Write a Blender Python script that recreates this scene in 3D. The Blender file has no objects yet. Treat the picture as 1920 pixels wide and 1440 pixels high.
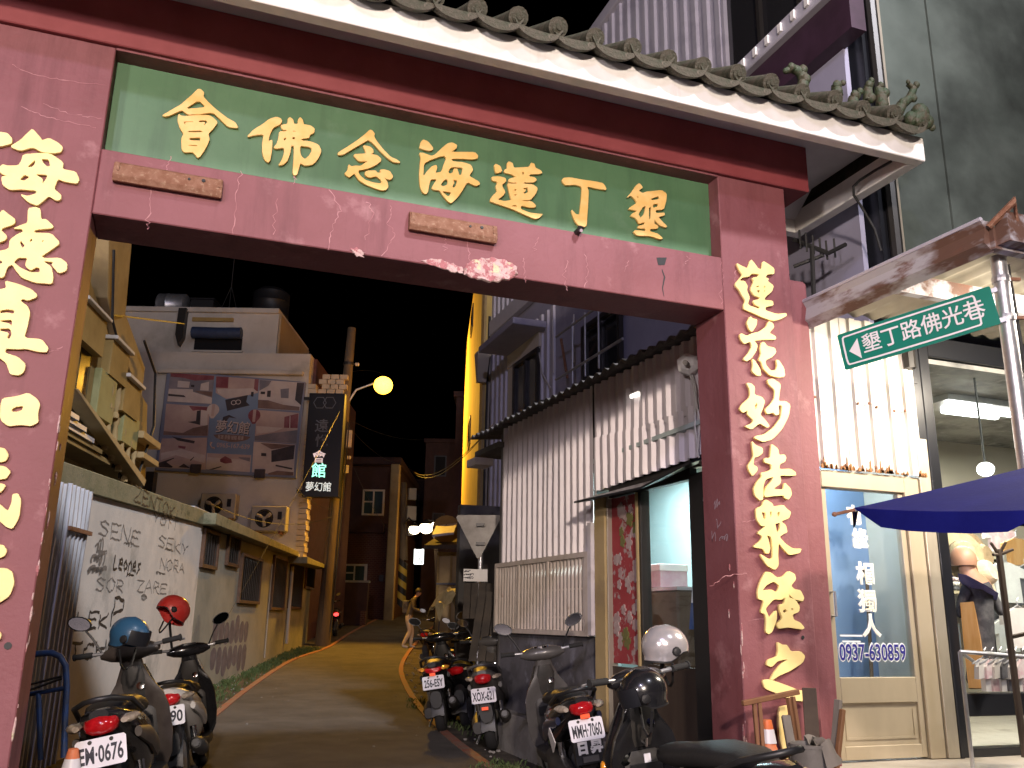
import bpy, bmesh, math, random
from mathutils import Vector, Matrix, noise
S = bpy.context.scene
COL = S.collection
rnd = random.Random(11)
R_ = math.radians

# ------------------------------------------------------------------ camera
CAM = Vector((0.667, -5.170, 1.40))
FPX = 1660.0                                   # focal length in pixels of a 1920 px wide frame
YAW, PITCH, ROLL = -0.3517, 0.2615, -0.0155
MC = Matrix.Rotation(YAW, 3, 'Z') @ Matrix.Rotation(PITCH, 3, 'X') @ Matrix.Rotation(ROLL, 3, 'Y')
HEAD = Vector((-math.sin(YAW), math.cos(YAW)))
cd = bpy.data.cameras.new('camera')
cam = bpy.data.objects.new('camera', cd)
COL.objects.link(cam)
right, fwd, up = MC.col[0], MC.col[1], MC.col[2]
mw = Matrix((right, up, -fwd)).transposed().to_4x4()
mw.translation = CAM
cam.matrix_world = mw
cd.sensor_fit = 'HORIZONTAL'; cd.sensor_width = 36.0
cd.lens = FPX / 1920 * 36.0
cd.clip_start = 0.05; cd.clip_end = 600
S.camera = cam

# ------------------------------------------------------------------ night sky, lamps, exposure
w = bpy.data.worlds.new('World'); S.world = w; w.use_nodes = True
nt = w.node_tree
sky = nt.nodes.new('ShaderNodeTexSky'); sky.sky_type = 'NISHITA'; sky.sun_disc = False
sky.sun_elevation = R_(-7.0); sky.sun_rotation = R_(160)
bg = nt.nodes['Background']; bg.inputs['Strength'].default_value = 0.05
nt.links.new(sky.outputs[0], bg.inputs[0])
S.view_settings.view_transform = 'Standard'; S.view_settings.look = 'None'
S.view_settings.exposure = 0.0; S.view_settings.gamma = 1.0
S.view_settings.use_curve_mapping = False
S.cycles.max_bounces = 6
S.cycles.diffuse_bounces = 3
S.cycles.glossy_bounces = 3
S.cycles.transmission_bounces = 4
S.cycles.sample_clamp_indirect = 4.0
S.cycles.caustics_reflective = False
S.cycles.caustics_refractive = False


def lamp(name, loc, watts, col, radius=0.2, kind='POINT', target=None, size=None, spot=None, blend=0.3):
    d = bpy.data.lights.new(name, kind)
    d.energy = watts; d.color = col
    if kind == 'AREA':
        d.shape = 'RECTANGLE'; d.size, d.size_y = size
    else:
        d.shadow_soft_size = radius
    if kind == 'SPOT':
        d.spot_size = R_(spot); d.spot_blend = blend
    o = bpy.data.objects.new(name, d); COL.objects.link(o)
    o.location = loc
    if target is not None:
        o.rotation_euler = (Vector(target) - Vector(loc)).to_track_quat('-Z', 'Y').to_euler()
    return o


# the street behind the camera: shop fronts across the road and a high street lamp, with two added fill lamps
lamp('street_lamp_light', (-0.35, -11.0, 4.6), 4900, (1.0, 0.83, 0.71), 0.25)
lamp('shop_front_light', (-6.0, -9.5, 3.9), 2000, (1.0, 0.87, 0.87), 0.45)
lamp('high_street_lamp_light', (-4.0, -12.5, 9.5), 2600, (0.74, 0.68, 1.0), 0.30)
lamp('alley_fill_light', (7.0, -15.0, 18.0), 4000, (0.84, 0.86, 1.0), 0.4)  # added fill lamp with no known source, lifts the alley
lamp('wall_fill_spot', (7.4, -15.0, 18.0), 27000, (0.95, 0.93, 0.97), 1.0, kind='SPOT', target=(1.6, 8.5, 0.9), spot=21, blend=0.8)  # added spot, brightens the left wall from over the gate roof
# fluorescent tubes under the shop canopy on the right
lamp('canopy_tube_light', (6.4, -1.25, 3.5), 170, (1.0, 0.88, 0.72), kind='AREA', target=(5.9, 0.2, 1.4), size=(1.6, 0.25))
# alley: the sodium street lamp on the pole, its light a cone aimed down the lane so the brick house stays dark, and the far lamps
lamp('sodium_lamp_light', (6.12, 21.15, 8.12), 3300, (1.0, 0.50, 0.05), 0.2, kind='SPOT', target=(5.0, 10.0, 2.0), spot=160, blend=0.3)
lamp('far_lamp_light', (12.55, 30.9, 5.3), 260, (1.0, 0.52, 0.10), 0.25)
lamp('far_lamp_light', (10.4, 26.6, 4.9), 60, (1.0, 0.62, 0.25), 0.25)

# ------------------------------------------------------------------ pixel <-> world
def ray(x, y):
    return MC @ Vector(((x - 960) / FPX, 1.0, -(y - 720) / FPX))
def at_d(x, y, d):
    r = ray(x, y); return CAM + r * (d / (r.xy @ HEAD))
def at_z(x, y, z):
    r = ray(x, y); return CAM + r * ((z - CAM.z) / r.z)
def gr(y):
    if y < 4: return 0.0
    if y < 24: return .0016 * (y - 4) ** 2 + .006 * (y - 4)
    return .76 + .07 * (y - 24)


class Frame:
    """A vertical plane: origin (x, y), direction u; n points to the side that is looked at."""
    def __init__(s, o, ang=None, to=None):
        s.o = Vector((o[0], o[1]))
        if to is not None:
            u = Vector(to) - s.o; s.len = u.length; s.u = u.normalized()
        else:
            s.u = Vector((math.cos(R_(ang)), math.sin(R_(ang))))
        s.n = Vector((s.u.y, -s.u.x))
    def P(s, u, z, n=0.0):
        p = s.o + s.u * u + s.n * n
        return Vector((p.x, p.y, z))
    def px(s, x, y, n=0.0):
        r = ray(x, y)
        t = ((s.o + s.n * n) - CAM.xy) @ s.n / (r.xy @ s.n)
        p = CAM + r * t
        return (p.xy - s.o) @ s.u, p.z
    def poly(s, pts, n=0.0, ox=0, oy=0, sc=1.0):
        return [s.px(ox + x / sc, oy + y / sc, n) for x, y in pts]


# ------------------------------------------------------------------ mesh building
ROOT = {}

class MB:
    def __init__(s):
        s.v, s.f, s.m = [], [], []
    def add(s, vs, fs, mi=0):
        b = len(s.v)
        s.v += [Vector(p) for p in vs]
        s.f += [[b + i for i in f] for f in fs]
        s.m += [mi] * len(fs)
        return s
    def obox(s, o, a, b, c, mi=0):
        o, a, b, c = map(Vector, (o, a, b, c))
        vs = [o, o + a, o + a + b, o + b, o + c, o + a + c, o + a + b + c, o + b + c]
        fs = [(0, 3, 2, 1), (4, 5, 6, 7), (0, 1, 5, 4), (1, 2, 6, 5), (2, 3, 7, 6), (3, 0, 4, 7)]
        if a.cross(b).dot(c) < 0: fs = [f[::-1] for f in fs]
        return s.add(vs, fs, mi)
    def box(s, x0, x1, y0, y1, z0, z1, mi=0):
        return s.obox((x0, y0, z0), (x1 - x0, 0, 0), (0, y1 - y0, 0), (0, 0, z1 - z0), mi)
    def fbox(s, fr, u0, u1, z0, z1, n0, n1, mi=0):
        o = fr.P(u0, z0, n0)
        return s.obox(o, fr.P(u1, z0, n0) - o, fr.P(u0, z1, n0) - o, fr.P(u0, z0, n1) - o, mi)
    def bar(s, p, q, w=0.03, h=0.03, mi=0, up=(0, 0, 1)):
        p, q, up = Vector(p), Vector(q), Vector(up)
        d = q - p; a = d.cross(up)
        if a.length < 1e-5: a = d.cross(Vector((1, 0, 0)))
        a = a.normalized() * w; b = d.cross(a).normalized() * h
        return s.obox(p - a / 2 - b / 2, d, a, b, mi)
    def prism(s, fr, poly, n0, n1, mi=0, back=True):
        if sum(p[0] * q[1] - q[0] * p[1] for p, q in zip(poly, poly[1:] + poly[:1])) < 0: poly = poly[::-1]
        k = len(poly)
        vs = [fr.P(u, z, n1) for u, z in poly] + [fr.P(u, z, n0) for u, z in poly]
        fs = [list(range(k))] + ([list(range(2 * k - 1, k - 1, -1))] if back else [])
        fs += [(i, i + k, (i + 1) % k + k, (i + 1) % k) for i in range(k)]
        return s.add(vs, fs, mi)
    def tube(s, path, r, n=8, mi=0, caps=True):
        path = [Vector(p) for p in path]
        rs = r if isinstance(r, (list, tuple)) else [r] * len(path)
        rings = []; a = None
        for i, p in enumerate(path):
            d = (path[min(i + 1, len(path) - 1)] - path[max(i - 1, 0)]).normalized()
            if a is None:
                a = d.orthogonal().normalized()
            else:
                a = (a - d * a.dot(d)); a = a.normalized() if a.length > 1e-6 else d.orthogonal().normalized()
            b = d.cross(a)
            rings.append([p + (a * math.cos(2 * math.pi * k / n) + b * math.sin(2 * math.pi * k / n)) * rs[i] for k in range(n)])
        return s.loft(rings, mi, caps)
    def loft(s, rings, mi=0, caps=True):
        n = len(rings[0])
        vs = [p for r in rings for p in r]; fs = []
        for i in range(len(rings) - 1):
            for k in range(n):
                fs.append((i * n + k, i * n + (k + 1) % n, (i + 1) * n + (k + 1) % n, (i + 1) * n + k))
        if caps:
            fs.append(list(range(n - 1, -1, -1))); fs.append([(len(rings) - 1) * n + k for k in range(n)])
        return s.add(vs, fs, mi)
    def lathe(s, prof, c=(0, 0, 0), axis=(0, 0, 1), n=16, mi=0, caps=True):
        ax = Vector(axis).normalized(); a = ax.orthogonal().normalized(); b = ax.cross(a); c = Vector(c)
        return s.loft([[c + ax * z + (a * math.cos(2 * math.pi * k / n) + b * math.sin(2 * math.pi * k / n)) * r for k in range(n)] for r, z in prof], mi, caps)
    def ball(s, c, rx, ry, rz, n=14, m=9, mi=0, z0=-1.0):
        rings = []
        t0 = math.asin(z0)
        for i in range(m + 1):
            t = t0 + (math.pi / 2 - t0) * i / m
            cr, sz = max(math.cos(t), 1e-3), math.sin(t)
            rings.append([Vector(c) + Vector((rx * cr * math.cos(2 * math.pi * k / n), ry * cr * math.sin(2 * math.pi * k / n), rz * sz)) for k in range(n)])
        return s.loft(rings, mi)
    def grid(s, rows, mi=0, flip=False):
        n = len(rows[0]); fs = []
        for i in range(len(rows) - 1):
            for k in range(n - 1):
                f = (i * n + k, i * n + k + 1, (i + 1) * n + k + 1, (i + 1) * n + k)
                fs.append(f[::-1] if flip else f)
        return s.add([p for r in rows for p in r], fs, mi)
    def mesh(s, name, mats, M=None):
        me = bpy.data.meshes.new(name)
        vs = [M @ p for p in s.v] if M is not None else s.v
        me.from_pydata([tuple(p) for p in vs], [], s.f)
        for m in (mats if isinstance(mats, (list, tuple)) else [mats]): me.materials.append(m)
        me.polygons.foreach_set('material_index', s.m)
        return me
    def build(s, name, mats, parent=None, smooth=None, bevel=0.0, kind=None, local=False, recalc=True):
        M = None
        if parent is not None and not local: M = ROOT[parent.name].inverted()
        me = s.mesh(name, mats, M)
        if recalc:
            bm = bmesh.new(); bm.from_mesh(me)
            bmesh.ops.recalc_face_normals(bm, faces=bm.faces)
            if bevel:
                es = [e for e in bm.edges if len(e.link_faces) == 2 and e.calc_face_angle(0) > 0.6]
                bmesh.ops.bevel(bm, geom=es, offset=bevel, segments=1, affect='EDGES', profile=0.6)
            bm.to_mesh(me); bm.free()
        if smooth is not None:
            me.shade_smooth()
            me.set_sharp_from_angle(angle=R_(smooth))
        o = bpy.data.objects.new(name, me); COL.objects.link(o)
        if parent is not None:
            o.parent = parent; ROOT[o.name] = ROOT[parent.name]
        else:
            ROOT[o.name] = Matrix.Identity(4)
        if kind: o['kind'] = kind
        return o


def tag(o, label, cat, group=None):
    o['label'] = label; o['category'] = cat
    if group: o['group'] = group
    return o
def thing(name, label, cat, loc=(0, 0, 0), rz=0.0, group=None, rx=0.0):
    o = bpy.data.objects.new(name, None); COL.objects.link(o)
    o.empty_display_size = 0.2
    M = Matrix.Translation(Vector(loc)) @ Matrix.Rotation(rz, 4, 'Z') @ Matrix.Rotation(rx, 4, 'X')
    o.matrix_world = M; ROOT[o.name] = M
    return tag(o, label, cat, group)
def struct(mb, name, mats, **k):
    return mb.build(name, mats, kind='structure', **k)
def clone(o, parent, M=None):
    """Another piece that shares o's mesh, moved by M (in the coordinates of its thing)."""
    c = o.copy(); COL.objects.link(c); c.parent = parent; ROOT[c.name] = ROOT[parent.name]
    if M is not None: c.matrix_local = M
    return c


def curve_mesh(polys, extrude, bevel=0.0):
    """Filled outlines (holes by even-odd), extruded to both sides of z = 0."""
    cu = bpy.data.curves.new('outline', 'CURVE'); cu.dimensions = '2D'; cu.fill_mode = 'BOTH'
    cu.extrude = extrude; cu.bevel_depth = bevel; cu.bevel_resolution = 0
    for p in polys:
        sp = cu.splines.new('POLY'); sp.points.add(len(p) - 1); sp.use_cyclic_u = True
        for q, (x, y) in zip(sp.points, p): q.co = (x, y, 0, 1)
    o = bpy.data.objects.new('outline', cu)
    me = bpy.data.meshes.new_from_object(o)
    bpy.data.objects.remove(o); bpy.data.curves.remove(cu)
    return me
def text_mesh(body, size, extrude=0.0, offset=0.0, align='CENTER', shear=0.0, space=1.0):
    cu = bpy.data.curves.new('text', 'FONT'); cu.body = body; cu.size = size
    cu.align_x = align; cu.align_y = 'CENTER'; cu.extrude = extrude; cu.offset = offset; cu.shear = shear
    cu.space_character = space; cu.resolution_u = 3
    o = bpy.data.objects.new('text', cu)
    me = bpy.data.meshes.new_from_object(o)
    bpy.data.objects.remove(o); bpy.data.curves.remove(cu)
    return me
def link_mesh(name, me, fn, mats, parent=None):
    """Link a flat mesh whose (x, y, z) become fn(x, y, z) in the world."""
    M = ROOT[parent.name].inverted() if parent is not None else Matrix.Identity(4)
    for v in me.vertices: v.co = M @ fn(v.co.x, v.co.y, v.co.z)
    me.materials.clear()
    for m in (mats if isinstance(mats, (list, tuple)) else [mats]): me.materials.append(m)
    me.name = name
    o = bpy.data.objects.new(name, me); COL.objects.link(o)
    if parent is not None: o.parent = parent
    ROOT[o.name] = ROOT[parent.name] if parent is not None else Matrix.Identity(4)
    return o
def ftext(fr, body, u, z, size, n, mat, parent, name='lettering', extrude=0.002, offset=0.0, width=None, tilt=0.0, **k):
    me = text_mesh(body, size, extrude, offset, **k)
    sx = 1.0
    if width and len(me.vertices):
        xs = [v.co.x for v in me.vertices]; sx = width / max(1e-6, max(xs) - min(xs))
    ct, st = math.cos(tilt), math.sin(tilt)
    return link_mesh(name, me, lambda x, y, e: fr.P(u + ct * x * sx - st * y, z + st * x * sx + ct * y, n + e), mat, parent)
def chaikin(p, it=1, t=0.22):
    for _ in range(it):
        q = []
        for a, b in zip(p, p[1:] + p[:1]):
            q.append((a[0] + (b[0] - a[0]) * t, a[1] + (b[1] - a[1]) * t)); q.append((b[0] + (a[0] - b[0]) * t, b[1] + (a[1] - b[1]) * t))
        p = q
    return p
def ribbon(mb, fr, pts, wd, n, mi=0):
    """A flat painted stroke of width wd along (u, z) points, n in front of a plane."""
    k = len(pts)
    ws = wd if isinstance(wd, (list, tuple)) else [wd] * k
    L, Rr = [], []
    for i, (u, z) in enumerate(pts):
        a, b = pts[max(i - 1, 0)], pts[min(i + 1, k - 1)]
        dx, dz = b[0] - a[0], b[1] - a[1]; l = math.hypot(dx, dz) or 1
        L.append(fr.P(u - dz / l * ws[i] / 2, z + dx / l * ws[i] / 2, n)); Rr.append(fr.P(u + dz / l * ws[i] / 2, z - dx / l * ws[i] / 2, n))
    mb.grid([L, Rr], mi)


# ------------------------------------------------------------------ materials
def mat(name, col, rough=0.7, metal=0.0, col2=None, scale=6.0, detail=5.0, lo=0.4, hi=0.62, bump=0.0, bscale=None,
        stain=None, sscale=1.2, slo=0.55, shi=0.7, emit=None, estr=0.0, alpha=1.0, trans=0.0, stretch=None, coat=0.0, spec=None, rvar=0.0, streak=None, kscale=5.0, klo=.55, khi=.8):
    m = bpy.data.materials.new(name); m.use_nodes = True
    t = m.node_tree; N = t.nodes; L = t.links; b = N['Principled BSDF']
    b.inputs['Base Color'].default_value = (*col, 1); b.inputs['Roughness'].default_value = rough
    b.inputs['Metallic'].default_value = metal
    if spec is not None: b.inputs['Specular IOR Level'].default_value = spec
    if coat: b.inputs['Coat Weight'].default_value = coat
    if trans: b.inputs['Transmission Weight'].default_value = trans
    if alpha < 1: b.inputs['Alpha'].default_value = alpha
    if emit: b.inputs['Emission Color'].default_value = (*emit, 1); b.inputs['Emission Strength'].default_value = estr
    tc = N.new('ShaderNodeTexCoord'); vec = tc.outputs['Object']
    if stretch:
        mp = N.new('ShaderNodeMapping'); mp.inputs['Scale'].default_value = stretch
        L.new(vec, mp.inputs[0]); vec = mp.outputs[0]
    src = None
    def nz(sc, dt=5.0):
        n = N.new('ShaderNodeTexNoise'); n.inputs['Scale'].default_value = sc; n.inputs['Detail'].default_value = dt
        n.inputs['Roughness'].default_value = 0.62; L.new(vec, n.inputs['Vector']); return n
    def rmp(s, a, c):
        r = N.new('ShaderNodeMapRange'); r.inputs['From Min'].default_value = a; r.inputs['From Max'].default_value = c
        L.new(s, r.inputs['Value']); return r.outputs[0]
    def mix(f, a, c):
        x = N.new('ShaderNodeMix'); x.data_type = 'RGBA'; L.new(f, x.inputs[0])
        if a is None: x.inputs[6].default_value = (*col, 1)
        else: L.new(a, x.inputs[6])
        x.inputs[7].default_value = (*c, 1); return x.outputs[2]
    if col2:
        n1 = nz(scale, detail); src = mix(rmp(n1.outputs['Fac'], lo, hi), None, col2)
        if rvar:
            q = N.new('ShaderNodeMath'); q.operation = 'MULTIPLY_ADD'; L.new(n1.outputs['Fac'], q.inputs[0])
            q.inputs[1].default_value = rvar; q.inputs[2].default_value = rough - rvar / 2; L.new(q.outputs[0], b.inputs['Roughness'])
    if stain:
        n2 = nz(sscale, 7.0); src = mix(rmp(n2.outputs['Fac'], slo, shi), src, stain)
    if streak:
        m2 = N.new('ShaderNodeMapping'); m2.inputs['Scale'].default_value = (1, 1, .13); L.new(tc.outputs['Object'], m2.inputs[0])
        n4 = N.new('ShaderNodeTexNoise'); n4.inputs['Scale'].default_value = kscale; n4.inputs['Detail'].default_value = 8.0; n4.inputs['Roughness'].default_value = .7
        L.new(m2.outputs[0], n4.inputs['Vector']); src = mix(rmp(n4.outputs['Fac'], klo, khi), src, streak)
    if src is not None: L.new(src, b.inputs['Base Color'])
    if bump:
        n3 = nz(bscale or scale * 4, 6.0); bp = N.new('ShaderNodeBump'); bp.inputs['Strength'].default_value = bump
        bp.inputs['Distance'].default_value = 0.02
        L.new(n3.outputs['Fac'], bp.inputs['Height']); L.new(bp.outputs[0], b.inputs['Normal'])
    return m
def glow(name, col, s):
    m = bpy.data.materials.new(name); m.use_nodes = True
    b = m.node_tree.nodes['Principled BSDF']; b.inputs['Base Color'].default_value = (0.8, 0.8, 0.8, 1)
    b.inputs['Emission Color'].default_value = (*col, 1); b.inputs['Emission Strength'].default_value = s
    return m
def glass(name, tint=(0.9, 0.95, 0.95), op=0.25, rough=0.03):
    """Window glass: mostly clear, with a grazing reflection."""
    m = bpy.data.materials.new(name); m.use_nodes = True
    t = m.node_tree; N = t.nodes; N.clear()
    out = N.new('ShaderNodeOutputMaterial'); tr = N.new('ShaderNodeBsdfTransparent'); gl = N.new('ShaderNodeBsdfGlossy')
    tr.inputs[0].default_value = (*tint, 1); gl.inputs['Roughness'].default_value = rough
    fz = N.new('ShaderNodeLayerWeight'); pw = N.new('ShaderNodeMath'); pw.operation = 'POWER'; pw.inputs[1].default_value = 4.0
    t.links.new(fz.outputs['Facing'], pw.inputs[0])
    ma = N.new('ShaderNodeMath'); ma.operation = 'MULTIPLY_ADD'; ma.inputs[1].default_value = 0.7; ma.inputs[2].default_value = op * 0.3
    t.links.new(pw.outputs[0], ma.inputs[0])
    mx = N.new('ShaderNodeMixShader'); t.links.new(ma.outputs[0], mx.inputs[0])
    t.links.new(tr.outputs[0], mx.inputs[1]); t.links.new(gl.outputs[0], mx.inputs[2]); t.links.new(mx.outputs[0], out.inputs[0])
    return m

M = {}
M['red'] = mat('worn_red_paint', (0.185, 0.054, 0.060), 0.65, col2=(0.235, 0.084, 0.096), scale=1.3, lo=.35, hi=.68, stain=(0.40, 0.20, 0.21), sscale=3.0, slo=0.60, shi=0.80, bump=0.2, bscale=26, rvar=0.25, streak=(0.125, 0.035, 0.04), kscale=4.5, klo=.52, khi=.78)
M['red_edge'] = mat('chipped_red_paint', (0.30, 0.085, 0.10), 0.6, col2=(0.42, 0.27, 0.23), scale=7, lo=0.62, hi=0.66, bump=0.2, bscale=30)
M['dark_red'] = mat('deep_red_paint', (0.20, 0.035, 0.04), 0.6, col2=(0.24, 0.05, 0.055), scale=2)
M['green'] = mat('green_paint', (0.068, 0.155, 0.072), 0.5, col2=(0.085, 0.18, 0.088), scale=2.0, stain=(0.17, 0.26, 0.17), sscale=1.6, slo=0.6, shi=0.85, bump=0.05, bscale=20, streak=(.05, .11, .055), klo=.5, khi=.8)
M['gold'] = mat('gold_paint', (0.80, 0.50, 0.15), 0.5, col2=(0.86, 0.58, 0.22), scale=7, bump=0.04)
M['gold_pale'] = mat('pale_gold_paint', (0.92, 0.74, 0.32), 0.5, col2=(0.88, 0.68, 0.27), scale=5)
M['white'] = mat('white_paint', (0.86, 0.84, 0.80), 0.6, col2=(0.74, 0.72, 0.68), scale=3, stain=(0.55, 0.52, 0.48), sscale=4, slo=0.66, shi=0.8, streak=(.60, .57, .52), klo=.58, khi=.8)
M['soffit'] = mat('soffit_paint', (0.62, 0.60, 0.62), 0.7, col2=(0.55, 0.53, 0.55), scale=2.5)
M['tile'] = mat('mossy_clay_tile', (0.072, 0.060, 0.040), 0.8, col2=(0.040, 0.042, 0.022), scale=14, stain=(0.12, 0.095, 0.07), sscale=30, slo=0.6, shi=0.7, bump=0.7, bscale=60)
M['moss'] = mat('green_glazed_clay', (0.032, 0.052, 0.022), 0.6, col2=(0.06, 0.048, 0.026), scale=20, bump=0.6, bscale=50)
M['rust'] = mat('rusty_steel', (0.20, 0.085, 0.045), 0.75, col2=(0.26, 0.13, 0.08), scale=20, stain=(0.32, 0.19, 0.12), sscale=40, slo=0.58, shi=0.64, bump=0.4, bscale=80)
M['plaster'] = mat('broken_plaster', (0.58, 0.40, 0.38), 0.9, col2=(0.42, 0.16, 0.17), scale=16, lo=0.5, hi=0.56, stain=(0.62, 0.55, 0.36), sscale=9, slo=0.58, shi=0.62, bump=1.0, bscale=40)
M['crack'] = mat('pale_crack_filler', (0.44, 0.22, 0.23), 0.85, col2=(.30, .12, .13), scale=9)
M['black'] = mat('black_plastic', (0.012, 0.012, 0.013), 0.42, col2=(0.02, 0.02, 0.022), scale=5)
M['rubber'] = mat('tyre_rubber', (0.018, 0.018, 0.018), 0.85, bump=0.2, bscale=60)
M['steel'] = mat('galvanised_steel', (0.55, 0.56, 0.58), 0.38, 0.8, col2=(0.45, 0.45, 0.47), scale=9, bump=0.06)
M['alu'] = mat('anodised_aluminium', (0.52, 0.47, 0.38), 0.42, 0.55, col2=(0.44, 0.39, 0.31), scale=6, stretch=(1, 1, 0.3))
M['bronze'] = mat('bronze_aluminium', (0.035, 0.032, 0.03), 0.4, 0.3)
M['concrete'] = mat('grey_concrete', (0.30, 0.285, 0.26), 0.9, col2=(0.22, 0.205, 0.185), scale=4, stain=(0.14, 0.13, 0.11), sscale=2.2, bump=0.35, bscale=50)
M['cable'] = mat('black_cable', (0.02, 0.02, 0.02), 0.6)
M['cable_white'] = mat('white_cable', (0.6, 0.58, 0.55), 0.6)

# ================================================================== GROUND
KR = [(3.55, -1.2), (3.62, 2.0), (3.70, 3.7), (4.16, 7.6), (4.9, 12.0), (5.82, 16.3), (7.35, 21.4), (9.3, 27.0), (12.2, 34.5), (15.0, 41.0)]
KL = [(0.42, -1.2), (0.50, 2.0), (0.71, 4.5), (1.33, 8.1), (2.26, 12.7), (3.53, 17.7), (4.96, 21.3), (6.6, 26.5), (9.4, 34.5), (12.0, 41.0)]
def dense(pl, step=0.6):
    out = []
    n = len(pl)
    for i in range(n - 1):
        p0, p1, p2, p3 = (Vector(pl[max(0, min(n - 1, j))]) for j in (i - 1, i, i + 1, i + 2))
        k = max(2, int((p2 - p1).length / step))
        for j in range(k):
            t = j / k
            out.append(0.5 * ((2 * p1) + (p2 - p0) * t + (2 * p0 - 5 * p1 + 4 * p2 - p3) * t * t + (3 * p1 - p0 - 3 * p2 + p3) * t ** 3))
    out.append(Vector(pl[-1])); return out
KRd, KLd = dense(KR), dense(KL)
M['dirt'] = mat('dark_verge_dirt', (0.045, 0.035, 0.026), 0.95, col2=(0.09, 0.075, 0.055), scale=3, bump=0.8, bscale=25)
M['asphalt'] = mat('worn_asphalt', (0.088, 0.080, 0.074), 0.85, col2=(0.115, 0.106, 0.098), scale=1.6, stain=(0.055, 0.05, 0.047), sscale=1.1, slo=0.48, shi=0.72, bump=0.9, bscale=160)
M['kerb'] = mat('red_painted_kerb', (0.30, 0.10, 0.06), 0.8, col2=(0.24, 0.16, 0.12), scale=6, bump=0.4, bscale=40)
m = MB()
ys = [-40, -20, -8] + [y * 1.0 for y in range(-6, 46)] + [60, 90, 140]
xs = [-60, -25, -10, -4, 0, 4, 8, 14, 24, 45, 90]
m.grid([[(x, y, (gr(y) if y < 46 else gr(46)) - 0.012) for x in xs] for y in ys])
struct(m, 'ground', M['dirt'])
def strip(name, A, B, dz, mats, thick=0.0):
    mb = MB()
    mb.grid([[(*p, gr(p.y) + dz) for p in A], [(*p, gr(p.y) + dz) for p in B]])
    return struct(mb, name, mats)
n_ = min(len(KRd), len(KLd))
def resample(pl, n):
    d = [0.0]
    for a, b in zip(pl, pl[1:]): d.append(d[-1] + (b - a).length)
    out = []
    for i in range(n):
        t = d[-1] * i / (n - 1); j = max(k for k in range(len(d)) if d[k] <= t + 1e-9); j = min(j, len(pl) - 2)
        f = (t - d[j]) / max(1e-9, d[j + 1] - d[j]); out.append(pl[j].lerp(pl[j + 1], f))
    return out
RA, LA = resample(KRd, 80), resample(KLd, 80)
strip('alley_road', LA, RA, 0.004, M['asphalt'])
def kerb(name, P, side):
    mb = MB(); rows = [[], [], [], []]
    for i, p in enumerate(P):
        t = (P[min(i + 1, len(P) - 1)] - P[max(i - 1, 0)]).normalized(); nn = Vector((t.y, -t.x)) * side
        z = gr(p.y); wv = 0.10 + 0.012 * noise.noise(Vector((p.y * 1.3, side, 0)))
        rows[0].append((*p, z - .05)); rows[1].append((*p, z + .022)); rows[2].append((*(p + nn * wv), z + .026)); rows[3].append((*(p + nn * wv), z - .05))
    mb.grid(rows); return struct(mb, name, M['kerb'])
kerb('kerb', KRd, 1); kerb('kerb', KLd, -1)
# front street sheet (behind and under the camera)
m = MB(); m.box(-60, 80, -40, -1.6, -0.02, 0.006); struct(m, 'street', M['asphalt'])
# raised shop floor on the right
m = MB(); m.box(4.85, 12.0, -0.55, 0.95, -0.02, 0.485)
M['floor'] = mat('pale_terrazzo_step', (0.50, 0.46, 0.40), 0.6, col2=(0.44, 0.40, 0.34), scale=5, stain=(0.3, 0.27, 0.23), sscale=3, bump=0.1)
struct(m, 'shop_step', M['floor'], bevel=0.012)
m = MB(); m.box(4.30, 4.84, 0.5, 5.2, -0.02, 0.40); struct(m, 'shed_step', M['concrete'], bevel=0.01)

# grass along the left kerb and a few weeds
M['grass'] = mat('verge_grass', (0.05, 0.085, 0.022), 0.8, col2=(0.085, 0.115, 0.035), scale=3)
def tufts(name, spots, h, per=9):
    mb = MB()
    for (x, y) in spots:
        z = gr(y)
        for _ in range(per):
            a = rnd.uniform(0, 6.28); l = h * rnd.uniform(.5, 1.2); bx, by = x + rnd.gauss(0, .05), y + rnd.gauss(0, .05)
            dx, dy = math.cos(a) * l * .6, math.sin(a) * l * .6; px_, py_ = -math.sin(a) * .006, math.cos(a) * .006
            mb.add([(bx - px_, by - py_, z - .01), (bx + px_, by + py_, z - .01), (bx + dx * .5 + px_ * .7, by + dy * .5 + py_ * .7, z + l * .7), (bx + dx, by + dy, z + l * .85)], [(0, 1, 2), (0, 2, 3)])
    return mb.build(name, M['grass'], kind='stuff', recalc=False)
spots = []
for i in range(1500):
    t = rnd.random(); j = int(t * (len(KLd) - 1)); p = KLd[j]
    if 8.2 < p.y < 21:
        f = rnd.random() ** .8
        wv = 0.95 if p.y < 15 else 0.45
        spots.append((p.x - .16 - f * wv, p.y + rnd.uniform(-.3, .3)))
tufts('verge_grass', spots, 0.11)
spots = [(3.85 + rnd.gauss(0, .12), 3.4 + rnd.gauss(0, .25)) for _ in range(50)] + [(4.25 + rnd.uniform(0, .5), 5 + rnd.uniform(0, 5)) for _ in range(60)]
tufts('weeds', spots, 0.07, 6)
mb = MB()
for i in range(240):
    k = rnd.random(); P = (KRd if k < .6 else KLd); p = P[rnd.randrange(len(P) // 2)]
    x = p.x + (rnd.uniform(.12, .7) if k < .6 else -rnd.uniform(.12, .5)); y = p.y + rnd.uniform(-.3, .3); s_ = rnd.uniform(.008, .03)
    mb.ball((x, y, gr(y) + s_ * .3), s_, s_ * rnd.uniform(.6, 1.2), s_ * .6, 6, 4)
for _ in range(34):
    i = rnd.randrange(len(KRd) // 2); f = rnd.random(); p = KRd[i].lerp(KLd[min(i, len(KLd) - 1)], f); s_ = rnd.uniform(.006, .016)
    mb.ball((p.x, p.y, gr(p.y) + .008), s_, s_, s_ * .5, 6, 4)
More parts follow.
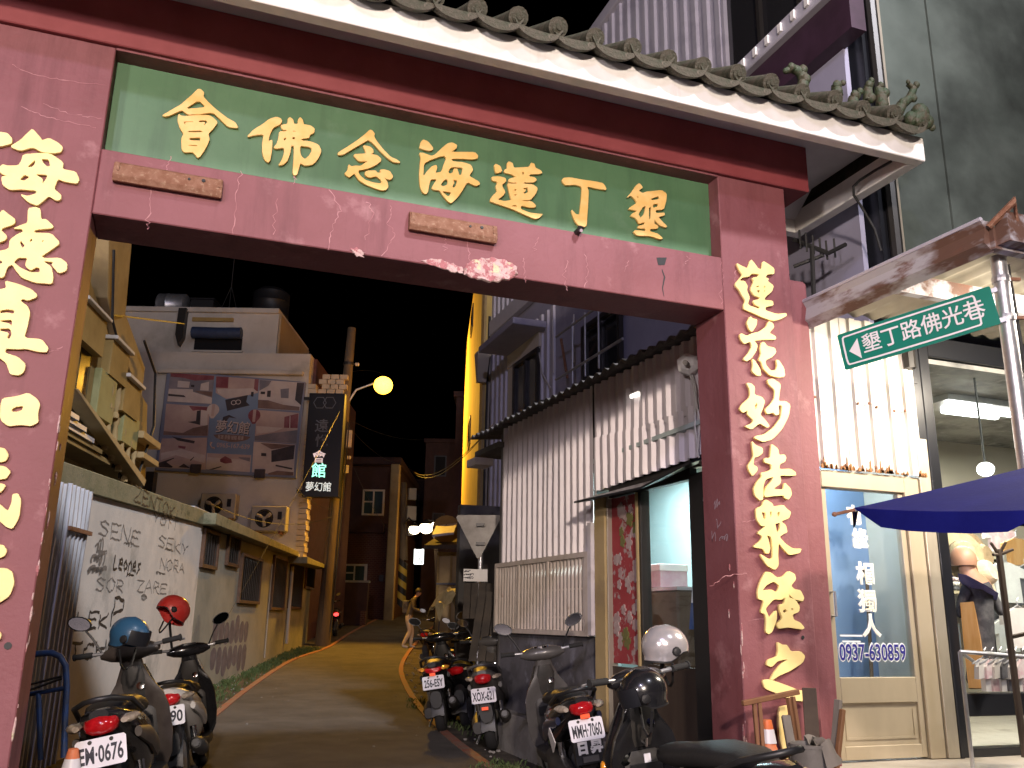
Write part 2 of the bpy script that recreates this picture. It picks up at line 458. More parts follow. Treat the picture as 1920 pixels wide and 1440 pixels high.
mb.build('scattered_pebbles', M['concrete'], kind='stuff')

# ================================================================== GATE
G = Frame((0, 0), 0)
WID, XPR, ZB, ZR0, ZR1, DEP = 4.2, 4.80, 3.607, 4.017, 4.676, 0.39
gate = thing('temple_gateway', 'red alley gateway with gold raised characters, green name panel and tiled white eave', 'gateway', (2.0, 0.15, 0))
red = [M['red']]
mb = MB(); mb.box(-1.15, 0, 0, DEP, 0, 4.69); mb.build('pillar', red, gate, bevel=0.006)
mb = MB(); mb.box(WID, XPR, 0, DEP, 0, 4.69); mb.build('pillar', red, gate, bevel=0.006)
mb = MB(); mb.box(XPR - .02, 5.04, 0.09, DEP - .03, 0, 3.99); mb.build('side_stub', red, gate, bevel=0.03)
# the lintel's lower lip is broken in the middle: an uneven lower front edge
mb = MB(); mb.box(0.002, WID - .002, 0.0005, DEP - .001, ZB, ZR0); mb.build('lintel', red, gate, bevel=0.006)
mb = MB(); mb.box(0.002, WID - .002, 0.0005, DEP - .001, ZR1, 4.69); mb.box(0.002, WID - .002, .26, DEP - .002, ZR0, ZR1); mb.build('upper_wall', red, gate)
mb = MB(); mb.box(0.002, WID - .002, 0.13, 0.258, ZR0 + .001, ZR1 - .001); mb.build('name_panel', M['green'], gate)
mb = MB(); mb.box(-1.40, 5.02, -0.03, DEP + .03, 4.692, 5.084); mb.build('cornice_beam', M['dark_red'], gate, bevel=0.006)
# roof: channel-shaped white slab
RX0, RX1, RY0, RY1, ZF, ZS, ZT = -2.2, 5.62, -0.62, 0.88, 4.78, 5.10, 4.955
mb = MB()
mb.box(RX0, RX1, RY0, RY0 + .09, ZF, ZT + .02); mb.build('fascia', M['white'], gate, bevel=0.006)
mb = MB(); mb.box(RX1 - .10, RX1, RY0 + .09, RY1, ZF, ZT + .02); mb.build('fascia', M['white'], gate, bevel=0.006)
mb = MB(); mb.box(RX0, RX1 - .10, RY1 - .1, RY1, ZF, ZT + .02); mb.build('fascia', M['white'], gate, bevel=0.006)
pr_ = [(RY0 + .092, 4.895), (-.27, 5.085), (.53, 5.085), (RY1 - .102, 4.895)]; pr_ = pr_ + [(y, z + .015) for y, z in reversed(pr_)]
mb = MB(); mb.loft([[Vector((x, y, z)) for y, z in pr_] for x in (RX0, RX1 - .102)]); mb.build('soffit', M['soffit'], gate)
mb = MB(); mb.tube([at_d(1672, 302, 6.15), at_d(1640, 320, 6.25), at_d(1612, 338, 6.35), at_d(1600, 350, 6.4), at_d(1601, 366, 6.45), at_d(1618, 392, 6.5), at_d(1640, 430, 6.55), at_d(1652, 470, 6.6)], .011, 8); mb.build('eave_cable', M['cable'], gate, smooth=60)
yr = 0.13; zr = 5.38
mb = MB(); mb.add([(RX0, RY0, ZT + .02), (RX1, RY0, ZT + .02), (RX1, yr, zr), (RX0, yr, zr), (RX0, RY1, ZT + .02), (RX1, RY1, ZT + .02)],
                  [(0, 1, 2, 3), (3, 2, 5, 4), (0, 3, 4), (1, 5, 2)]); mb.build('roof_deck', M['tile'], gate)
# eave tiles: round cover tile with end disc, hanging crescent drip tile between
def eave_tiles():
    sl = math.atan2(zr - ZT, yr - RY0); pit = 0.268
    d = Vector((0, math.cos(sl), math.sin(sl)))
    c = Vector((0, RY0 - .09, ZT + .078))
    cov = MB()
    r = .060
    cov.tube([c, c + d * .03, c + d * .3, c + d * .6, c + d * .86], [r, r, r * .92, r * .92, r * .9], 12)
    cov.lathe([(r * 1.08, -.012), (r * 1.08, .02)], c, d, 14); cov.lathe([(r * .7, -.026), (r * .62, -.012)], c, d, 14); cov.lathe([(r * .3, -.034), (r * .34, -.02)], c, d, 10)
    pan = MB(); rows = []
    wv = pit * .62
    for j, (dist, drop) in enumerate(((0.0, 0), (.03, 0), (.45, 0), (.9, 0))):
        row = []
        for k in range(11):
            t = (k / 10 - .5) * 2; x = t * wv
            zz = -.118 * (1 - t * t) ** .5 * (1.0 if j < 2 else .6) + .012
            row.append(Vector((x, 0, 0)) + c + d * dist + Vector((0, -.02 if j == 0 else 0, zz - .02)))
        rows.append(row)
    pan.grid(rows)
    top = [p + Vector((0, 0, .055 * (1 - ((k / 10 - .5) * 2) ** 2) + .012)) for k, p in enumerate(rows[0])]
    pan.grid([rows[0], top])                                    # the crescent-shaped front lip
    pan.grid([top, [p + d * .5 for p in top]])
    n = int((RX1 - RX0) / pit)
    a = b = None
    for i in range(n):
        x = RX1 - .10 - i * pit
        j1, j2 = rnd.uniform(-.012, .012), rnd.uniform(-.06, .06)
        Mx = Matrix.Translation((x, j1, rnd.uniform(-.01, .012)))
        Rt = Matrix.Translation(Vector((x - pit / 2, 0, 0)) + Vector((0, rnd.uniform(-.01, .01), rnd.uniform(-.008, .008)))) @ Matrix.Translation(c) @ Matrix.Rotation(j2, 4, 'Y') @ Matrix.Translation(-c)
        inv = ROOT[gate.name].inverted()
        if a is None:
            a = cov.build('cover_tile', M['tile'], gate, smooth=40); b = pan.build('drip_tile', M['tile'], gate, smooth=50)
            a.matrix_local = inv @ Mx @ inv.inverted(); b.matrix_local = inv @ Rt @ inv.inverted()
        else:
            clone(a, gate, inv @ Mx @ inv.inverted()); clone(b, gate, inv @ Rt @ inv.inverted())
eave_tiles()
# ridge and the broken green ornaments at the right end of the roof
mb = MB(); mb.box(RX0, RX1, yr - .09, yr + .09, zr - .05, zr + .08); mb.build('ridge', M['tile'], gate, bevel=.02)
def curl(name, pts, r):
    mb = MB(); P = [Vector(p) for p in pts]
    mb.tube(P, r, 9)
    for i, p in enumerate(P):
        mb.ball(p + Vector((rnd.uniform(-.02, .02), -.02, rnd.uniform(-.01, .03))), r[i] * .9, r[i] * .8, r[i] * 1.0, 8, 6)
    o = mb.build(name, M['moss'], gate, smooth=60); return o
def pxz(x, y, Y): 
    u, z = G.px(x, y, -Y); return Vector((u, Y, z))
curl('curled_ornament', [pxz(1502, 172, -.45), pxz(1508, 150, -.45), pxz(1500, 135, -.45), pxz(1484, 128, -.45), pxz(1472, 134, -.45)], [.045, .045, .04, .035, .022])
curl('curled_ornament', [pxz(1680, 215, -.5), pxz(1692, 195, -.5), pxz(1706, 184, -.5), pxz(1713, 166, -.5), pxz(1702, 158, -.5)], [.05, .04, .034, .03, .02])
curl('curled_ornament', [pxz(1570, 180, -.4), pxz(1568, 163, -.4), pxz(1574, 157, -.4)], [.045, .04, .025])
curl('curled_ornament', [pxz(1598, 205, -.5), pxz(1600, 185, -.5), pxz(1608, 178, -.5)], [.05, .04, .03])
curl('curled_ornament', [pxz(1628, 190, -.45), pxz(1627, 165, -.45), pxz(1634, 154, -.45)], [.045, .035, .025])
curl('curled_ornament', [pxz(1655, 205, -.5), pxz(1652, 178, -.5), pxz(1646, 163, -.5)], [.05, .045, .03])
curl('broken_end_tile', [pxz(1706, 232, -.68), pxz(1722, 222, -.68), pxz(1737, 232, -.68), pxz(1740, 240, -.68)], [.06, .08, .06, .03])

# --- gold characters, traced as outlines and cut from thick board
ZO = {'A': (290, 150, 5.818), 'B': (620, 230, 6.4), 'C': (900, 290, 5.0526), 'E': (1340, 480, 5.141), 'F': (1340, 740, 4.5), 'G': (1340, 1040, 3.6), 'H': (0, 230, 4.365), 'I': (0, 520, 4.233), 'J': (0, 820, 3.425)}
CH = [
 ('A', '80,385 160,340 290,265 370,195 430,140 470,97 500,97 540,135 530,180 580,235 640,295 720,360 800,420 880,460 915,525 800,510 720,430 635,352 490,372 430,374 370,378 320,345 300,325 130,400|325,318 480,218 570,297'
       '|265,370 300,395 430,385 490,382 600,385 650,420 688,460 640,530 585,585 600,645 560,740 500,830 470,848 440,810 415,785 330,790 295,760 292,640 315,585 275,520 252,440 255,390|315,452 420,450 425,458 330,462 345,500 325,480|480,440 572,437 570,470 535,498 550,458 485,462|360,555 500,548 545,568 370,572|370,632 500,625 497,663 385,655|358,708 460,708 470,722 380,718'),
 ('A', '1005,620 1080,540 1180,480 1250,425 1330,400 1380,420 1390,450 1365,485 1300,515 1270,560 1250,620 1240,665 1285,650 1280,760 1260,880 1240,900 1200,870 1175,800 1175,680 1190,590 1100,600'
       '|1375,490 1450,480 1455,420 1480,405 1510,430 1520,480 1560,480 1565,430 1590,405 1615,430 1625,485 1700,495 1745,530 1740,575 1690,600 1690,630 1600,640 1605,660 1700,670 1790,705 1820,770 1790,850 1730,920 1640,935 1590,905 1575,960 1555,1030 1525,1042 1505,1010 1515,900 1520,800 1520,715 1490,715 1480,790 1450,880 1400,925 1350,930 1390,870 1415,790 1410,735 1330,750 1297,735 1330,700 1350,640 1360,560 1440,560 1445,548 1390,535|1408,640 1425,625 1440,628 1425,660 1412,660|1500,625 1530,620 1535,645 1505,648|1508,555 1545,555 1530,565 1510,562|1590,715 1700,730 1720,760 1690,820 1640,865 1600,830 1585,780'),
 ('B', '85,370 110,345 200,290 300,225 400,150 470,85 495,88 530,130 520,165 560,230 640,330 720,410 800,445 840,480 760,475 690,430 600,345 520,255 455,205 420,225 340,270 240,330 150,385 100,388'
       '|390,280 410,272 470,285 510,320 515,360 480,375 560,390 605,430 600,465 540,510 450,550 335,572 330,590 350,630 420,690 520,720 590,730 615,715 600,680 545,640 470,660 420,635 410,600 430,577 540,572 560,600 610,600 590,565 640,560 710,580 748,640 735,675 700,685 640,658 680,710 692,770 670,805 620,812 530,785 420,740 340,690 295,620 285,605 225,658 165,612 205,570 215,500 250,525 300,515 360,520 450,455 340,465 265,380 430,370 410,320'),
 ('B', '1065,300 1085,225 1115,203 1170,225 1230,300 1225,325 1180,338 1100,315'
       '|1065,358 1120,365 1210,400 1250,385 1330,310 1400,250 1460,235 1520,270 1510,310 1440,350 1600,352 1730,352 1770,395 1760,430 1700,440 1560,430 1445,432 1465,465 1600,475 1690,510 1710,570 1660,640 1780,705 1790,740 1745,760 1640,712 1590,800 1530,890 1445,968 1400,935 1340,860 1310,810 1240,805 1212,780 1280,670 1200,680 1180,760 1165,840 1140,855 1100,830 1075,760 1065,640 1075,480 1085,420|1120,490 1200,445 1300,410 1365,395 1390,425 1360,500 1330,590 1255,605 1280,540 1270,508 1220,520 1160,580 1110,650|1440,540 1480,530 1590,535 1570,630 1540,625 1520,550 1480,550 1470,600 1430,612 1408,590|1350,700 1390,672 1412,700 1400,745 1350,765 1318,750|1465,680 1525,690 1500,770 1470,780 1460,765 1485,720|1330,820 1450,832 1430,875 1405,885'),
 ('C', '135,100 150,87 190,105 210,150 200,165 150,175'
       '|228,150 260,125 258,80 275,62 310,80 320,125 400,120 465,115 485,75 515,85 525,125 580,150 590,175 560,182 470,185 465,205 520,215 540,240 510,262 415,262 412,275 500,280 548,315 530,370 480,430 400,430 405,440 490,440 530,480 525,500 470,500 390,480 385,515 470,550 560,560 597,562 560,600 520,608 420,565 300,510 150,460 95,440 110,400 165,345 150,300 170,255 120,245 110,210 180,205 240,220 250,250 205,290 240,350 225,385 165,425 235,440 300,430 290,400 275,340 260,270 300,275 355,275 350,265 300,262 270,255 275,230 320,215 350,210 290,180 240,172|320,330 350,325 345,340 322,342|320,378 350,370 345,385 325,385|410,315 455,310 460,350 430,370 408,365 430,345 435,328 412,330|295,490 320,475 355,480 355,492|395,165 425,165 408,200'),
 ('C', '780,240 790,220 850,215 960,235 1100,255 1170,270 1205,335 1100,320 1015,300 1030,340 1025,460 1015,600 1010,670 985,688 950,685 910,640 885,590 865,515 910,565 945,570 955,480 965,390 968,300 900,282 820,290 790,268'),
 ('C', '1395,405 1440,350 1480,290 1510,268 1545,310 1500,340 1540,365 1575,350 1640,345 1720,335 1770,370 1765,440 1740,520 1660,525 1670,555 1750,548 1750,575 1690,590 1730,635 1775,680 1760,690 1700,665 1650,610 1650,650 1690,675 1685,700 1610,705 1610,725 1690,750 1735,795 1700,800 1620,770 1490,765 1455,730 1470,715 1570,725 1575,700 1500,695 1500,675 1560,660 1565,635 1510,655 1480,600 1430,580 1440,560 1500,530 1410,515 1420,500 1490,455 1470,420 1430,385|1490,395 1500,385 1505,415 1492,412|1620,415 1700,390 1700,420 1630,432|1640,470 1690,460 1690,490 1640,505|1500,560 1550,490 1575,480 1560,560 1520,600|1600,500 1625,490 1620,600 1600,620'),
 ('E', '210,65 270,100 320,120 350,30 385,70 420,120 455,130 465,45 530,85 575,120 575,175 510,175 490,205 525,220 510,240 570,285 555,340 490,395 480,425 560,430 570,475 490,490 490,525 600,560 690,550 695,575 630,610 560,625 460,590 350,540 280,510 280,470 300,430 260,370 240,330 205,290 200,265 240,220 270,180 240,140|330,200 360,168 430,175 420,200 360,210 380,240 345,320 380,380 440,400 430,415 370,430 390,470 440,490 430,510 340,480 320,460 340,400 310,330 320,290 290,240 240,236 270,205|400,290 430,285 430,300 405,302|410,330 438,325 435,360 415,350|478,285 492,288 480,318 472,310|475,330 490,330 478,355'),
 ('E', '345,580 370,605 410,610 405,665 360,735 330,700 310,640|240,760 260,745 310,770 360,745 430,730 500,680 520,628 560,645 575,685 525,740 590,775 590,805 470,805 380,815 415,860 400,920 350,990 310,1015 275,995 330,930 360,870 345,825 285,848 255,810|365,990 390,1010 440,1090 450,1150 410,1155 360,1110 370,1050|450,835 475,828 510,870 580,885 595,925 560,970 490,1005 495,1050 540,1105 590,1100 605,1060 595,1000 620,1005 670,1080 680,1160 620,1172 530,1150 470,1085 450,1020 425,1000 450,940 440,890'),
 ('F', '271,-100 310,-95 340,-65 335,0 400,20 425,55 405,120 385,170 430,215 465,265 445,280 380,240 310,295 255,265 310,245 330,215 275,165 280,130 240,155 210,120 230,80 290,30 300,0 295,-50|340,90 355,65 362,90 345,128|446,-125 490,-137 560,-89 545,0 540,55 600,55 640,85 625,180 570,290 490,375 410,400 335,365 345,350 420,335 500,275 560,190 570,90 540,85 545,165 515,175 495,150 445,165 425,125 480,70 505,30 510,-40 455,-90'),
 ('F', '315,390 345,425 405,450 408,490 370,520 335,530 325,590 360,610 362,640 320,690 290,640 280,600 310,555 330,515 320,450|480,415 535,455 545,510 590,505 605,530 595,565 550,585 545,630 640,625 685,655 688,680 640,685 550,680 560,720 555,750 500,790 510,800 580,800 590,740 640,790 652,840 625,885 590,870 585,850 500,855 430,865 415,840 435,780 480,730 500,690 430,715 410,770 410,880 385,895 340,850 330,790 360,730 400,690 390,660 440,650 480,630 480,590 420,570 420,535 470,535 475,460'),
 ('F', '435,885 490,920 495,945 580,930 610,965 645,990 630,1040 560,1070 600,1100 615,1160 590,1170 545,1200 600,1260 660,1300 733,1300 720,1335 630,1355 580,1300 540,1250 535,1350 540,1440 510,1480 440,1440 380,1340 460,1390 490,1380 490,1290 480,1200 440,1185 455,1230 470,1290 460,1340 430,1340 410,1300 320,1285 390,1230 405,1195 360,1165 440,1105 395,1110 355,1050 350,960 400,940 410,905|395,990 430,995 430,1050 415,1050|465,985 485,985 478,1035 468,1030|530,990 555,990 540,1035 530,1020|510,1090 555,1080 550,1140 525,1170 520,1130'),
 ('G', '345,115 380,120 420,155 460,150 500,110 540,130 550,165 515,210 540,235 580,240 605,290 595,318 550,315 500,265 505,290 545,305 575,350 570,385 525,405 535,440 580,460 608,495 590,505 500,490 430,500 420,470 460,430 440,380 435,340 470,330 480,285 450,305 400,300 350,355 345,370 370,430 420,370 420,440 390,520 365,538 345,520 350,440 340,400 310,390 335,310 295,300 290,250 310,180|320,245 350,205 400,180 440,210 420,255 380,235|460,380 475,365 492,380 470,398|515,360 535,365 520,385'),
 ('G', '425,590 460,610 490,610 515,655 580,652 612,685 595,730 510,785 430,820 395,845 378,842 400,800 450,740 500,705 430,715 385,760 350,745 360,712 420,690 430,650|325,848 370,842 395,850 480,880 580,920 690,915 670,960 600,990 530,985 430,940 340,905'),
 ('G', '440,1030 480,1020 550,1015 555,1060 510,1075 470,1085 465,1150 500,1250 520,1360 480,1385 440,1250 430,1130'),
 ('H', '80,195 170,140 230,80 265,48 330,120 345,145 400,125 470,160 515,200 500,240 440,250 340,240 270,200 165,230|-80,70 0,75 60,85 100,130 95,170 0,195 -90,180|190,260 290,250 410,250 520,325 510,380 620,400 650,465 630,500 520,480 475,460 440,540 500,590 500,625 465,640 400,600 355,640 305,680 230,650 165,585 230,600 295,580 300,555 180,545 80,550 20,510 10,440 65,435 15,420 -20,380 20,340 60,352 150,350 175,310|220,362 290,300 285,340 260,365|340,295 400,300 412,355 385,360 350,325|160,465 200,425 245,445 200,475|285,420 385,425 385,450 345,505 350,460|-120,280 -30,330 -60,420 -120,560 -190,640 -200,500'),
 ('H', '230,700 290,690 330,705 335,790 380,790 440,850 420,865 290,875 275,900 420,905 495,985 420,1040 335,1095 370,1110 490,1105 550,1150 545,1210 480,1235 420,1160 440,1140 350,1130 420,1180 435,1250 430,1320 290,1310 180,1270 130,1210 100,1160 60,1180 30,1270 -60,1260 -40,1180 30,1140 -50,1100 -60,1060 70,1035 80,960 130,920 190,890 180,870 105,865 180,835 225,820|160,985 170,965 205,1005 185,1028|245,955 265,945 262,970 242,980|340,965 362,962 350,982|110,1140 150,1105 225,1105 205,1170 250,1210 300,1180 325,1190 325,1225 250,1225 170,1190|20,710 70,750 125,790 120,830 0,870 60,930 40,965 -80,1000 -140,900 -60,850 -20,770'),
 ('I', '40,25 150,55 250,95 297,140 285,160 220,185 180,170 160,185 220,230 240,280 215,400 190,480 330,490 385,560 370,595 300,590 200,565 150,570 45,565 40,600 140,630 205,690 190,750 150,778 80,770 50,680 0,640 -60,640 -120,760 -200,740 -150,640 -200,560 -60,480 -60,250 -150,200 -160,110 0,95 50,85|0,262 60,252 115,262 110,290 60,280 0,285|0,340 100,335 90,395 80,370 0,348|0,405 80,405 95,450 75,490 55,480 70,440 0,425'),
 ('I', '20,960 130,945 225,915 300,970 318,1010 300,1080 305,1150 250,1180 160,1170 70,1182 20,1150 0,1110 5,1010|92,1045 130,1025 188,1022 175,1055 130,1070 95,1065|-190,900 -70,930 -50,1020 -95,1150 -50,1220 -110,1230 -190,1150'),
 ('J', '0,65 35,75 55,115 40,150 0,160 -60,150 -60,70|-60,180 30,185 70,220 40,265 0,270 -80,280|-40,285 40,305 10,350 -70,380|-60,390 0,430 50,475 75,420 80,365 115,360 135,400 125,510 80,590 40,575 0,540 -60,480'),
 ('J', '-50,690 20,690 45,725 30,760 0,775 -70,770|-60,840 40,840 80,865 92,940 60,1020 0,1060 -60,1080 -40,960 0,915 -60,900'),
 ('J', '-50,1240 0,1250 8,1270 0,1300 -60,1310'),
]
for key, s in CH:
    ox, oy, sc = ZO[key]
    panel = key in 'ABC'
    n = -0.116 if panel else 0.0135          # centre of the board in front of the wall or of the recessed panel
    polys = [chaikin(G.poly([tuple(map(float, q.split(','))) for q in p.split()], n + .011, ox, oy, sc), 1, .16) for p in s.split('|')]
    me = curve_mesh(polys, 0.0105, 0.0012)
    link_mesh('gold_character', me, lambda x, y, e, n=n: G.P(x, y, n + e), M['gold'] if panel else M['gold_pale'], gate)

# --- wear: cracks, broken plaster, holes
mb = MB()
CR = ['285,350 280,395 276,430', '452,322 443,365 437,440', '318,294 312,320', '520,372 512,440', '620,355 640,395 622,425 615,470', '735,385 728,420 742,440 715,480', '553,330 550,345', '690,380 700,400 685,450', '840,440 832,470', '875,440 880,480 886,500',
      '985,485 982,500 985,530', '1062,488 1058,520 1064,545', '1095,475 1102,505 1096,540', '1180,488 1172,510', '1010,445 1002,470', '1350,490 1354,520 1352,570', '40,200 75,215 110,225 180,240', '20,120 60,140 120,150 200,160', '80,195 140,215 190,222', '1380,505 1376,540', '60,660 90,662 118,650',
      '1290,480 1284,495', '1330,1100 1360,1080 1400,1075', '1400,1165 1440,1158 1480,1165', '1390,980 1430,972', '1385,870 1420,865']
for c_ in CR:
    pts = [tuple(map(float, q.split(','))) for q in c_.split()]
    fine = []
    for a, b in zip(pts, pts[1:]):
        for k in range(8):
            t = k / 8; fine.append((a[0] + (b[0] - a[0]) * t + rnd.gauss(0, 2.2), a[1] + (b[1] - a[1]) * t + rnd.uniform(-1.5, 1.5)))
    fine.append(pts[-1])
    uv = [G.px(*p) for p in fine]
    ribbon(mb, G, uv, [rnd.uniform(.0012, .0062) for _ in uv], .0012)
mb.build('plaster_crack', M['crack'], gate, kind='stuff')
mb = MB()
pts = [G.px(x, y) for x, y in ((1241, 505), (1246, 520), (1242, 540), (1245, 556))]
ribbon(mb, G, pts, [.006, .012, .008, .003], .0014); pts = G.poly([(1231, 483), (1250, 483), (1246, 497), (1234, 497)])
mb.prism(G, pts, -.01, .002); mb.build('dark_crack', M['cable'], gate)
def lump(name, outline, n, depth, mt, seed):
    """Broken plaster: a rough shallow relief inside an outline."""
    raw = G.poly(outline); pts = []
    for (a, b), (c2, d2) in zip(raw, raw[1:] + raw[:1]):
        for k in range(5): pts.append((a + (c2 - a) * k / 5 + .016 * noise.noise(Vector((a * 60 + k * 3.1, b * 60, seed))), b + (d2 - b) * k / 5 + .020 * noise.noise(Vector((a * 60, b * 50 + k * 2.7, seed + 7)))))
    cu = sum(p[0] for p in pts) / len(pts); cz = sum(p[1] for p in pts) / len(pts)
    mb = MB(); rows = []
    for j, f in enumerate((1, .93, .8, .6, .4, .2, .02)):
        row = []
        for (u, z) in pts + pts[:1]:
            uu, zz = cu + (u - cu) * f, cz + (z - cz) * f
            uu += .012 * noise.noise(Vector((uu * 40, zz * 40, seed))) * (f < 1); h = 0.0 if j == 0 else depth * (.55 + .9 * noise.noise(Vector((uu * 16, zz * 16, seed + 3))))
            row.append(G.P(uu, zz, n + h))
        rows.append(row)
    mb.grid(rows); return mb.build(name, mt, gate, smooth=30)
lump('broken_plaster', [(868, 505), (885, 488), (915, 484), (945, 487), (968, 500), (970, 515), (955, 527), (925, 530), (890, 524), (872, 518)], .001, .022, M['plaster'], 1.0)
lump('broken_plaster', [(790, 488), (820, 486), (850, 494), (870, 506), (868, 515), (840, 508), (805, 499)], .001, .012, M['plaster'], 5.0)
lump('broken_plaster', [(657, 468), (668, 464), (684, 474), (680, 482), (664, 478)], .001, .012, M['plaster'], 9.0)
for x, y, r_ in ((15, 1211, .018), (1505, 1195, .012)):
    mb = MB(); mb.lathe([(r_, -.004), (r_, .004)], G.P(*G.px(x, y)), (0, -1, 0), 12); mb.build('bolt_hole', M['cable'], gate)
# chipped edges of both pillars
mb = MB()
for x, y0, y1, n in ((0.0, 900, 1430, 34), (4.2, 1050, 1400, 22)):
    for _ in range(n):
        z = rnd.uniform(.5, 2.4) if x == 0 else rnd.uniform(.5, 1.9); s_ = rnd.uniform(.006, .022)
        mb.ball((x + rnd.uniform(-.012, .004) * (1 if x == 0 else -1), .004 + rnd.uniform(0, .14) * (rnd.random() < .5), z), s_ * .35, s_ * .5, s_ * rnd.uniform(1, 3), 6, 4)
mb.build('chipped_paint', M['plaster'], gate, kind='stuff')
# faint graffiti scratched on the right pillar's inner face
JR = Frame((WID, DEP), -90)
M['chalk'] = mat('faded_white_marker', (0.40, 0.30, 0.34), 0.8)
def squig(mb, fr, u0, z0, w_, h_, n, wd, k=14, seed=0, loops=3.0):
    r2 = random.Random(seed); pts = []
    for i in range(k * 3):
        t = i / (k * 3 - 1); pts.append((u0 + w_ * t + w_ * .16 * math.sin(t * 6.28 * loops * 1.0 + seed), z0 + h_ * .5 * math.sin(t * 6.28 * loops + 1.3 * seed) * (.6 + .4 * math.sin(seed + t * 5)) + r2.uniform(-.02, .02) * h_))
    ribbon(mb, fr, pts, wd, n)
for i, (x, y, w_, h_, lp) in enumerate(((1345, 945, .08, .07, 3), (1347, 985, .06, .09, 1), (1338, 1005, .05, .14, 1.2), (1358, 1008, .10, .05, 3.5))):
    mb = MB(); u, z = JR.px(x, y); squig(mb, JR, u - w_ / 2, z, w_, h_, .002, .006, seed=i, loops=lp); mb.build('scratched_graffiti', M['chalk'], gate, recalc=False)

# rusty light fittings bolted below the name panel
def fitting(label, p0, p1, p2):
    a, za = G.px(*p0); b, zb = G.px(*p1); h = zb - G.px(*p2)[1]
    t = thing('rusty_batten_light', label, 'light fitting', G.P(a, za - h, 0), group='rusty battens under the name panel')
    mb = MB(); z1, z0 = za + .005, za - h * 1.35
    prof = [(.002, z0 + .01), (.045, z0), (.062, z0 + .035), (.05, z1 - .02), (.02, z1), (.002, z1)]
    mb.loft([[G.P(u, z, n) for n, z in prof] for u in (a, b)]); mb.build('casing', M['rust'], t, bevel=.003)
    for u in (a + .02, b - .02):
        q = MB(); q.fbox(G, u - .012, u + .012, z0 + .06, z1 - .02, .045, .062); q.build('end_clip', M['rust'], t)
    q = MB(); q.lathe([(.011, 0), (.011, .008)], G.P(b - .11, z1 - .045, .052), (0, -1, .2), 10); q.lathe([(.008, 0), (.008, .006)], G.P(b - .19, z1 - .05, .054), (0, -1, .2), 10)
    q.build('knockout', M['cable'], t)
fitting('longer rusty steel batten on the lintel below the left end of the green panel', (216, 307), (418, 345), (418, 372))
fitting('shorter rusty steel batten in the middle of the lintel', (766, 400), (928, 430), (928, 455))
# small round junction peg under the panel
u, z = G.px(1082, 436)
t = thing('cable_stub', 'small black cable stub poking out under the green panel', 'cable stub', G.P(u, z, 0))
mb = MB(); mb.tube([G.P(u, z, -.02), G.P(u, z, .05), G.P(u, z + .02, .065)], .022, 10); mb.build('sleeve', M['cable'], t)
mb = MB(); mb.lathe([(.012, 0), (.012, .01)], G.P(u, z - .01, .06), (0, -1, -.4), 10); mb.build('core', M['chalk'], t)

# ================================================================== LEFT SIDE OF THE ALLEY
M['wall_white'] = mat('dirty_white_wall', (0.70, 0.66, 0.60), 0.85, col2=(0.60, 0.575, 0.53), scale=1.7, stain=(0.20, 0.21, 0.19), sscale=1.1, slo=0.52, shi=0.74, bump=0.2, bscale=30)
M['wall_green'] = mat('grey_green_wall', (0.29, 0.285, 0.235), 0.9, col2=(0.22, 0.225, 0.19), scale=1.2, stain=(0.14, 0.15, 0.125), sscale=0.9, slo=0.5, shi=0.75, bump=0.25, bscale=25)
M['coping'] = mat('mossy_coping', (0.26, 0.24, 0.15), 0.9, col2=(0.19, 0.19, 0.11), scale=3, stain=(0.10, 0.11, 0.06), sscale=5, bump=0.4, bscale=30)
M['zinc'] = mat('zinc_sheet', (0.55, 0.57, 0.61), 0.55, 0.1, col2=(0.44, 0.46, 0.50), scale=3, stretch=(1, 1, .25), stain=(0.17, 0.14, 0.12), sscale=3, slo=.6, shi=.75)
M['rust_frame'] = mat('brown_window_frame', (0.07, 0.036, 0.02), 0.7, col2=(0.11, 0.055, 0.03), scale=9)
M['dark_pane'] = mat('dark_glass_and_gaps', (0.02, 0.02, 0.022), 0.12, spec=0.6)
M['ink'] = mat('black_marker_paint', (0.03, 0.03, 0.033), 0.7)
M['ink_grey'] = mat('faded_grey_paint', (0.20, 0.19, 0.18), 0.8)
M['ink_violet'] = mat('dull_violet_spray', (0.10, 0.085, 0.10), 0.8, col2=(0.15, 0.13, 0.15), scale=6)
M['pipe_pvc'] = mat('grey_pvc_pipe', (0.40, 0.37, 0.31), 0.6)
W1 = Frame((-0.62, 3.6), to=(1.0, 10.6)); W2 = Frame((1.0, 10.6), to=(4.55, 23.0))
def gz(fr, u): return gr((fr.o + fr.u * u).y)

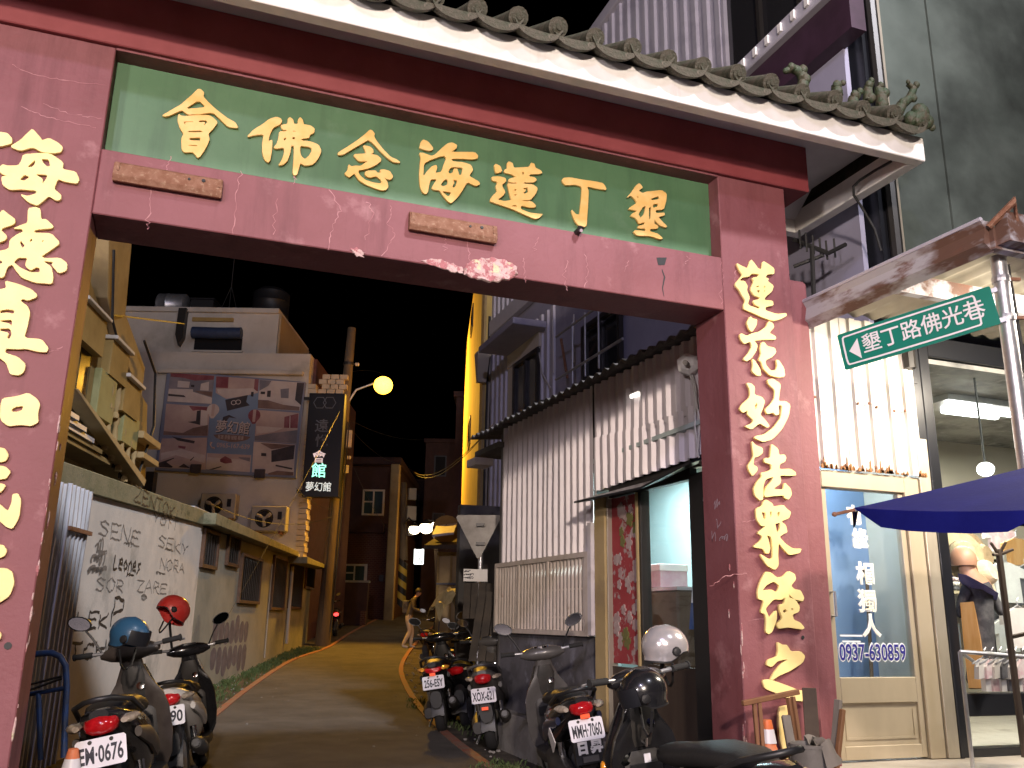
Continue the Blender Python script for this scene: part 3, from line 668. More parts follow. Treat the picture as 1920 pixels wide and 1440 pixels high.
low = thing('graffiti_wall', 'low whitish alley wall covered in black graffiti tags, seen behind the left scooters', 'wall', (0.2, 7.1, 0))
mb = MB(); L1 = W1.len
mb.prism(W1, [(0, -.05), (L1, -.02), (L1, 2.86), (0, 2.56)], -.22, 0); mb.build('wall', M['wall_white'], low)
mb = MB(); mb.prism(W1, [(0, 2.55), (L1 + .02, 2.862), (L1 + .02, 3.10), (0, 2.78)], -.27, .045); mb.build('coping', M['coping'], low, bevel=.012)
def corr(fr, u0, u1, zb, zt, pitch, amp, n, flat=0.5, overlap=None, jit=0.0):
    """Trapezoidal corrugated sheet, ribs upright, between bottom zb(u) and top zt(u)."""
    mb = MB(); us = []; k = int((u1 - u0) / pitch) + 1
    s_ = (1 - flat) / 2
    for i in range(k + 1):
        b = u0 + i * pitch
        for f, h in ((0, 0), (flat * .62, 0), (flat * .62 + s_ * .5, 1), (flat * .62 + s_ * .5 + flat * .5, 1), (flat * 1.12 + s_, 0)):
            u = b + f * pitch
            if u < u1 - 1e-4: us.append((u, h))
    us.append((u1, us[-1][1]))
    rows = []
    for lev in range(7):
        t = lev / 6
        rows.append([fr.P(u, zb(u) + (zt(u) - zb(u)) * t, n + amp * h + jit * noise.noise(Vector((u * 1.7, t * 3, n)))) for u, h in us])
    mb.grid(rows, flip=False); return mb
def corr_round(fr, u0, u1, zb, zt, pitch, amp, n, lv=7, jit=0.0):
    """Sinusoidal corrugated sheet."""
    mb = MB(); k = max(4, int((u1 - u0) / pitch * 6))
    us = [u0 + (u1 - u0) * i / k for i in range(k + 1)]
    mb.grid([[fr.P(u, zb(u) + (zt(u) - zb(u)) * t / (lv - 1), n + amp * math.cos(6.2832 * u / pitch) + jit * noise.noise(Vector((u * 1.3, t, n)))) for u in us] for t in range(lv)])
    return mb
t = thing('zinc_fence_panel', 'upright grey zinc sheets between the left gate pillar and the graffiti wall', 'fence', (-.5, 4.4, 0))
uu = W1.px(140, 1050)[0]
cz = corr(W1, 0, uu * .52, lambda u: 0.02, lambda u: 2.60, .115, .03, .05, jit=.02); cz.build('zinc_sheet', M['zinc'], t, recalc=False)
cz = corr(W1, uu * .5, uu, lambda u: 0.02, lambda u: 2.62, .115, .03, .065, jit=.02); cz.build('zinc_sheet', M['zinc'], t, recalc=False)
mb = MB(); mb.fbox(W1, uu * .55, uu + .02, W1.px(135, 997)[1] - .02, W1.px(135, 997)[1] + .02, .10, .13); mb.build('rail', M['rust'], t)

low2 = thing('lean_to_building', 'grey-green low lean-to with barred windows and a sloping eave along the left of the alley', 'building', (2.8, 16.8, 0.3))
L2 = W2.len
mb = MB(); mb.prism(W2, [(0, 0), (L2, .6), (L2, 2.98), (L2 * .62, 2.92), (0, 2.84)], -3.0, 0); mb.build('wall', M['wall_green'], low2)
mb = MB()
def wz(x, y): return W2.px(x, y)
mb.prism(W2, [(-.25, 2.86), (L2 * .66, 2.93), (L2 * .66, 3.06), (-.25, 3.05)], -.4, .26); mb.build('eave', M['coping'], low2, bevel=.01)
mb = MB(); mb.prism(W2, [(L2 * .655, 2.76), (L2 + .3, 2.86), (L2 + .3, 2.95), (L2 * .655, 2.93)], -.3, .5); mb.build('eave', M['coping'], low2, bevel=.01)
mb = MB(); mb.prism(W2, [(.1, 3.06), (L2, 3.06), (L2, 3.20), (.1, 3.20)], -3.1, -.2); mb.build('roof_sheet', M['zinc'], low2)
for (x0, y0, x1, y1) in ((376, 990, 405, 1070), (423, 998, 446, 1066), (447, 1038, 486, 1135), (508, 1040, 533, 1147), (541, 1045, 565, 1145), (571, 1052, 588, 1108)):
    xm = (x0 + x1) / 2
    ua, ub = W2.px(x0, (y0 + y1) / 2)[0], W2.px(x1, (y0 + y1) / 2)[0]
    zt_, zb_ = W2.px(xm, y0 + 3)[1], W2.px(xm, y1 - 3)[1]
    wf = MB()
    for a, b, c_, d_ in ((ua, ub, zt_ - .06, zt_), (ua, ub, zb_, zb_ + .06), (ua, ua + .07, zb_ + .061, zt_ - .061), (ub - .07, ub, zb_ + .061, zt_ - .061)): wf.fbox(W2, a, b, c_, d_, -.03, .06)
    wf = wf.build('window', M['rust_frame'], low2)
    q = MB(); q.fbox(W2, ua + .07, ub - .07, zb_ + .06, zt_ - .06, -.02, .004); q.build('pane', M['dark_pane'], wf)
    nb = max(3, int((ub - ua) / .17))
    for i in range(nb):
        u = ua + .07 + (ub - ua - .14) * (i + .5) / nb
        q = MB(); q.tube([W2.P(u, zb_ + .05, .04), W2.P(u, zt_ - .05, .04)], .011, 6); q.build('bar', M['bronze'], wf)
q = MB(); u = W2.px(541, 1100)[0]; q.tube([W2.P(u, .75, .06), W2.P(u, 2.7, .06)], .045, 8); q.build('downpipe', M['pipe_pvc'], low2)
q = MB(); u0, u1 = W2.px(497, 1200)[0], W2.px(506, 1100)[0]; q.tube([W2.P(u0, .5, .02), W2.P(u0, 2.6, .02)], .014, 6); q.build('conduit', M['pipe_pvc'], low2)

# --- graffiti: single-stroke letters
SF = {'A': '0,0 .5,1 1,0|.2,.4 .8,.4', 'C': '.95,.85 .5,1 .08,.6 .2,.1 .6,0 1,.2', 'E': '1,1 .1,1 .05,0 1,.05|.1,.52 .8,.55', 'H': '.05,1 .1,0|.9,1 .95,0|.1,.5 .9,.55', 'K': '.1,1 .1,0|.95,1 .12,.45 1,0', 'L': '.1,1 .05,0 .9,.1', 'N': '.05,0 .08,1 .9,0 .95,1',
      'O': '.5,1 .1,.75 .05,.3 .4,0 .85,.2 .95,.7 .5,1', 'P': '.1,0 .12,1 .8,.95 .85,.6 .1,.45', 'R': '.1,0 .12,1 .8,.95 .8,.6 .15,.5 .95,0', 'S': '.95,.9 .4,1 .1,.75 .85,.4 .7,.05 .05,.1', 'T': '0,.95 1,1|.5,1 .45,0', 'Y': '0,1 .5,.5 1,1|.5,.5 .4,0', 'Z': '.05,1 .95,1 .05,0 1,.05', '.': '.4,.0 .5,.06',
      'e': '.1,.4 .8,.45 .6,.8 .15,.6 .15,.15 .9,.1', 'o': '.5,.75 .1,.45 .4,0 .85,.35 .5,.75', 'n': '.1,0 .15,.7|.15,.5 .6,.75 .85,.5 .85,0', 's': '.85,.7 .2,.65 .75,.3 .1,.02'}
def graff(fr, txt, u, z, w_, h_, wd, mt, parent, n=.003, slant=0.0, seed=0, jit=.13):
    r2 = random.Random(seed); mb = MB(); k = len(txt); cw = w_ / k
    for i, c_ in enumerate(txt):
        for st in SF.get(c_, SF['S']).split('|'):
            pts = [tuple(map(float, q.split(','))) for q in st.split()]
            P_ = []
            for (a, b), (c2, d2) in zip(pts, pts[1:]):
                for j in range(4): P_.append((a + (c2 - a) * j / 4, b + (d2 - b) * j / 4))
            P_.append(pts[-1])
            P_ = [(u + cw * (i + .04 + .92 * (a + r2.uniform(-jit, jit) * .5)) + slant * b * h_, z + h_ * (b + r2.uniform(-jit, jit) * .5) * (1 + .08 * math.sin(i * 2.1 + seed))) for a, b in P_]
            ribbon(mb, fr, P_, [wd * r2.uniform(.7, 1.25) for _ in P_], n)
    return mb.build('graffiti_tag', mt, parent, recalc=False)
def gpx(fr, txt, x0, y0, x1, y1, wd, mt, parent, n=.003, **k):
    ua, zt = fr.px(x0, y0); ub, zb = fr.px(x1, y1)
    zc = fr.px((x0 + x1) / 2, (y0 + y1) / 2)[1]; h = abs(fr.px((x0 + x1) / 2, y0)[1] - fr.px((x0 + x1) / 2, y1)[1])
    return graff(fr, txt, ua, zc - h / 2, ub - ua, h, wd, mt, parent, n, **k)
gpx(W1, 'ZENTOK', 243, 930, 322, 956, .022, M['ink'], low, n=.05, seed=1)
gpx(W1, '...', 324, 950, 345, 962, .035, M['ink'], low, n=.05, seed=2, jit=.02)
gpx(W1, 'YOTT', 286, 968, 334, 988, .022, M['ink_grey'], low, seed=3)
gpx(W1, 'SENE', 184, 984, 262, 1014, .022, M['ink_grey'], low, seed=4)
gpx(W1, 'Leones', 214, 1044, 263, 1072, .034, M['ink'], low, seed=5)
gpx(W1, 'SEKY', 296, 1012, 352, 1034, .020, M['ink_grey'], low, seed=6)
gpx(W1, 'LEK', 142, 1148, 200, 1180, .030, M['ink'], low, seed=7, slant=.15)
gpx(W1, 'P', 210, 1125, 232, 1178, .040, M['ink'], low, seed=8)
gpx(W1, 'TCHE', 130, 1204, 218, 1234, .032, M['ink'], low, seed=9)
gpx(W1, 'NORA', 300, 1050, 345, 1072, .02, M['ink_grey'], low, seed=10)
gpx(W1, 'ZARE', 256, 1090, 312, 1112, .018, M['ink_grey'], low, seed=11)
gpx(W1, 'SOR', 180, 1085, 232, 1110, .018, M['ink_grey'], low, seed=12)
mb = MB(); u, z = W1.px(182, 1060); squig(mb, W1, u - .25, z - .05, .5, .10, .003, .05, seed=2.2, loops=4); squig(mb, W1, u - .2, z + .07, .38, .16, .0034, .04, seed=3.1, loops=4); squig(mb, W1, u - .12, z + .2, .22, .2, .0038, .03, seed=4.4, loops=3)
mb.build('graffiti_tag', M['ink_grey'], low, recalc=False)
for i, (x, y, w_, h_) in enumerate(((243, 1078, .3, .05), (315, 1030, .35, .04), (190, 1035, .3, .05), (240, 1020, .28, .06), (330, 1125, .2, .1), (270, 1120, .25, .08), (300, 1075, .5, .03))):
    mb = MB(); u, z = W1.px(x, y); squig(mb, W1, u - w_ / 2, z, w_, h_, .003, .018, seed=i + .7, loops=3 + i % 3); mb.build('graffiti_scribble', M['ink'] if i == 0 else M['ink_grey'], low, recalc=False)
ua, ub = W2.px(396, 1210)[0], W2.px(463, 1210)[0]; zt_, zb_ = W2.px(430, 1160)[1], W2.px(430, 1258)[1]; zm = (zt_ + zb_) / 2
for row in range(2):
    for i in range(7):
        mb = MB(); uc = ua + (ub - ua) * (i + .5) / 7; hw = (ub - ua) / 14 * .98
        z0, z1 = (zm + .01, zt_ + .08 * math.sin(i * 2)) if row == 0 else (zb_ + .08 * math.cos(i * 1.7), zm - .01)
        pol = [(uc + hw * math.cos(a) * (1 + .1 * math.sin(3 * a + i)), (z0 + z1) / 2 + (z1 - z0) / 2 * math.copysign(abs(math.sin(a)) ** .7, math.sin(a))) for a in [j * .524 for j in range(12)]]
        mb.prism(W2, pol, .0, .002 + .0006 * (i % 2)); mb.build('graffiti_bubble', M['ink_violet'], low2)
mb = MB(); squig(mb, W2, W2.px(362, 1200)[0], W2.px(368, 1200)[1], .35, .9, .003, .02, seed=5, loops=5); mb.build('graffiti_scribble', M['ink_grey'], low2, recalc=False)

# ------------------------------------------------------------------ yellow building with the outside stair
M['tan'] = mat('yellow_tan_render', (0.47, 0.35, 0.17), 0.9, col2=(0.40, 0.29, 0.13), scale=1.5, stain=(0.30, 0.22, 0.12), sscale=1.4, bump=0.15, bscale=30)
M['tan_dark'] = mat('ochre_render', (0.36, 0.25, 0.09), 0.9, col2=(0.28, 0.19, 0.065), scale=2)
M['olive'] = mat('olive_panel', (0.30, 0.30, 0.14), 0.8, col2=(0.25, 0.25, 0.11), scale=3)
M['white_stone'] = mat('white_stone_sill', (0.62, 0.58, 0.52), 0.8)
LB = Frame(tuple(W1.o - W1.n * .75), to=tuple(W1.o - W1.n * .75 + W1.u * 9))
apt = thing('stair_building', 'tan building with an outside stair and baluster parapet above the graffiti wall', 'building', (-1.2, 7, 0))
def LP(*pts): return [LB.px(x, y) for x, y in pts]
mb = MB(); mb.prism(LB, LP((60, 400), (282, 400), (262, 580), (300, 690), (300, 770), (276, 915), (60, 915)), -5, -.55); mb.build('wall', M['tan'], apt)
mb = MB(); mb.prism(LB, LP((240, 400), (284, 400), (268, 590), (302, 690), (296, 745), (252, 640), (236, 560)), -.549, -.25); mb.build('pilaster', M['tan'], apt, bevel=.01)
mb = MB(); mb.prism(LB, LP((172, 440), (184, 440), (247, 636), (238, 640)), -.549, -.3); mb.build('sloping_rail', M['tan_dark'], apt)
mb = MB(); mb.prism(LB, LP((165, 560), (200, 590), (235, 640), (260, 690), (300, 760), (296, 905), (262, 905), (140, 735)), -.549, -.2); mb.build('stair_parapet', M['tan_dark'], apt)
for i, (x, y, wd_, hh) in enumerate(((193, 580, 50, 8), (240, 648, 36, 8), (262, 716, 32, 8), (288, 826, 34, 14), (286, 862, 30, 12))):
    a, b = LB.px(x - wd_ / 2, y), LB.px(x + wd_ / 2, y); zt_, zb_ = LB.px(x, y - hh / 2)[1], LB.px(x, y + hh / 2)[1]
    mb = MB(); mb.fbox(LB, a[0], b[0], zb_, zt_, -.45, -.02); mb.build('ledge', M['white_stone'] if i < 3 else M['tan'], apt, bevel=.008)
    if i < 3:
        mb = MB(); mb.fbox(LB, a[0] + .03, b[0] - .03, zb_ - .5, zb_ - .002, -.45, -.08); mb.build('planter_box', M['tan_dark'], apt)
for (x, y, w_, h_) in ((215, 745, 32, 95), (258, 808, 30, 62)):
    a, b = LB.px(x - w_ / 2, y)[0], LB.px(x + w_ / 2, y)[0]; zt_, zb_ = LB.px(x, y - h_ / 2)[1], LB.px(x, y + h_ / 2)[1]
    mb = MB(); mb.fbox(LB, a, b, zb_, zt_, -.2, -.1); mb.build('newel_panel', M['olive'], apt, bevel=.01)
for (x, y) in ((228, 722), (240, 742), (221, 800), (233, 820), (245, 842), (256, 862), (265, 880)):
    u, z = LB.px(x, y); mb = MB()
    mb.lathe([(.05, -.34), (.05, -.28), (.03, -.25), (.055, -.1), (.03, .15), (.045, .2), (.05, .28)], LB.P(u, z, -.14), n=10); mb.build('baluster', M['tan'], apt, smooth=40)
    q = MB(); q.fbox(LB, u - .085, u + .085, z - .30, z + .28, -.21, -.196); q.build('baluster_shade_plate', M['dark_pane'], apt)  # dark plate stands in for the shaded gap behind the baluster
mb = MB(); mb.prism(LB, LP((138, 728), (146, 730), (272, 900), (268, 912)), -.199, .02); mb.build('stair_string', M['tan'], apt, bevel=.006)
for i in range(5):
    x0, y0 = 128 + i * 11, 770 + i * 17
    a, b = LB.px(x0 - 30, y0)[0], LB.px(x0 + 26 + i * 8, y0)[0]; z = LB.px(x0, y0)[1]
    mb = MB(); mb.fbox(LB, a, b, z - .03, z + .03, -1.6, -.02 - .03 * i); mb.build('stair_tread', M['zinc'] if i < 3 else M['tan_dark'], apt)
mb = MB()
for (x, y0, y1, w_) in ((168, 570, 735, 8), (187, 590, 800, 10)):
    a, b = LB.px(x - w_, (y0 + y1) / 2)[0], LB.px(x + w_, (y0 + y1) / 2)[0]; mb.fbox(LB, a, b, LB.px(x, y1)[1], LB.px(x, y0)[1], -.545, -.19)
mb.build('dark_wall_strip', M['dark_pane'], apt, kind='stuff')  # solid dark boxes on the wall, nothing is cut open
q = MB(); q.tube([LB.P(*LB.px(241, 470), -.2), LB.P(*LB.px(238, 600), -.2), LB.P(*LB.px(252, 660), -.2)], .02, 6); q.build('wall_cable', M['cable'], apt)
q = MB(); q.tube([LB.P(*LB.px(283, 640), -.1), LB.P(*LB.px(303, 700), -.1), LB.P(*LB.px(300, 800), -.1), LB.P(*LB.px(268, 905), -.1)], .022, 6); q.build('wall_cable', M['cable'], apt)
# iron rod from the tan building to the white one
q = MB(); q.bar(LB.P(*LB.px(238, 592), -.2), at_d(345, 607, 18), .022, .022); tag(q.build('iron_bracket', M['cable']), 'thin dark iron bar reaching right from the tan building', 'bracket')

# ------------------------------------------------------------------ white building with the billboard
M['wb'] = mat('off_white_render', (0.56, 0.52, 0.47), 0.9, col2=(0.48, 0.445, 0.40), scale=.9, stain=(0.38, 0.35, 0.30), sscale=.7, bump=0.1, bscale=20)
M['wb_side'] = mat('sandy_render', (0.40, 0.31, 0.20), 0.9, col2=(0.33, 0.25, 0.16), scale=1.0)
M['brickred'] = mat('dark_red_tile', (0.10, 0.035, 0.03), 0.8, col2=(0.13, 0.05, 0.04), scale=5)
def FF(d): return Frame((CAM.x + HEAD.x * d, CAM.y + HEAD.y * d), math.degrees(YAW))
B_ = FF(26.5)
wb = thing('white_building', 'off-white flat-roofed building behind the lean-to, carrying the photo billboard', 'building', tuple(B_.P(-8, .6)))
def BP(*pts): return [B_.px(x, y) for x, y in pts]
zt1 = B_.px(400, 580)[1]; zt2 = B_.px(540, 663)[1]
mb = MB(); mb.fbox(B_, B_.px(220, 800)[0], B_.px(572, 800)[0], .3, zt2, -8, 0); mb.build('lower_block', M['wb'], wb)
mb = MB(); mb.fbox(B_, B_.px(220, 620)[0], B_.px(515, 620)[0], zt2 + .002, zt1, -4.5, -.35); mb.build('upper_block', M['wb'], wb)
mb = MB(); mb.fbox(B_, B_.px(220, 570)[0], B_.px(518, 590)[0], zt1 + .002, zt1 + .16, -4.6, -.25); mb.build('parapet', M['wb'], wb, bevel=.01)
mb = MB(); mb.fbox(B_, B_.px(300, 694)[0], B_.px(570, 705)[0], B_.px(440, 704)[1], B_.px(440, 696)[1], .002, .22); mb.build('cornice_band', M['wb'], wb, bevel=.02)
mb = MB(); a = B_.px(572, 800)[0]; mb.fbox(B_, a + .002, a + .10, .3, zt2 - .02, -7.9, -.5); mb.build('side_wall', M['brickred'], wb)
mb = MB(); a2 = B_.px(516, 620)[0]; mb.fbox(B_, a2 + .001, a2 + .06, zt2 + .01, zt1 - .01, -4.4, -.36); mb.build('side_wall', M['wb_side'], wb)
# white brick quoin at the corner: bricks one by one where they show
M['wbrick'] = mat('white_glazed_brick', (0.52, 0.44, 0.32), 0.6, col2=(0.46, 0.38, 0.27), scale=4)
ref = None; zq0, zq1 = 1.2, B_.px(575, 712)[1]; k = int((zq1 - zq0) / .16)
for i in range(k):
    mb = MB(); mb.fbox(B_, a + .0 + (.004 if i % 2 else 0), a + .24 + (.03 if i % 2 else 0), zq0 + i * .16, zq0 + i * .16 + .145, -.45, .03)
    mb.build('brick', M['wbrick'], wb)
mb = MB()
for j in range(4):
    for i in range(3):
        mb.fbox(B_, a + .28 + i * .27 + .1 * (j % 2), a + .52 + i * .27 + .1 * (j % 2), B_.px(590, 735)[1] + j * .16, B_.px(590, 735)[1] + j * .16 + .145, -.5, -.2)
mb.build('brick_course', M['wbrick'], wb, kind='stuff')
# window with the rolled blue awning
ua, ub = B_.px(358, 640)[0], B_.px(448, 640)[0]; zt_, zm_, zb_ = B_.px(404, 612)[1], B_.px(404, 632)[1], B_.px(404, 652)[1]
mb = MB(); mb.fbox(B_, ua, ub, zb_, zm_ + .1, -.352, -.30); wn = mb.build('window', M['dark_pane'], wb)
q = MB(); q.fbox(B_, ua - .05, ub + .05, zb_ - .06, zb_ - .001, -.34, -.25); q.build('sill', M['wb'], wn)
M['blue_cloth'] = mat('dark_blue_awning', (0.022, 0.035, 0.085), 0.6, col2=(0.03, 0.05, 0.11), scale=6)
q = MB(); q.tube([B_.P(ua - .02, (zt_ + zm_) / 2, -.10), B_.P((ua + ub) / 2, (zt_ + zm_) / 2 - .02, -.09), B_.P(ub + .02, (zt_ + zm_) / 2, -.10)], (zt_ - zm_) / 2 * 1.05, 12); q.build('rolled_awning', M['blue_cloth'], wb, smooth=50)
mb = MB(); mb.fbox(B_, B_.px(355, 590)[0], B_.px(432, 596)[0], B_.px(395, 597)[1], B_.px(395, 590)[1], -.349, -.27); mb.build('vent_slot', M['tan_dark'], wb)
mb = MB(); mb.prism(B_, BP((333, 575), (347, 575), (340, 630), (331, 645), (326, 625)), -.349, -.1); mb.build('dark_downpipe', M['bronze'], wb)
mb = MB(); mb.fbox(B_, B_.px(278, 915)[0], B_.px(293, 915)[0], B_.px(285, 925)[1], B_.px(285, 887)[1], .002, .3); mb.build('meter_box', M['bronze'], wb)
# roof tanks
t = thing('steel_water_tank', 'shiny horizontal steel water tank on the white building roof', 'water tank', tuple(B_.P(B_.px(300, 548)[0], zt1 + .17, -1)))
c0, c1 = B_.P(B_.px(272, 548)[0], zt1 + .55, -1.2), B_.P(B_.px(325, 550)[0], zt1 + .55, -1.2)
mb = MB(); mb.lathe([(.05, -.06), (.3, -.04), (.38, .02), (.38, .3), (.395, .32), (.38, .34), (.38, (c1 - c0).length - .02), (.3, (c1 - c0).length + .04), (.05, (c1 - c0).length + .06)], c0, c1 - c0, 18); mb.build('tank_body', M['steel'], t, smooth=40)
for f in (.25, .75):
    q = MB(); p = c0.lerp(c1, f); q.box(p.x - .05, p.x + .05, p.y - .3, p.y + .3, zt1 + .17, zt1 + .25); q.build('saddle', M['bronze'], t)
t = thing('upright_water_tank', 'dark upright water tank with a domed lid on the white building roof', 'water tank', tuple(B_.P(B_.px(470, 580)[0], zt1 + .17, -2)))
p = B_.P(B_.px(468, 560)[0], zt1 + .17, -2.4); M['dark_steel'] = mat('dark_tank_steel', (0.018, 0.018, 0.02), 0.5, 0.2)
mb = MB(); mb.lathe([(.6, 0), (.62, .05), (.62, .4), (.635, .42), (.62, .44), (.62, .9), (.635, .92), (.62, .94), (.62, 1.25), (.4, 1.42), (.12, 1.48)], p, n=20); mb.build('tank_body', M['dark_steel'], t, smooth=40)
q = MB(); q.lathe([(.16, 1.44), (.16, 1.5), (.05, 1.52)], p, n=12); q.build('lid', M['steel'], t)
t = thing('tripod_mast', 'thin wire tripod mast on the white building roof', 'mast', tuple(B_.P(B_.px(410, 575)[0], zt1 + .17, -1)))
p = B_.P(B_.px(410, 575)[0], zt1 + .17, -1)
q = MB(); q.tube([p + Vector((0, 0, .9)), p + Vector((0, 0, 2.6))], .015, 6); q.build('mast_rod', M['cable'], t)
for dx, dy in ((-.3, 0), (.3, 0), (0, .3)):
    q = MB(); q.tube([p + Vector((dx, dy, 0)), p + Vector((0, 0, 1.0))], .012, 5); q.build('leg', M['cable'], t)
t = thing('roof_box', 'dark square box beside the steel tank on the white roof', 'box', tuple(B_.P(B_.px(362, 560)[0], zt1 + .17, -1)))
q = MB(); q.fbox(B_, B_.px(340, 560)[0], B_.px(384, 560)[0], zt1 + .165, zt1 + .62, -1.6, -.8); q.build('box_body', M['dark_steel'], t, bevel=.01)
q = MB(); q.fbox(B_, B_.px(338, 560)[0], B_.px(386, 560)[0], zt1 + .622, zt1 + .66, -1.65, -.75); q.build('lid', M['dark_steel'], t)

# billboard: eight room photographs round a blue centre panel
bb = thing('photo_billboard', 'large blue-framed billboard of hotel room photographs on the white building', 'billboard', tuple(B_.P(B_.px(440, 890)[0], B_.px(440, 890)[1], .1)))
M['bb_blue'] = mat('printed_blue', (0.16, 0.22, 0.33), 0.6, col2=(0.19, 0.25, 0.36), scale=2)
M['bb_frame'] = mat('blue_grey_frame', (0.17, 0.19, 0.27), 0.6)
M['p_tan'] = mat('printed_beige', (0.48, 0.36, 0.32), 0.7, col2=(0.36, 0.25, 0.24), scale=1.6, lo=.35, hi=.7)
M['p_white'] = mat('printed_white', (0.55, 0.47, 0.44), 0.7, col2=(0.46, 0.38, 0.36), scale=2)
M['p_red'] = mat('printed_maroon', (0.17, 0.035, 0.05), 0.7, col2=(0.26, 0.09, 0.10), scale=2)
M['p_dark'] = mat('printed_black', (0.03, 0.025, 0.03), 0.7, col2=(0.06, 0.045, 0.05), scale=3)
M['p_grey'] = mat('printed_grey', (0.16, 0.15, 0.18), 0.7, col2=(0.26, 0.22, 0.24), scale=1.4)
M['p_brown'] = mat('printed_brown', (0.15, 0.09, 0.075), 0.7, col2=(0.22, 0.14, 0.12), scale=2)
ZB_ = (290, 690, 5.333)
def bpoly(pts, n=0): return B_.poly(pts, n, *ZB_)
mb = MB(); mb.prism(B_, bpoly([(140, 30), (1520, 150), (1425, 1110), (20, 1030)]), .02, .14); mb.build('frame', M['bb_frame'], bb, bevel=.02)
mb = MB(); mb.prism(B_, bpoly([(600, 90), (1065, 130), (985, 1045), (530, 1020)]), .14, .146); mb.build('centre_panel', M['bb_blue'], bb)
def photo(base, mt, shapes):
    mb = MB(); mb.prism(B_, bpoly(base), .146, .15); o = mb.build('photo_panel', M[mt], bb)
    for i, (mk, pts) in enumerate(shapes):
        q = MB(); q.prism(B_, bpoly(pts), .15, .152 + .0012 * i); q.build('printed_shape', M[mk], o)
photo([(175, 60), (615, 90), (585, 375), (140, 350)], 'p_grey', [('p_red', [(180, 62), (612, 92), (605, 130), (420, 140), (300, 110), (178, 100)]), ('p_white', [(250, 140), (370, 150), (360, 210), (245, 205)]), ('p_white', [(480, 170), (560, 150), (555, 240), (470, 235)]), ('p_white', [(160, 220), (400, 225), (400, 250), (590, 310), (585, 370), (145, 345)]), ('p_dark', [(155, 270), (310, 285), (330, 305), (155, 292)]), ('p_dark', [(380, 180), (415, 182), (412, 205), (382, 203)]), ('p_brown', [(410, 240), (590, 250), (588, 300), (480, 270)])])
photo([(630, 95), (1055, 125), (1045, 260), (930, 290), (730, 320), (625, 260)], 'p_tan', [('p_red', [(632, 97), (755, 103), (748, 215), (628, 208)]), ('p_red', [(1015, 122), (1055, 125), (1045, 245), (1005, 235)]), ('p_white', [(640, 225), (1000, 215), (1040, 250), (930, 285), (740, 315), (650, 260)]), ('p_dark', [(980, 250), (1005, 252), (1000, 300), (975, 295)])])
photo([(1060, 130), (1510, 160), (1460, 440), (1045, 415)], 'p_white', [('p_grey', [(1062, 132), (1180, 142), (1150, 190), (1060, 240)]), ('p_grey', [(1270, 225), (1355, 215), (1350, 315), (1275, 310)]), ('p_dark', [(1435, 160), (1508, 162), (1475, 385), (1415, 330)]), ('p_dark', [(1140, 240), (1175, 238), (1170, 302), (1135, 300)]), ('p_dark', [(1075, 248), (1118, 250), (1115, 275), (1072, 272)]), ('p_brown', [(1048, 330), (1150, 335), (1300, 380), (1460, 400), (1458, 438), (1046, 412)])])
photo([(135, 368), (570, 400), (545, 690), (105, 680)], 'p_tan', [('p_red', [(360, 390), (560, 402), (555, 450), (450, 430), (400, 440)]), ('p_dark', [(440, 440), (478, 435), (470, 580), (345, 550), (430, 540)]), ('p_white', [(480, 430), (548, 440), (540, 590), (475, 580)]), ('p_brown', [(110, 640), (300, 660), (400, 610), (550, 580), (545, 688), (106, 678)])])
photo([(1035, 430), (1455, 460), (1425, 765), (1012, 735)], 'p_tan', [('p_red', [(1310, 500), (1450, 465), (1440, 612), (1305, 608)]), ('p_white', [(1362, 492), (1370, 490), (1366, 610), (1358, 610)]), ('p_grey', [(1015, 690), (1200, 660), (1440, 630), (1428, 762), (1014, 733)]), ('p_white', [(1030, 590), (1300, 610), (1200, 650), (1030, 670)])])
photo([(90, 715), (540, 705), (525, 1025), (50, 1005)], 'p_tan', [('p_dark', [(190, 695), (420, 740), (410, 765), (250, 735)]), ('p_white', [(80, 860), (280, 820), (520, 880), (515, 960), (230, 880), (80, 930)]), ('p_dark', [(50, 960), (215, 905), (210, 915), (60, 985)]), ('p_dark', [(65, 985), (130, 945), (200, 995), (190, 1005), (65, 1000)]), ('p_dark', [(255, 1000), (310, 965), (375, 1010)]), ('p_red', [(255, 785), (330, 795), (320, 820), (255, 805)]), ('p_dark', [(370, 930), (410, 895), (412, 902), (378, 938)])])
photo([(540, 860), (980, 880), (965, 1050), (528, 1020)], 'p_white', [('p_tan', [(545, 862), (975, 880), (970, 930), (545, 900)]), ('p_red', [(670, 920), (720, 890), (780, 920), (790, 955), (720, 965), (670, 945)]), ('p_grey', [(850, 900), (968, 905), (965, 945), (880, 920)]), ('p_dark', [(560, 1022), (680, 990), (684, 998), (600, 1024)])])
photo([(1005, 745), (1420, 775), (1400, 1085), (985, 1050)], 'p_white', [('p_brown', [(1070, 760), (1420, 780), (1250, 815), (1180, 822)]), ('p_dark', [(1180, 835), (1415, 780), (1400, 920), (1180, 950)]), ('p_dark', [(1080, 858), (1130, 862), (1128, 892), (1078, 888)]), ('p_dark', [(1225, 975), (1390, 1010), (1385, 1025), (1220, 990)]), ('p_brown', [(1150, 1060), (1240, 1035), (1400, 1050), (1398, 1083), (1150, 1075)])])
q = MB(); q.prism(B_, bpoly([(720, 330), (945, 282), (930, 350), (965, 385), (740, 440)]), .1465, .152); fl = q.build('black_flag', M['p_dark'], bb)
for (cx, cy) in ((805, 358), (850, 352)):
    q = MB(); u, z = B_.px(290 + cx / 5.333, 690 + cy / 5.333); r1 = .085
    q.grid([[B_.P(u + r_ * math.cos(t_ * .5236), z + r_ * math.sin(t_ * .5236) * .9, .154) for t_ in range(13)] for r_ in (r1, r1 - .022)]); q.build('flag_ring', M['p_white'], fl)
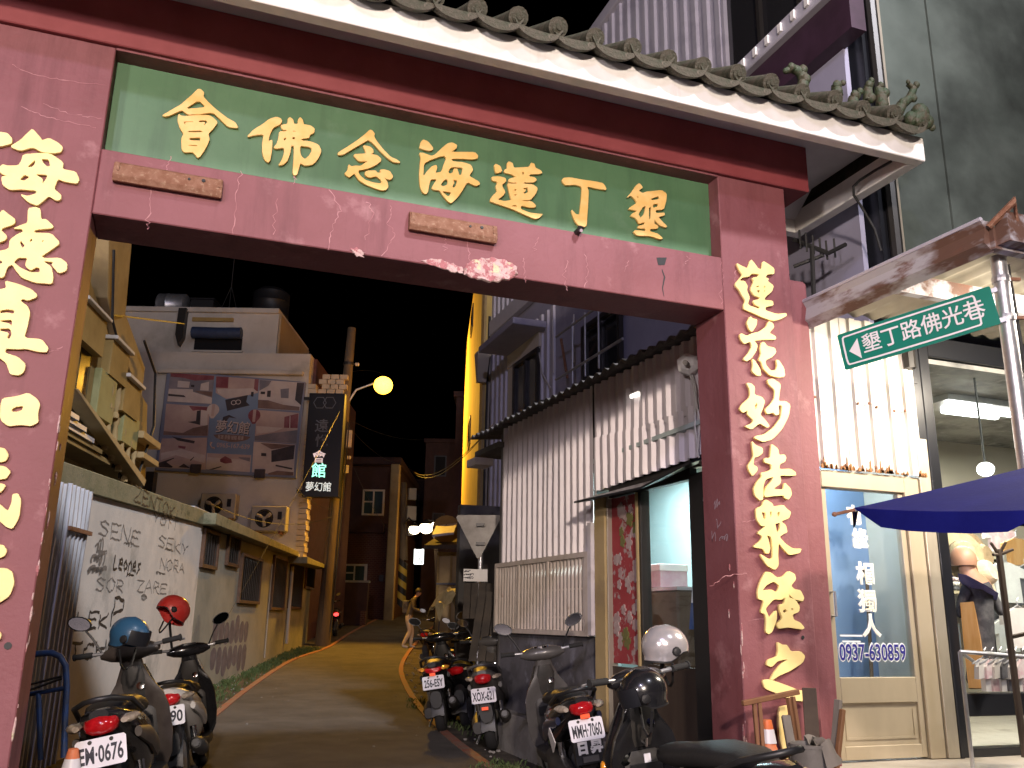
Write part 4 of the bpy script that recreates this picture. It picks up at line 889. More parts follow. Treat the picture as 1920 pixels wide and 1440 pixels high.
q = MB(); q.prism(B_, bpoly([(690, 545), (700, 500), (760, 480), (835, 515), (760, 505), (730, 545)]), .1465, .150); q.build('printed_leaf', M['p_dark'], bb)
for (cx, cy, mk) in ((600, 430, 'p_white'), (1010, 485, 'p_red')):
    q = MB(); u, z = B_.px(290 + cx / 5.333, 690 + cy / 5.333); pol = [(u + .19 * math.cos(t_ * .449), z + .19 * math.sin(t_ * .449) - (.08 if math.sin(t_ * .449) < -.8 else 0)) for t_ in range(14)]
    q.prism(B_, pol, .152, .156); ba = q.build('printed_balloon', M[mk], bb)
    q = MB(); q.prism(B_, [(u - .04, z - .2), (u + .04, z - .2), (u + .05, z + .18), (u - .05, z + .18)], .156, .158); q.build('balloon_stripe', M['p_tan'], ba)
u, z = B_.px(290 + 795 / 5.333, 690 + 612 / 5.333); ftext(B_, '夢幻館', u, z, .42, .150, M['p_white'], bb, offset=.004, tilt=-.06, width=1.02)
u2, z2 = B_.px(290 + 800 / 5.333, 690 + 614 / 5.333); ftext(B_, '夢幻館', u2, z2 - .02, .42, .148, M['p_dark'], bb, offset=.004, tilt=-.06, width=1.02)
q = MB(); q.prism(B_, chaikin(bpoly([(590, 665), (985, 690), (930, 735), (790, 755), (640, 720)])), .1465, .150); q.build('brown_swoosh', M['p_brown'], bb)
u, z = B_.px(290 + 775 / 5.333, 690 + 708 / 5.333); ftext(B_, '民宿 早餐 接駁 租車', u, z, .14, .152, M['p_white'], bb, tilt=-.05, width=.78)
u, z = B_.px(290 + 800 / 5.333, 690 + 790 / 5.333); ftext(B_, '0965-167-639', u, z, .2, .150, M['p_tan'], bb, offset=.003, tilt=-.05, width=1.0)
q = MB(); u, z = B_.px(290 + 595 / 5.333, 690 + 780 / 5.333); q.tube([B_.P(u - .05, z + .09, .15), B_.P(u - .07, z, .15), B_.P(u - .01, z - .08, .15), B_.P(u + .07, z - .09, .15)], [.04, .022, .022, .04], 8); q.build('phone_symbol', M['p_tan'], bb)
for (cx, cy) in ((430, 1015), (1065, 1065)):
    q = MB(); u, z = B_.px(290 + cx / 5.333, 690 + cy / 5.333); q.fbox(B_, u - .16, u + .16, z - .14, z + .13, .141, .2); q.build('floodlight', M['p_dark'], bb, bevel=.01)

# black vertical hotel sign with green lit characters
sg = thing('vertical_hotel_sign', 'black vertical sign with lit green and white characters beside the pole', 'sign', tuple(B_.P(B_.px(610, 930)[0], B_.px(605, 930)[1], .2)))
D_ = FF(25.9)
ua, ub = D_.px(573, 830)[0], D_.px(641, 840)[0]; zt_, zb_ = D_.px(610, 737)[1], D_.px(605, 932)[1]
M['sign_black'] = mat('black_acrylic', (0.012, 0.013, 0.017), 0.3)
mb = MB(); mb.fbox(D_, ua, ub, zb_, zt_, -.3, 0); mb.build('panel', M['sign_black'], sg, bevel=.015)
M['lit_green'] = glow('lit_green_letters', (0.25, 1.0, 0.72), 1.6); M['lit_white'] = glow('lit_white_letters', (0.8, 0.9, 0.85), .7)
M['lit_pink'] = glow('lit_pink_letters', (1.0, 0.75, 0.75), .5); M['unlit'] = mat('unlit_letters', (0.11, 0.12, 0.15), 0.5)
for c_, y, mk, s_ in (('遠', 800, 'unlit', .42), ('悅', 828, 'unlit', .40), ('會', 858, 'lit_pink', .40), ('館', 884, 'lit_green', .46)):
    u, z = D_.px(598 if y > 850 else 603, y); ftext(D_, c_, u, z, s_, .003, M[mk], sg, offset=.004)
u, z = D_.px(597, 914); ftext(D_, '夢幻館', u, z, .3, .003, M['lit_white'], sg, offset=.002, width=.74)
for (x, y) in ((600, 755), (618, 755)):
    u, z = D_.px(x, y); q = MB(); q.grid([[D_.P(u + r_ * math.cos(t_ * 1.0472), z + r_ * math.sin(t_ * 1.0472), .003) for t_ in range(7)] for r_ in (.2, .18)]); q.build('hexagon_mark', M['unlit'], sg)
for y in (745, 920):
    u, z = D_.px(575, y); q = MB(); q.fbox(D_, ua - .18, ua - .001, z - .04, z + .04, -.2, -.1); q.build('bracket', M['bronze'], sg)

# two outdoor air-conditioner units on the white wall above the lean-to
M['ac'] = mat('cream_enamel', (0.36, 0.34, 0.30), 0.6, col2=(0.30, 0.28, 0.25), scale=2)
def ac(label, x, y):
    u, z = B_.px(x, y, .4)
    t = thing('air_conditioner', label, 'air conditioner', tuple(B_.P(u, z - .35, 0)), group='air-conditioner units on the white wall')
    mb = MB(); mb.fbox(B_, u - .52, u + .52, z - .36, z + .36, .02, .4); mb.build('case', M['ac'], t, bevel=.02)
    c = B_.P(u - .12, z, .402); q = MB(); q.lathe([(.27, 0), (.27, .012)], c, B_.P(0, 0, 1) - B_.P(0, 0, 0), 20); fan = q.build('fan_opening', M['sign_black'], t)
    for r_ in (.09, .16, .23):
        q = MB(); q.tube([B_.P(u - .12 + r_ * math.cos(a * .5236), z + r_ * math.sin(a * .5236), .42) for a in range(13)], .008, 5); q.build('guard_ring', M['bronze'], fan)
    for i in range(3):
        q = MB(); a = i * 2.094 + .4; q.tube([B_.P(u - .12 + r_ * math.cos(a + r_), z + r_ * math.sin(a + r_), .416) for r_ in (.05, .14, .24)], [.03, .06, .05], 6); q.build('fan_blade', M['ac'], fan)
    q = MB(); q.lathe([(.055, 0), (.055, .03)], B_.P(u - .12, z, .412), B_.P(0, 0, 1) - B_.P(0, 0, 0), 10); q.build('hub', M['ac'], fan)
    q = MB(); q.fbox(B_, u + .27, u + .39, z - .03, z + .2, .401, .41); q.build('service_label', M['sign_black'], t)
    for s_ in (-.35, .35):
        q = MB(); q.fbox(B_, u + s_ - .03, u + s_ + .03, z - .44, z - .362, .0, .42); q.build('bracket', M['rust'], t)
ac('cream air-conditioner unit on the white wall, the one nearer the stair', 408, 948)
ac('cream air-conditioner unit on the white wall, the one nearer the utility pole', 503, 972)

# ------------------------------------------------------------------ utility pole with the sodium street lamp
pole = thing('utility_pole', 'tall weathered utility pole carrying the glowing street lamp over the alley', 'utility pole', (4.87, 22.05, .6))
M['wood_pole'] = mat('weathered_pole', (0.15, 0.115, 0.075), 0.9, col2=(0.10, 0.075, 0.05), scale=3, stretch=(1, 1, .2), bump=.4, bscale=12)
P0, P1 = Vector((4.87, 22.05, .3)), Vector((5.12, 21.96, 10.4))
def pp(z): return P0.lerp(P1, (z - P0.z) / (P1.z - P0.z))
mb = MB(); mb.tube([P0, pp(3), pp(7), P1], [.23, .21, .17, .13], 14); mb.build('pole_shaft', M['wood_pole'], pole, smooth=40)
LP_ = Vector((6.15, 21.55, 8.53))
mb = MB(); mb.tube([pp(7.7), pp(7.9) + Vector((.12, -.05, .1)), pp(8.0) + Vector((.3, -.15, .35)), LP_ + Vector((-.3, .12, .04))], .035, 8); mb.build('lamp_arm', M['steel'], pole, smooth=50)
mb = MB(); mb.lathe([(.05, .26), (.14, .2), (.24, .06), (.25, .0)], LP_, n=16, caps=False); sh = mb.build('lamp_shade', M['steel'], pole, smooth=40)
M['sodium'] = glow('lit_sodium_bowl', (1.0, 0.46, 0.035), 8)
mb = MB(); mb.ball(LP_ + Vector((0, 0, -.02)), .30, .30, .28, 18, 12, z0=-.999); mb.build('lamp_bowl', M['sodium'], sh, smooth=60)
for z, h_, w_ in ((6.5, .55, .1), (5.7, .25, .08)):
    q = MB(); c = pp(z) + Vector((.2, -.08, 0)); q.box(c.x - w_, c.x + w_, c.y - .08, c.y + .08, z, z + h_); q.build('junction_box', M['pipe_pvc'], pole, bevel=.01)
for z in (9.2, 6.2):
    q = MB(); c = pp(z); q.lathe([(.17, -.04), (.175, 0), (.17, .04)], c, n=12); q.build('steel_band', M['bronze'], pole)
    q = MB(); q.lathe([(.03, 0), (.06, .03), (.04, .06), (.06, .1), (.03, .13)], c + Vector((.2, -.05, 0)), (1, -.4, 0), 10); q.build('insulator', M['white_stone'], pole)
for dx in (.1, .16, -.1):
    q = MB(); q.tube([pp(1.0) + Vector((dx, -.17, 0)), pp(3.5) + Vector((dx * 1.2, -.17, 0)), pp(7.3) + Vector((dx, -.15, 0))], .022, 6); q.build('riser_cable', M['cable'], pole)

def wire(a, b, sag, label, r=.014, n=14):
    a, b = Vector(a), Vector(b); mb = MB()
    mb.tube([a.lerp(b, i / n) - Vector((0, 0, sag * 4 * (i / n) * (1 - i / n))) for i in range(n + 1)], r * .42, 5)
    tag(mb.build('overhead_wire', M['cable']), label, 'wire', 'overhead wires of the alley')
wire(pp(7.5), at_d(815, 822, 33), .3, 'overhead wire running from the lamp pole level to the dark right side')
wire(pp(7.4), at_d(752, 870, 36), .3, 'overhead wire falling steeply from the lamp pole to the brick house corner')
wire(pp(6.9), at_d(735, 1000, 37), .4, 'lowest overhead wire dropping from the pole in front of the brick house')
wire(at_d(770, 882, 30), at_d(925, 795, 13), .5, 'double overhead wire rising to the shed eave from the brick house', .016)
wire(at_d(768, 878, 30), at_d(905, 818, 13), .4, 'overhead wire just above the double one by the shed eave')
wire(pp(8.9), at_d(715, 700, 29), -.1, 'short wire looping from the pole top to the lamp', .012)
wire(pp(4.6), at_d(555, 915, 24), .15, 'loose wire drooping left from the pole across the white wall', .016)
wire(pp(4.4), at_d(395, 945, 20), .35, 'long loose wire sagging over the air-conditioner units', .016)
wire(pp(8.0), at_d(430, 1150, 14), .1, 'thin stay wire slanting down from the pole over the lean-to window', .008)

# ------------------------------------------------------------------ far end of the alley
def brickmat(name, c1, c2, mortar, sc):
    m = mat(name, c1, .85); t = m.node_tree; b = t.nodes['Principled BSDF']
    tc = t.nodes.new('ShaderNodeTexCoord'); mp = t.nodes.new('ShaderNodeMapping'); mp.inputs['Rotation'].default_value = (R_(90), 0, 0)
    br = t.nodes.new('ShaderNodeTexBrick'); br.inputs['Scale'].default_value = sc
    br.inputs['Color1'].default_value = (*c1, 1); br.inputs['Color2'].default_value = (*c2, 1); br.inputs['Mortar'].default_value = (*mortar, 1)
    t.links.new(tc.outputs['Object'], mp.inputs[0]); t.links.new(mp.outputs[0], br.inputs[0]); t.links.new(br.outputs[0], b.inputs['Base Color'])
    bp = t.nodes.new('ShaderNodeBump'); bp.inputs['Strength'].default_value = .6; bp.inputs['Distance'].default_value = .02; bp.invert = True
    t.links.new(br.outputs['Fac'], bp.inputs['Height']); t.links.new(bp.outputs[0], b.inputs['Normal']); return m
M['brick'] = brickmat('red_brick', (0.115, 0.042, 0.026), (0.085, 0.032, 0.022), (0.16, 0.10, 0.07), 3.2)
M['maroon_tile'] = mat('maroon_wall_tile', (0.045, 0.02, 0.018), 0.8, col2=(0.06, 0.026, 0.022), scale=3)
K_ = FF(38.5)
bh = thing('brick_house', 'red brick house closing the far end of the alley, with a pale pilaster', 'house', tuple(K_.P(K_.px(680, 1150)[0], 1.7)))
def kx(x, y=1000): return K_.px(x, y)[0]
def kz(y, x=690): return K_.px(x, y)[1]
mb = MB(); mb.fbox(K_, kx(560), kx(743), 1.0, kz(985), -8, 0); mb.build('lower_wall', M['brick'], bh)
mb = MB(); mb.fbox(K_, kx(560), kx(741), kz(984), kz(872), -8, -.3); mb.build('upper_wall', M['maroon_tile'], bh)
mb = MB(); mb.fbox(K_, kx(556), kx(747), kz(871), kz(857), -8.1, .1); mb.build('parapet', M['maroon_tile'], bh, bevel=.03)
mb = MB(); mb.fbox(K_, kx(729), kx(746), 1.2, kz(872), .002, .4); mb.build('pilaster', M['tan'], bh, bevel=.03)
mb = MB(); mb.fbox(K_, kx(600), kx(722), kz(1000), kz(983), .002, .5); mb.build('balcony_slab', M['maroon_tile'], bh)
M['teal_pane'] = mat('dim_teal_pane', (0.03, 0.06, 0.07), 0.15); M['white_frame'] = mat('white_window_frame', (0.55, 0.5, 0.42), 0.6)
for (x0, y0, x1, y1, sx, n0) in ((674, 916, 716, 965, 1, -.3), (647, 1058, 691, 1094, 1, 0), (628, 915, 640, 985, 0, -.3)):
    wf = MB(); a, b, c_, d_ = kx(x0), kx(x1), kz(y1), kz(y0)
    for e in ((a, b, d_ - .08, d_), (a, b, c_, c_ + .08), (a, a + .08, c_ + .081, d_ - .081), (b - .08, b, c_ + .081, d_ - .081)): wf.fbox(K_, *e, n0 - .02, n0 + .06)
    if sx: wf.fbox(K_, (a + b) / 2 - .03, (a + b) / 2 + .03, c_ + .081, d_ - .081, n0 - .02, n0 + .05); wf.fbox(K_, a + .081, (a + b) / 2 - .031, (c_ + d_) / 2, (c_ + d_) / 2 + .06, n0 - .02, n0 + .05)
    wf = wf.build('window', M['white_frame'], bh)
    for (ua, ub) in (((a + .06, (a + b) / 2), ((a + b) / 2, b - .06)) if sx else ((a + .06, b - .06),)):
        q = MB(); q.fbox(K_, ua, ub, c_ + .06, d_ - .06, n0 + .001, n0 + .012); q.build('pane', M['teal_pane'], wf)
mb = MB(); mb.fbox(K_, kx(690), kx(693), kz(1110), kz(1058), .05, .12); mb.build('downpipe', M['white_frame'], bh)
mb = MB(); mb.fbox(K_, kx(716), kx(724), kz(1090), kz(1078), .002, .12); mb.build('meter_box', M['bronze'], bh)
K2 = FF(35)
t = thing('yard_wall', 'dark low yard wall in front of the brick house', 'wall', tuple(K2.P(K2.px(655, 1160)[0], 1.4)))
mb = MB(); mb.fbox(K2, K2.px(600, 1130)[0], K2.px(688, 1130)[0], .8, K2.px(655, 1092)[1], -.3, 0); mb.build('wall_body', M['maroon_tile'], t)
mb = MB(); mb.fbox(K2, K2.px(598, 1130)[0], K2.px(690, 1130)[0], K2.px(655, 1092)[1] + .001, K2.px(655, 1088)[1], -.35, .05); mb.build('coping', M['concrete'], t)
mb = MB(); mb.fbox(K2, K2.px(678, 1130)[0], K2.px(688, 1130)[0], .8, K2.px(655, 1145)[1], .002, .2); mb.build('buttress', M['brick'], t)
# dark buildings on the right at the far end
def block(name, label, d, x0, x1, y0, mt, dep=5):
    f = FF(d); t = thing(name, label, 'building', tuple(f.P(f.px((x0 + x1) / 2, 1100)[0], 1)))
    zt_ = f.px((x0 + x1) / 2, y0)[1]; ua, ub = f.px(x0, 1000)[0], f.px(x1, 1000)[0]
    mb = MB(); mb.fbox(f, ua, ub, .3, zt_, -dep, 0); mb.build('wall', mt, t)
    mb = MB(); mb.fbox(f, ua - .1, ub + .1, zt_ + .001, zt_ + .2, -dep - .1, .1); mb.build('parapet', mt, t)
    for i in range(2):
        mb = MB(); zz = zt_ - 1.8 - i * 3; mb.fbox(f, ua + (ub - ua) * .3, ua + (ub - ua) * .7, zz, zz + 1.1, .002, .05); wf = mb.build('window', M['bronze'], t)
        mb = MB(); mb.fbox(f, ua + (ub - ua) * .34, ua + (ub - ua) * .66, zz + .06, zz + 1.04, .051, .06); mb.build('pane', M['dark_pane'], wf)
block('dark_building', 'dark narrow building at the far right of the alley, taller one beside the yellow-lit wall', 31, 848, 905, 745, M['maroon_tile'])
block('dark_building', 'lower dark building set back behind the far lamps', 46, 792, 850, 830, M['maroon_tile'])
block('dark_building', 'low dark house just right of the brick house pilaster', 52, 742, 800, 905, M['maroon_tile'])

# ================================================================== RIGHT SIDE OF THE ALLEY
M['lav_sheet'] = mat('lavender_steel_cladding', (0.50, 0.48, 0.54), 0.5, 0.1, col2=(0.44, 0.43, 0.49), scale=1.2, stain=(0.30, 0.28, 0.34), sscale=1.0)
M['lav_wall'] = mat('smooth_lavender_render', (0.33, 0.32, 0.42), 0.85, col2=(0.28, 0.27, 0.36), scale=.8, stain=(0.22, 0.21, 0.28), sscale=1.4, bump=.1)
M['shed_sheet'] = mat('painted_white_sheet', (0.74, 0.68, 0.69), 0.45, 0.05, col2=(0.64, 0.59, 0.61), scale=1.5, stain=(0.46, 0.40, 0.38), sscale=1.8, slo=.6, shi=.8, streak=(.42, .34, .30), kscale=6, klo=.62, khi=.8)
M['purple'] = mat('dark_purple_panel', (0.035, 0.015, 0.028), 0.6, col2=(0.05, 0.022, 0.042), scale=3)
M['yellow_wall'] = mat('yellow_ochre_wall', (0.60, 0.46, 0.16), 0.85, col2=(0.52, 0.39, 0.13), scale=2)
R2 = Frame((5.8, 11.0), -90)            # u runs towards the camera (u = 11 - y)
tall = thing('clad_building', 'tall building clad in lavender ribbed steel behind the corrugated shed', 'building', (7.5, 6, 0.2))
def ry(x, y, n=0): return R2.px(x, y, n)
ZR = 10.0
uf, un = 1.0, 11 - 2.08                     # far corner, start of the window strip
mb = MB(); mb.fbox(R2, 1.0, 8.2, .2, 9.9, -6, -.06); mb.build('core_wall', M['lav_wall'], tall)
mb = MB(); mb.fbox(R2, 8.201, 10.6, 3.95, 9.9, -6, -.06); mb.build('core_wall', M['lav_wall'], tall)
uc = ry(1042, 640)[0]
rib = lambda a, b, z0, z1, n=.0: corr(R2, a, b, lambda u: z0, lambda u: z1, .24, .035, n, flat=.72)
rib(uf, uc, 2.6, 6.2).build('ribbed_cladding', M['lav_sheet'], tall, recalc=False)
rib(uf, un, 6.9, ZR).build('ribbed_cladding', M['lav_sheet'], tall, recalc=False)
rib(un + .02, 10.75, 8.95, ZR).build('ribbed_cladding', M['lav_sheet'], tall, recalc=False)
mb = MB(); mb.fbox(R2, uc, 10.7, 3.5, 6.62, -.05, .0); mb.build('smooth_wall', M['lav_wall'], tall)
mb = MB(); mb.fbox(R2, uf - .05, 10.8, ZR - .02, ZR + .16, -.1, .09); mb.build('roof_flashing', M['lav_sheet'], tall, bevel=.01)
mb = MB(); mb.fbox(R2, uf, un, 6.6, 6.88, -.04, .06); mb.build('cladding_trim', M['lav_sheet'], tall)
# dark window strip with its bolted sill band
zs0, zs1 = 6.86, 7.04
mb = MB(); mb.fbox(R2, un, 10.95, 7.05, 8.94, -.05, -.02); ws = mb.build('window_strip', M['dark_pane'], tall)
for u in (un, un + .62, un + 1.25, un + 1.9): 
    q = MB(); q.fbox(R2, u, u + .05, 7.06, 8.93, -.019, .03); q.build('mullion', M['lav_sheet'] if u == un else M['bronze'], ws)
mb = MB(); mb.fbox(R2, un - .12, 10.97, zs0, zs1, -.02, .22); sb = mb.build('sill_band', M['lav_sheet'], tall, bevel=.01)
for i in range(12):
    q = MB(); q.fbox(R2, un + i * .2, un + i * .2 + .05, zs0 + .05, zs1 - .04, .2205, .245); q.build('bolt_cover', M['white'], sb)
mb = MB(); mb.fbox(R2, un - .1, 10.97, 6.42, zs0 - .005, -.02, .14); mb.build('purple_panel', M['purple'], tall)
# windows below
def r2win(pts, hood, parent=tall):
    us = [R2.px(*p)[0] for p in pts]; zs = [R2.px(*p)[1] for p in pts]
    a, b, c_, d_ = min(us), max(us), min(zs[2], zs[3]), max(zs[0], zs[1])
    wf = MB()
    for e in ((a, b, d_ - .07, d_), (a, b, c_, c_ + .07), (a, a + .07, c_ + .071, d_ - .071), (b - .07, b, c_ + .071, d_ - .071), ((a + b) / 2 - .025, (a + b) / 2 + .025, c_ + .071, d_ - .071)): wf.fbox(R2, *e, .03, .09)
    wf = wf.build('window', M['bronze'], parent)
    q = MB(); q.fbox(R2, a + .06, b - .06, c_ + .06, d_ - .06, .036, .045); q.build('pane', M['dark_pane'], wf)
    if hood:
        q = MB(); q.fbox(R2, a - .35, b + .25, d_ + .25, d_ + .36, -.02, .6); q.build('hood', M['lav_wall'], wf, bevel=.01)
    return a, b, c_, d_
a, b, c_, d_ = r2win([(970, 685), (1016, 660), (1016, 770), (970, 780)], True)
mb = MB(); mb.fbox(R2, a - .3, a - .002, c_ - .1, d_ + .2, .02, .06); mb.build('window_surround', M['white_frame'], tall)
mb = MB(); mb.fbox(R2, a - .3, b + .05, d_ + .002, d_ + .24, .03, .08); mb.build('window_surround', M['white_frame'], tall)
a, b, c_, d_ = r2win([(1100, 615), (1172, 590), (1172, 690), (1100, 700)], False)
for f in (.15, .5, .85):
    q = MB(); q.tube([R2.P(a + (b - a) * f, c_, .3), R2.P(a + (b - a) * f, d_, .3)], .014, 6); q.build('window_bar', M['steel'], tall)
for z in (c_ + .2, (c_ + d_) / 2 + .4):
    q = MB(); q.tube([R2.P(a - .4, z, .3), R2.P(b + .5, z, .3)], .02, 6); q.build('rack_rail', M['steel'], tall)
q = MB(); q.tube([R2.P(*ry(1090, 640), .32), R2.P(*ry(1076, 710), .1)], .02, 6); q.build('rack_strut', M['rust'], tall)
for pts in (((1018, 620), (1016, 660), (1022, 700), (1038, 728)), ((1082, 590), (1080, 640), (1082, 680)), ((1042, 600), (1044, 700))):
    q = MB(); q.tube([R2.P(*ry(*p), .05) for p in pts], .012, 5); q.build('wall_cable', M['cable_white'], tall)
# TV aerial and wires in the gap right of the gate
ae = thing('roof_aerial', 'black comb-like aerial in the gap between the gate eave and the awning', 'aerial', tuple(at_d(1525, 560, 6.9)))
q = MB(); a, b = at_d(1488, 449, 7.0), at_d(1586, 458, 6.7); m_ = at_d(1553, 475, 6.85)
q.tube([a, m_], .02, 6); q.build('boom', M['cable'], ae)
q = MB(); q.tube([m_, b], .018, 6); q.build('boom', M['cable'], ae)
q = MB(); q.tube([at_d(1522, 462, 6.9), at_d(1526, 560, 6.9)], .02, 6); q.build('mast_rod', M['cable'], ae)
q = MB(); q.tube([at_d(1488, 500, 7.0), at_d(1545, 478, 6.9)], .016, 6); q.build('stay', M['cable'], ae)
for x, y in ((1500, 452), (1512, 457), (1525, 462), (1538, 467), (1550, 472), (1565, 468)):
    q = MB(); p = at_d(x, y, 6.9); q.tube([p - Vector((0, 0, .07)), p + Vector((0, 0, .10))], .009, 5); q.build('tine', M['cable'], ae)
wire(at_d(1480, 515, 7.8), at_d(1680, 330, 7.0), .02, 'thin wire crossing the gap right of the gate pillar', .006)

# yellow end wall lit by the lamp, with its pipes
ye = thing('yellow_house', 'narrow house with a bright yellow wall facing the alley lamp', 'house', (6.6, 12.5, 0.3))
YF = Frame((8.45, 20.3), to=(5.66, 10.04))
mb = MB(); mb.prism(YF, [(0, .2), (YF.len, .2), (YF.len, 9.6), (0, 9.6)], -1.2, 0); mb.build('wall', M['yellow_wall'], ye)
for (x, y0, y1) in ((881, 790, 835), (886, 585, 620)):
    u = YF.px(x, (y0 + y1) / 2)[0]; mb = MB(); mb.fbox(YF, u - .5, u + .5, YF.px(x, y1)[1], YF.px(x, y0)[1], .002, .03); wf = mb.build('window', M['bronze'], ye)
    q = MB(); q.fbox(YF, u - .42, u + .42, YF.px(x, y1)[1] + .08, YF.px(x, y0)[1] - .08, .031, .04); q.build('pane', M['dark_pane'], wf)
C1 = Frame((5.66, 10.03), to=(5.86, 10.02))
mb = MB(); mb.prism(C1, [(0, .2), (C1.len, .2), (C1.len, 9.0), (0, 9.0)], -.2, 0); mb.build('corner_pier', M['tan'], ye)
for i, x in enumerate((.06, .10, .15)):
    q = MB(); q.tube([C1.P(x, 1.0, .05), C1.P(x, 4.0 + i * .4, .05), C1.P(x + .03, 7.0, .05)], .022, 6); q.build('wall_pipe', M['pipe_pvc'] if i % 2 else M['cable'], ye)
u, z = C1.px(900, 695); q = MB(); q.loft([[C1.P(u - .12, z + .3, .01), C1.P(u + .12, z + .3, .01), C1.P(u + .12, z + .3, .25), C1.P(u - .12, z + .3, .25)], [C1.P(u - .07, z - .25, .01), C1.P(u + .09, z - .25, .01), C1.P(u + .09, z - .25, .12), C1.P(u - .07, z - .25, .12)]]); q.build('rain_hopper', M['pipe_pvc'], ye)
M['greywall'] = mat('dark_grey_board', (0.10, 0.095, 0.09), 0.85, col2=(0.15, 0.14, 0.13), scale=2, stain=(.06, .055, .05), sscale=3)
mb = MB(); mb.prism(C1, [(-.55, .2), (.25, .2), (.25, 3.3), (-.55, 3.3)], .6, .8); mb.build('grey_panel', M['greywall'], ye)

# ------------------------------------------------------------------ the corrugated shed with barred window and door
SF_ = Frame((4.47, 5.45), to=(4.70, 0.95))
def sx(x, y, n=0): return SF_.px(x, y, n)
shed = thing('corrugated_shed', 'white corrugated shed right of the alley with a barred window and lit door', 'shed', (5.0, 3.2, 0.3))
LS = SF_.len
ztop = lambda u: 3.80
uw = sx(1118, 1100)[0]                                     # right end of the barred window
uj0, uj1 = sx(1127, 1150)[0], sx(1147, 1150)[0]            # yellow door jamb
z_win1 = sx(1000, 1050)[1]; z_win0 = sx(1000, 1183)[1]
zdoor = sx(1200, 915)[1]
aL_, aR_ = sx(1076, 940, .1)[1], sx(1312, 872, .05)[1]
def zlow(u):
    if u < uw + .04: return z_win1 - .02
    return aL_ + .06 + (aR_ - aL_ + .03) * min(1, max(0, (u - uw) / (LS - uw)))
corr(SF_, 0, uw * .55, zlow, ztop, .150, .040, .0, jit=.005).build('corrugated_sheet', M['shed_sheet'], shed, recalc=False)
corr(SF_, uw * .54, uw + .04, zlow, ztop, .150, .040, .006, jit=.005).build('corrugated_sheet', M['shed_sheet'], shed, recalc=False)
um = (uw + LS) / 2
corr(SF_, uw + .02, um + .03, lambda u: 3.1, ztop, .150, .040, .008, jit=.005).build('corrugated_sheet', M['shed_sheet'], shed, recalc=False)
corr(SF_, um, LS, lambda u: 3.13, ztop, .150, .040, .014, jit=.005).build('corrugated_sheet', M['shed_sheet'], shed, recalc=False)
corr(SF_, uw + .02, LS + .02, zlow, lambda u: 3.2 + .03 * math.sin(u * 3), .150, .040, .020, jit=.005).build('corrugated_sheet', M['shed_sheet'], shed, recalc=False)
mb = MB(); mb.fbox(SF_, LS - .02, LS + .05, zdoor, 3.85, -.05, .05); mb.build('corner_trim', M['shed_sheet'], shed)
mb = MB(); mb.fbox(SF_, 0, LS, .1, 3.7, -.40, -.34)       # rear liner is only behind the sheets, not behind the openings
mb = MB(); mb.fbox(SF_, .02, LS - .02, zdoor + .3, 3.7, -.10, -.04); mb.build('wall_liner', M['greywall'], shed)
mb = MB(); mb.fbox(SF_, -.05, 0.0, .2, 3.75, -1.0, .02); mb.build('end_wall', M['greywall'], shed)
mb = MB(); mb.fbox(SF_, LS + .06, LS + .12, .2, 3.75, -1.05, .02); mb.build('end_wall', M['greywall'], shed)
# wavy cement roof sheets, seen along their edge
M['cement'] = mat('old_cement_sheet', (0.20, 0.19, 0.18), 0.9, col2=(0.13, 0.125, 0.12), scale=5, bump=.5, bscale=30)
for k in range(5):
    u0, u1 = -.9 + k * 1.12, -.9 + (k + 1) * 1.12 + .03
    us = [u0 + (u1 - u0) * i / 40 for i in range(41)]
    mb = MB(); f = lambda u, n: SF_.P(u, 3.86 + .022 * math.cos(u / .17 * 6.2832) + (-n) * .10 + .012 * (k % 2) + .02 * noise.noise(Vector((u * 2, k, 0))), n)
    mb.grid([[f(u, n) for u in us] for n in (.13, -.4, -1.0)]); mb.grid([[f(u, n) - Vector((0, 0, .025)) for u in us] for n in (.13, -.4, -1.0)]); mb.grid([[f(u, .13) for u in us], [f(u, .13) - Vector((0, 0, .025)) for u in us]])
    mb.build('roof_sheet', M['cement'], shed, smooth=60, recalc=False)
mb = MB(); mb.fbox(SF_, -.75, .1, 3.55, 3.62, -.3, .12); mb.build('eave_beam', M['greywall'], shed); q = MB(); q.fbox(SF_, -.95, -.62, 3.43, 3.53, -.1, .16); q.build('eave_end', M['shed_sheet'], shed)
# barred window: frame, three bays of uprights, cross rails
wb_ = MB(); n0, n1 = .02, .10
M['bar_paint'] = mat('cream_painted_bars', (0.62, 0.54, 0.47), 0.55, col2=(0.55, 0.47, 0.40), scale=6, stain=(.36, .25, .18), sscale=9, slo=.62, shi=.75)
for e in ((0.0, uw, z_win1 - .05, z_win1), (0.0, uw, z_win0 - .03, z_win0 + .02), (0.0, .05, z_win0 + .021, z_win1 - .051), (uw - .07, uw, z_win0 + .021, z_win1 - .051)): wb_.fbox(SF_, *e, n0, n1)
wn = wb_.build('barred_window', M['bar_paint'], shed)
nb = 27
for i in range(nb):
    u = .06 + (uw - .15) * (i + .5) / nb; q = MB(); q.fbox(SF_, u - .013, u + .013, z_win0 + .021, z_win1 - .051, .055, .080); q.build('bar', M['bar_paint'], wn)
for f in (.19, .55, .84):
    z = z_win0 + (z_win1 - z_win0) * f; q = MB(); q.fbox(SF_, .05, uw - .07, z - .010, z + .010, .020, .034); q.build('cross_rail', M['bar_paint'], wn)
for f in (.30, .62):
    q = MB(); q.fbox(SF_, uw * f - .02, uw * f + .02, z_win0 + .021, z_win1 - .051, .086, .105); q.build('bay_post', M['bar_paint'], wn)
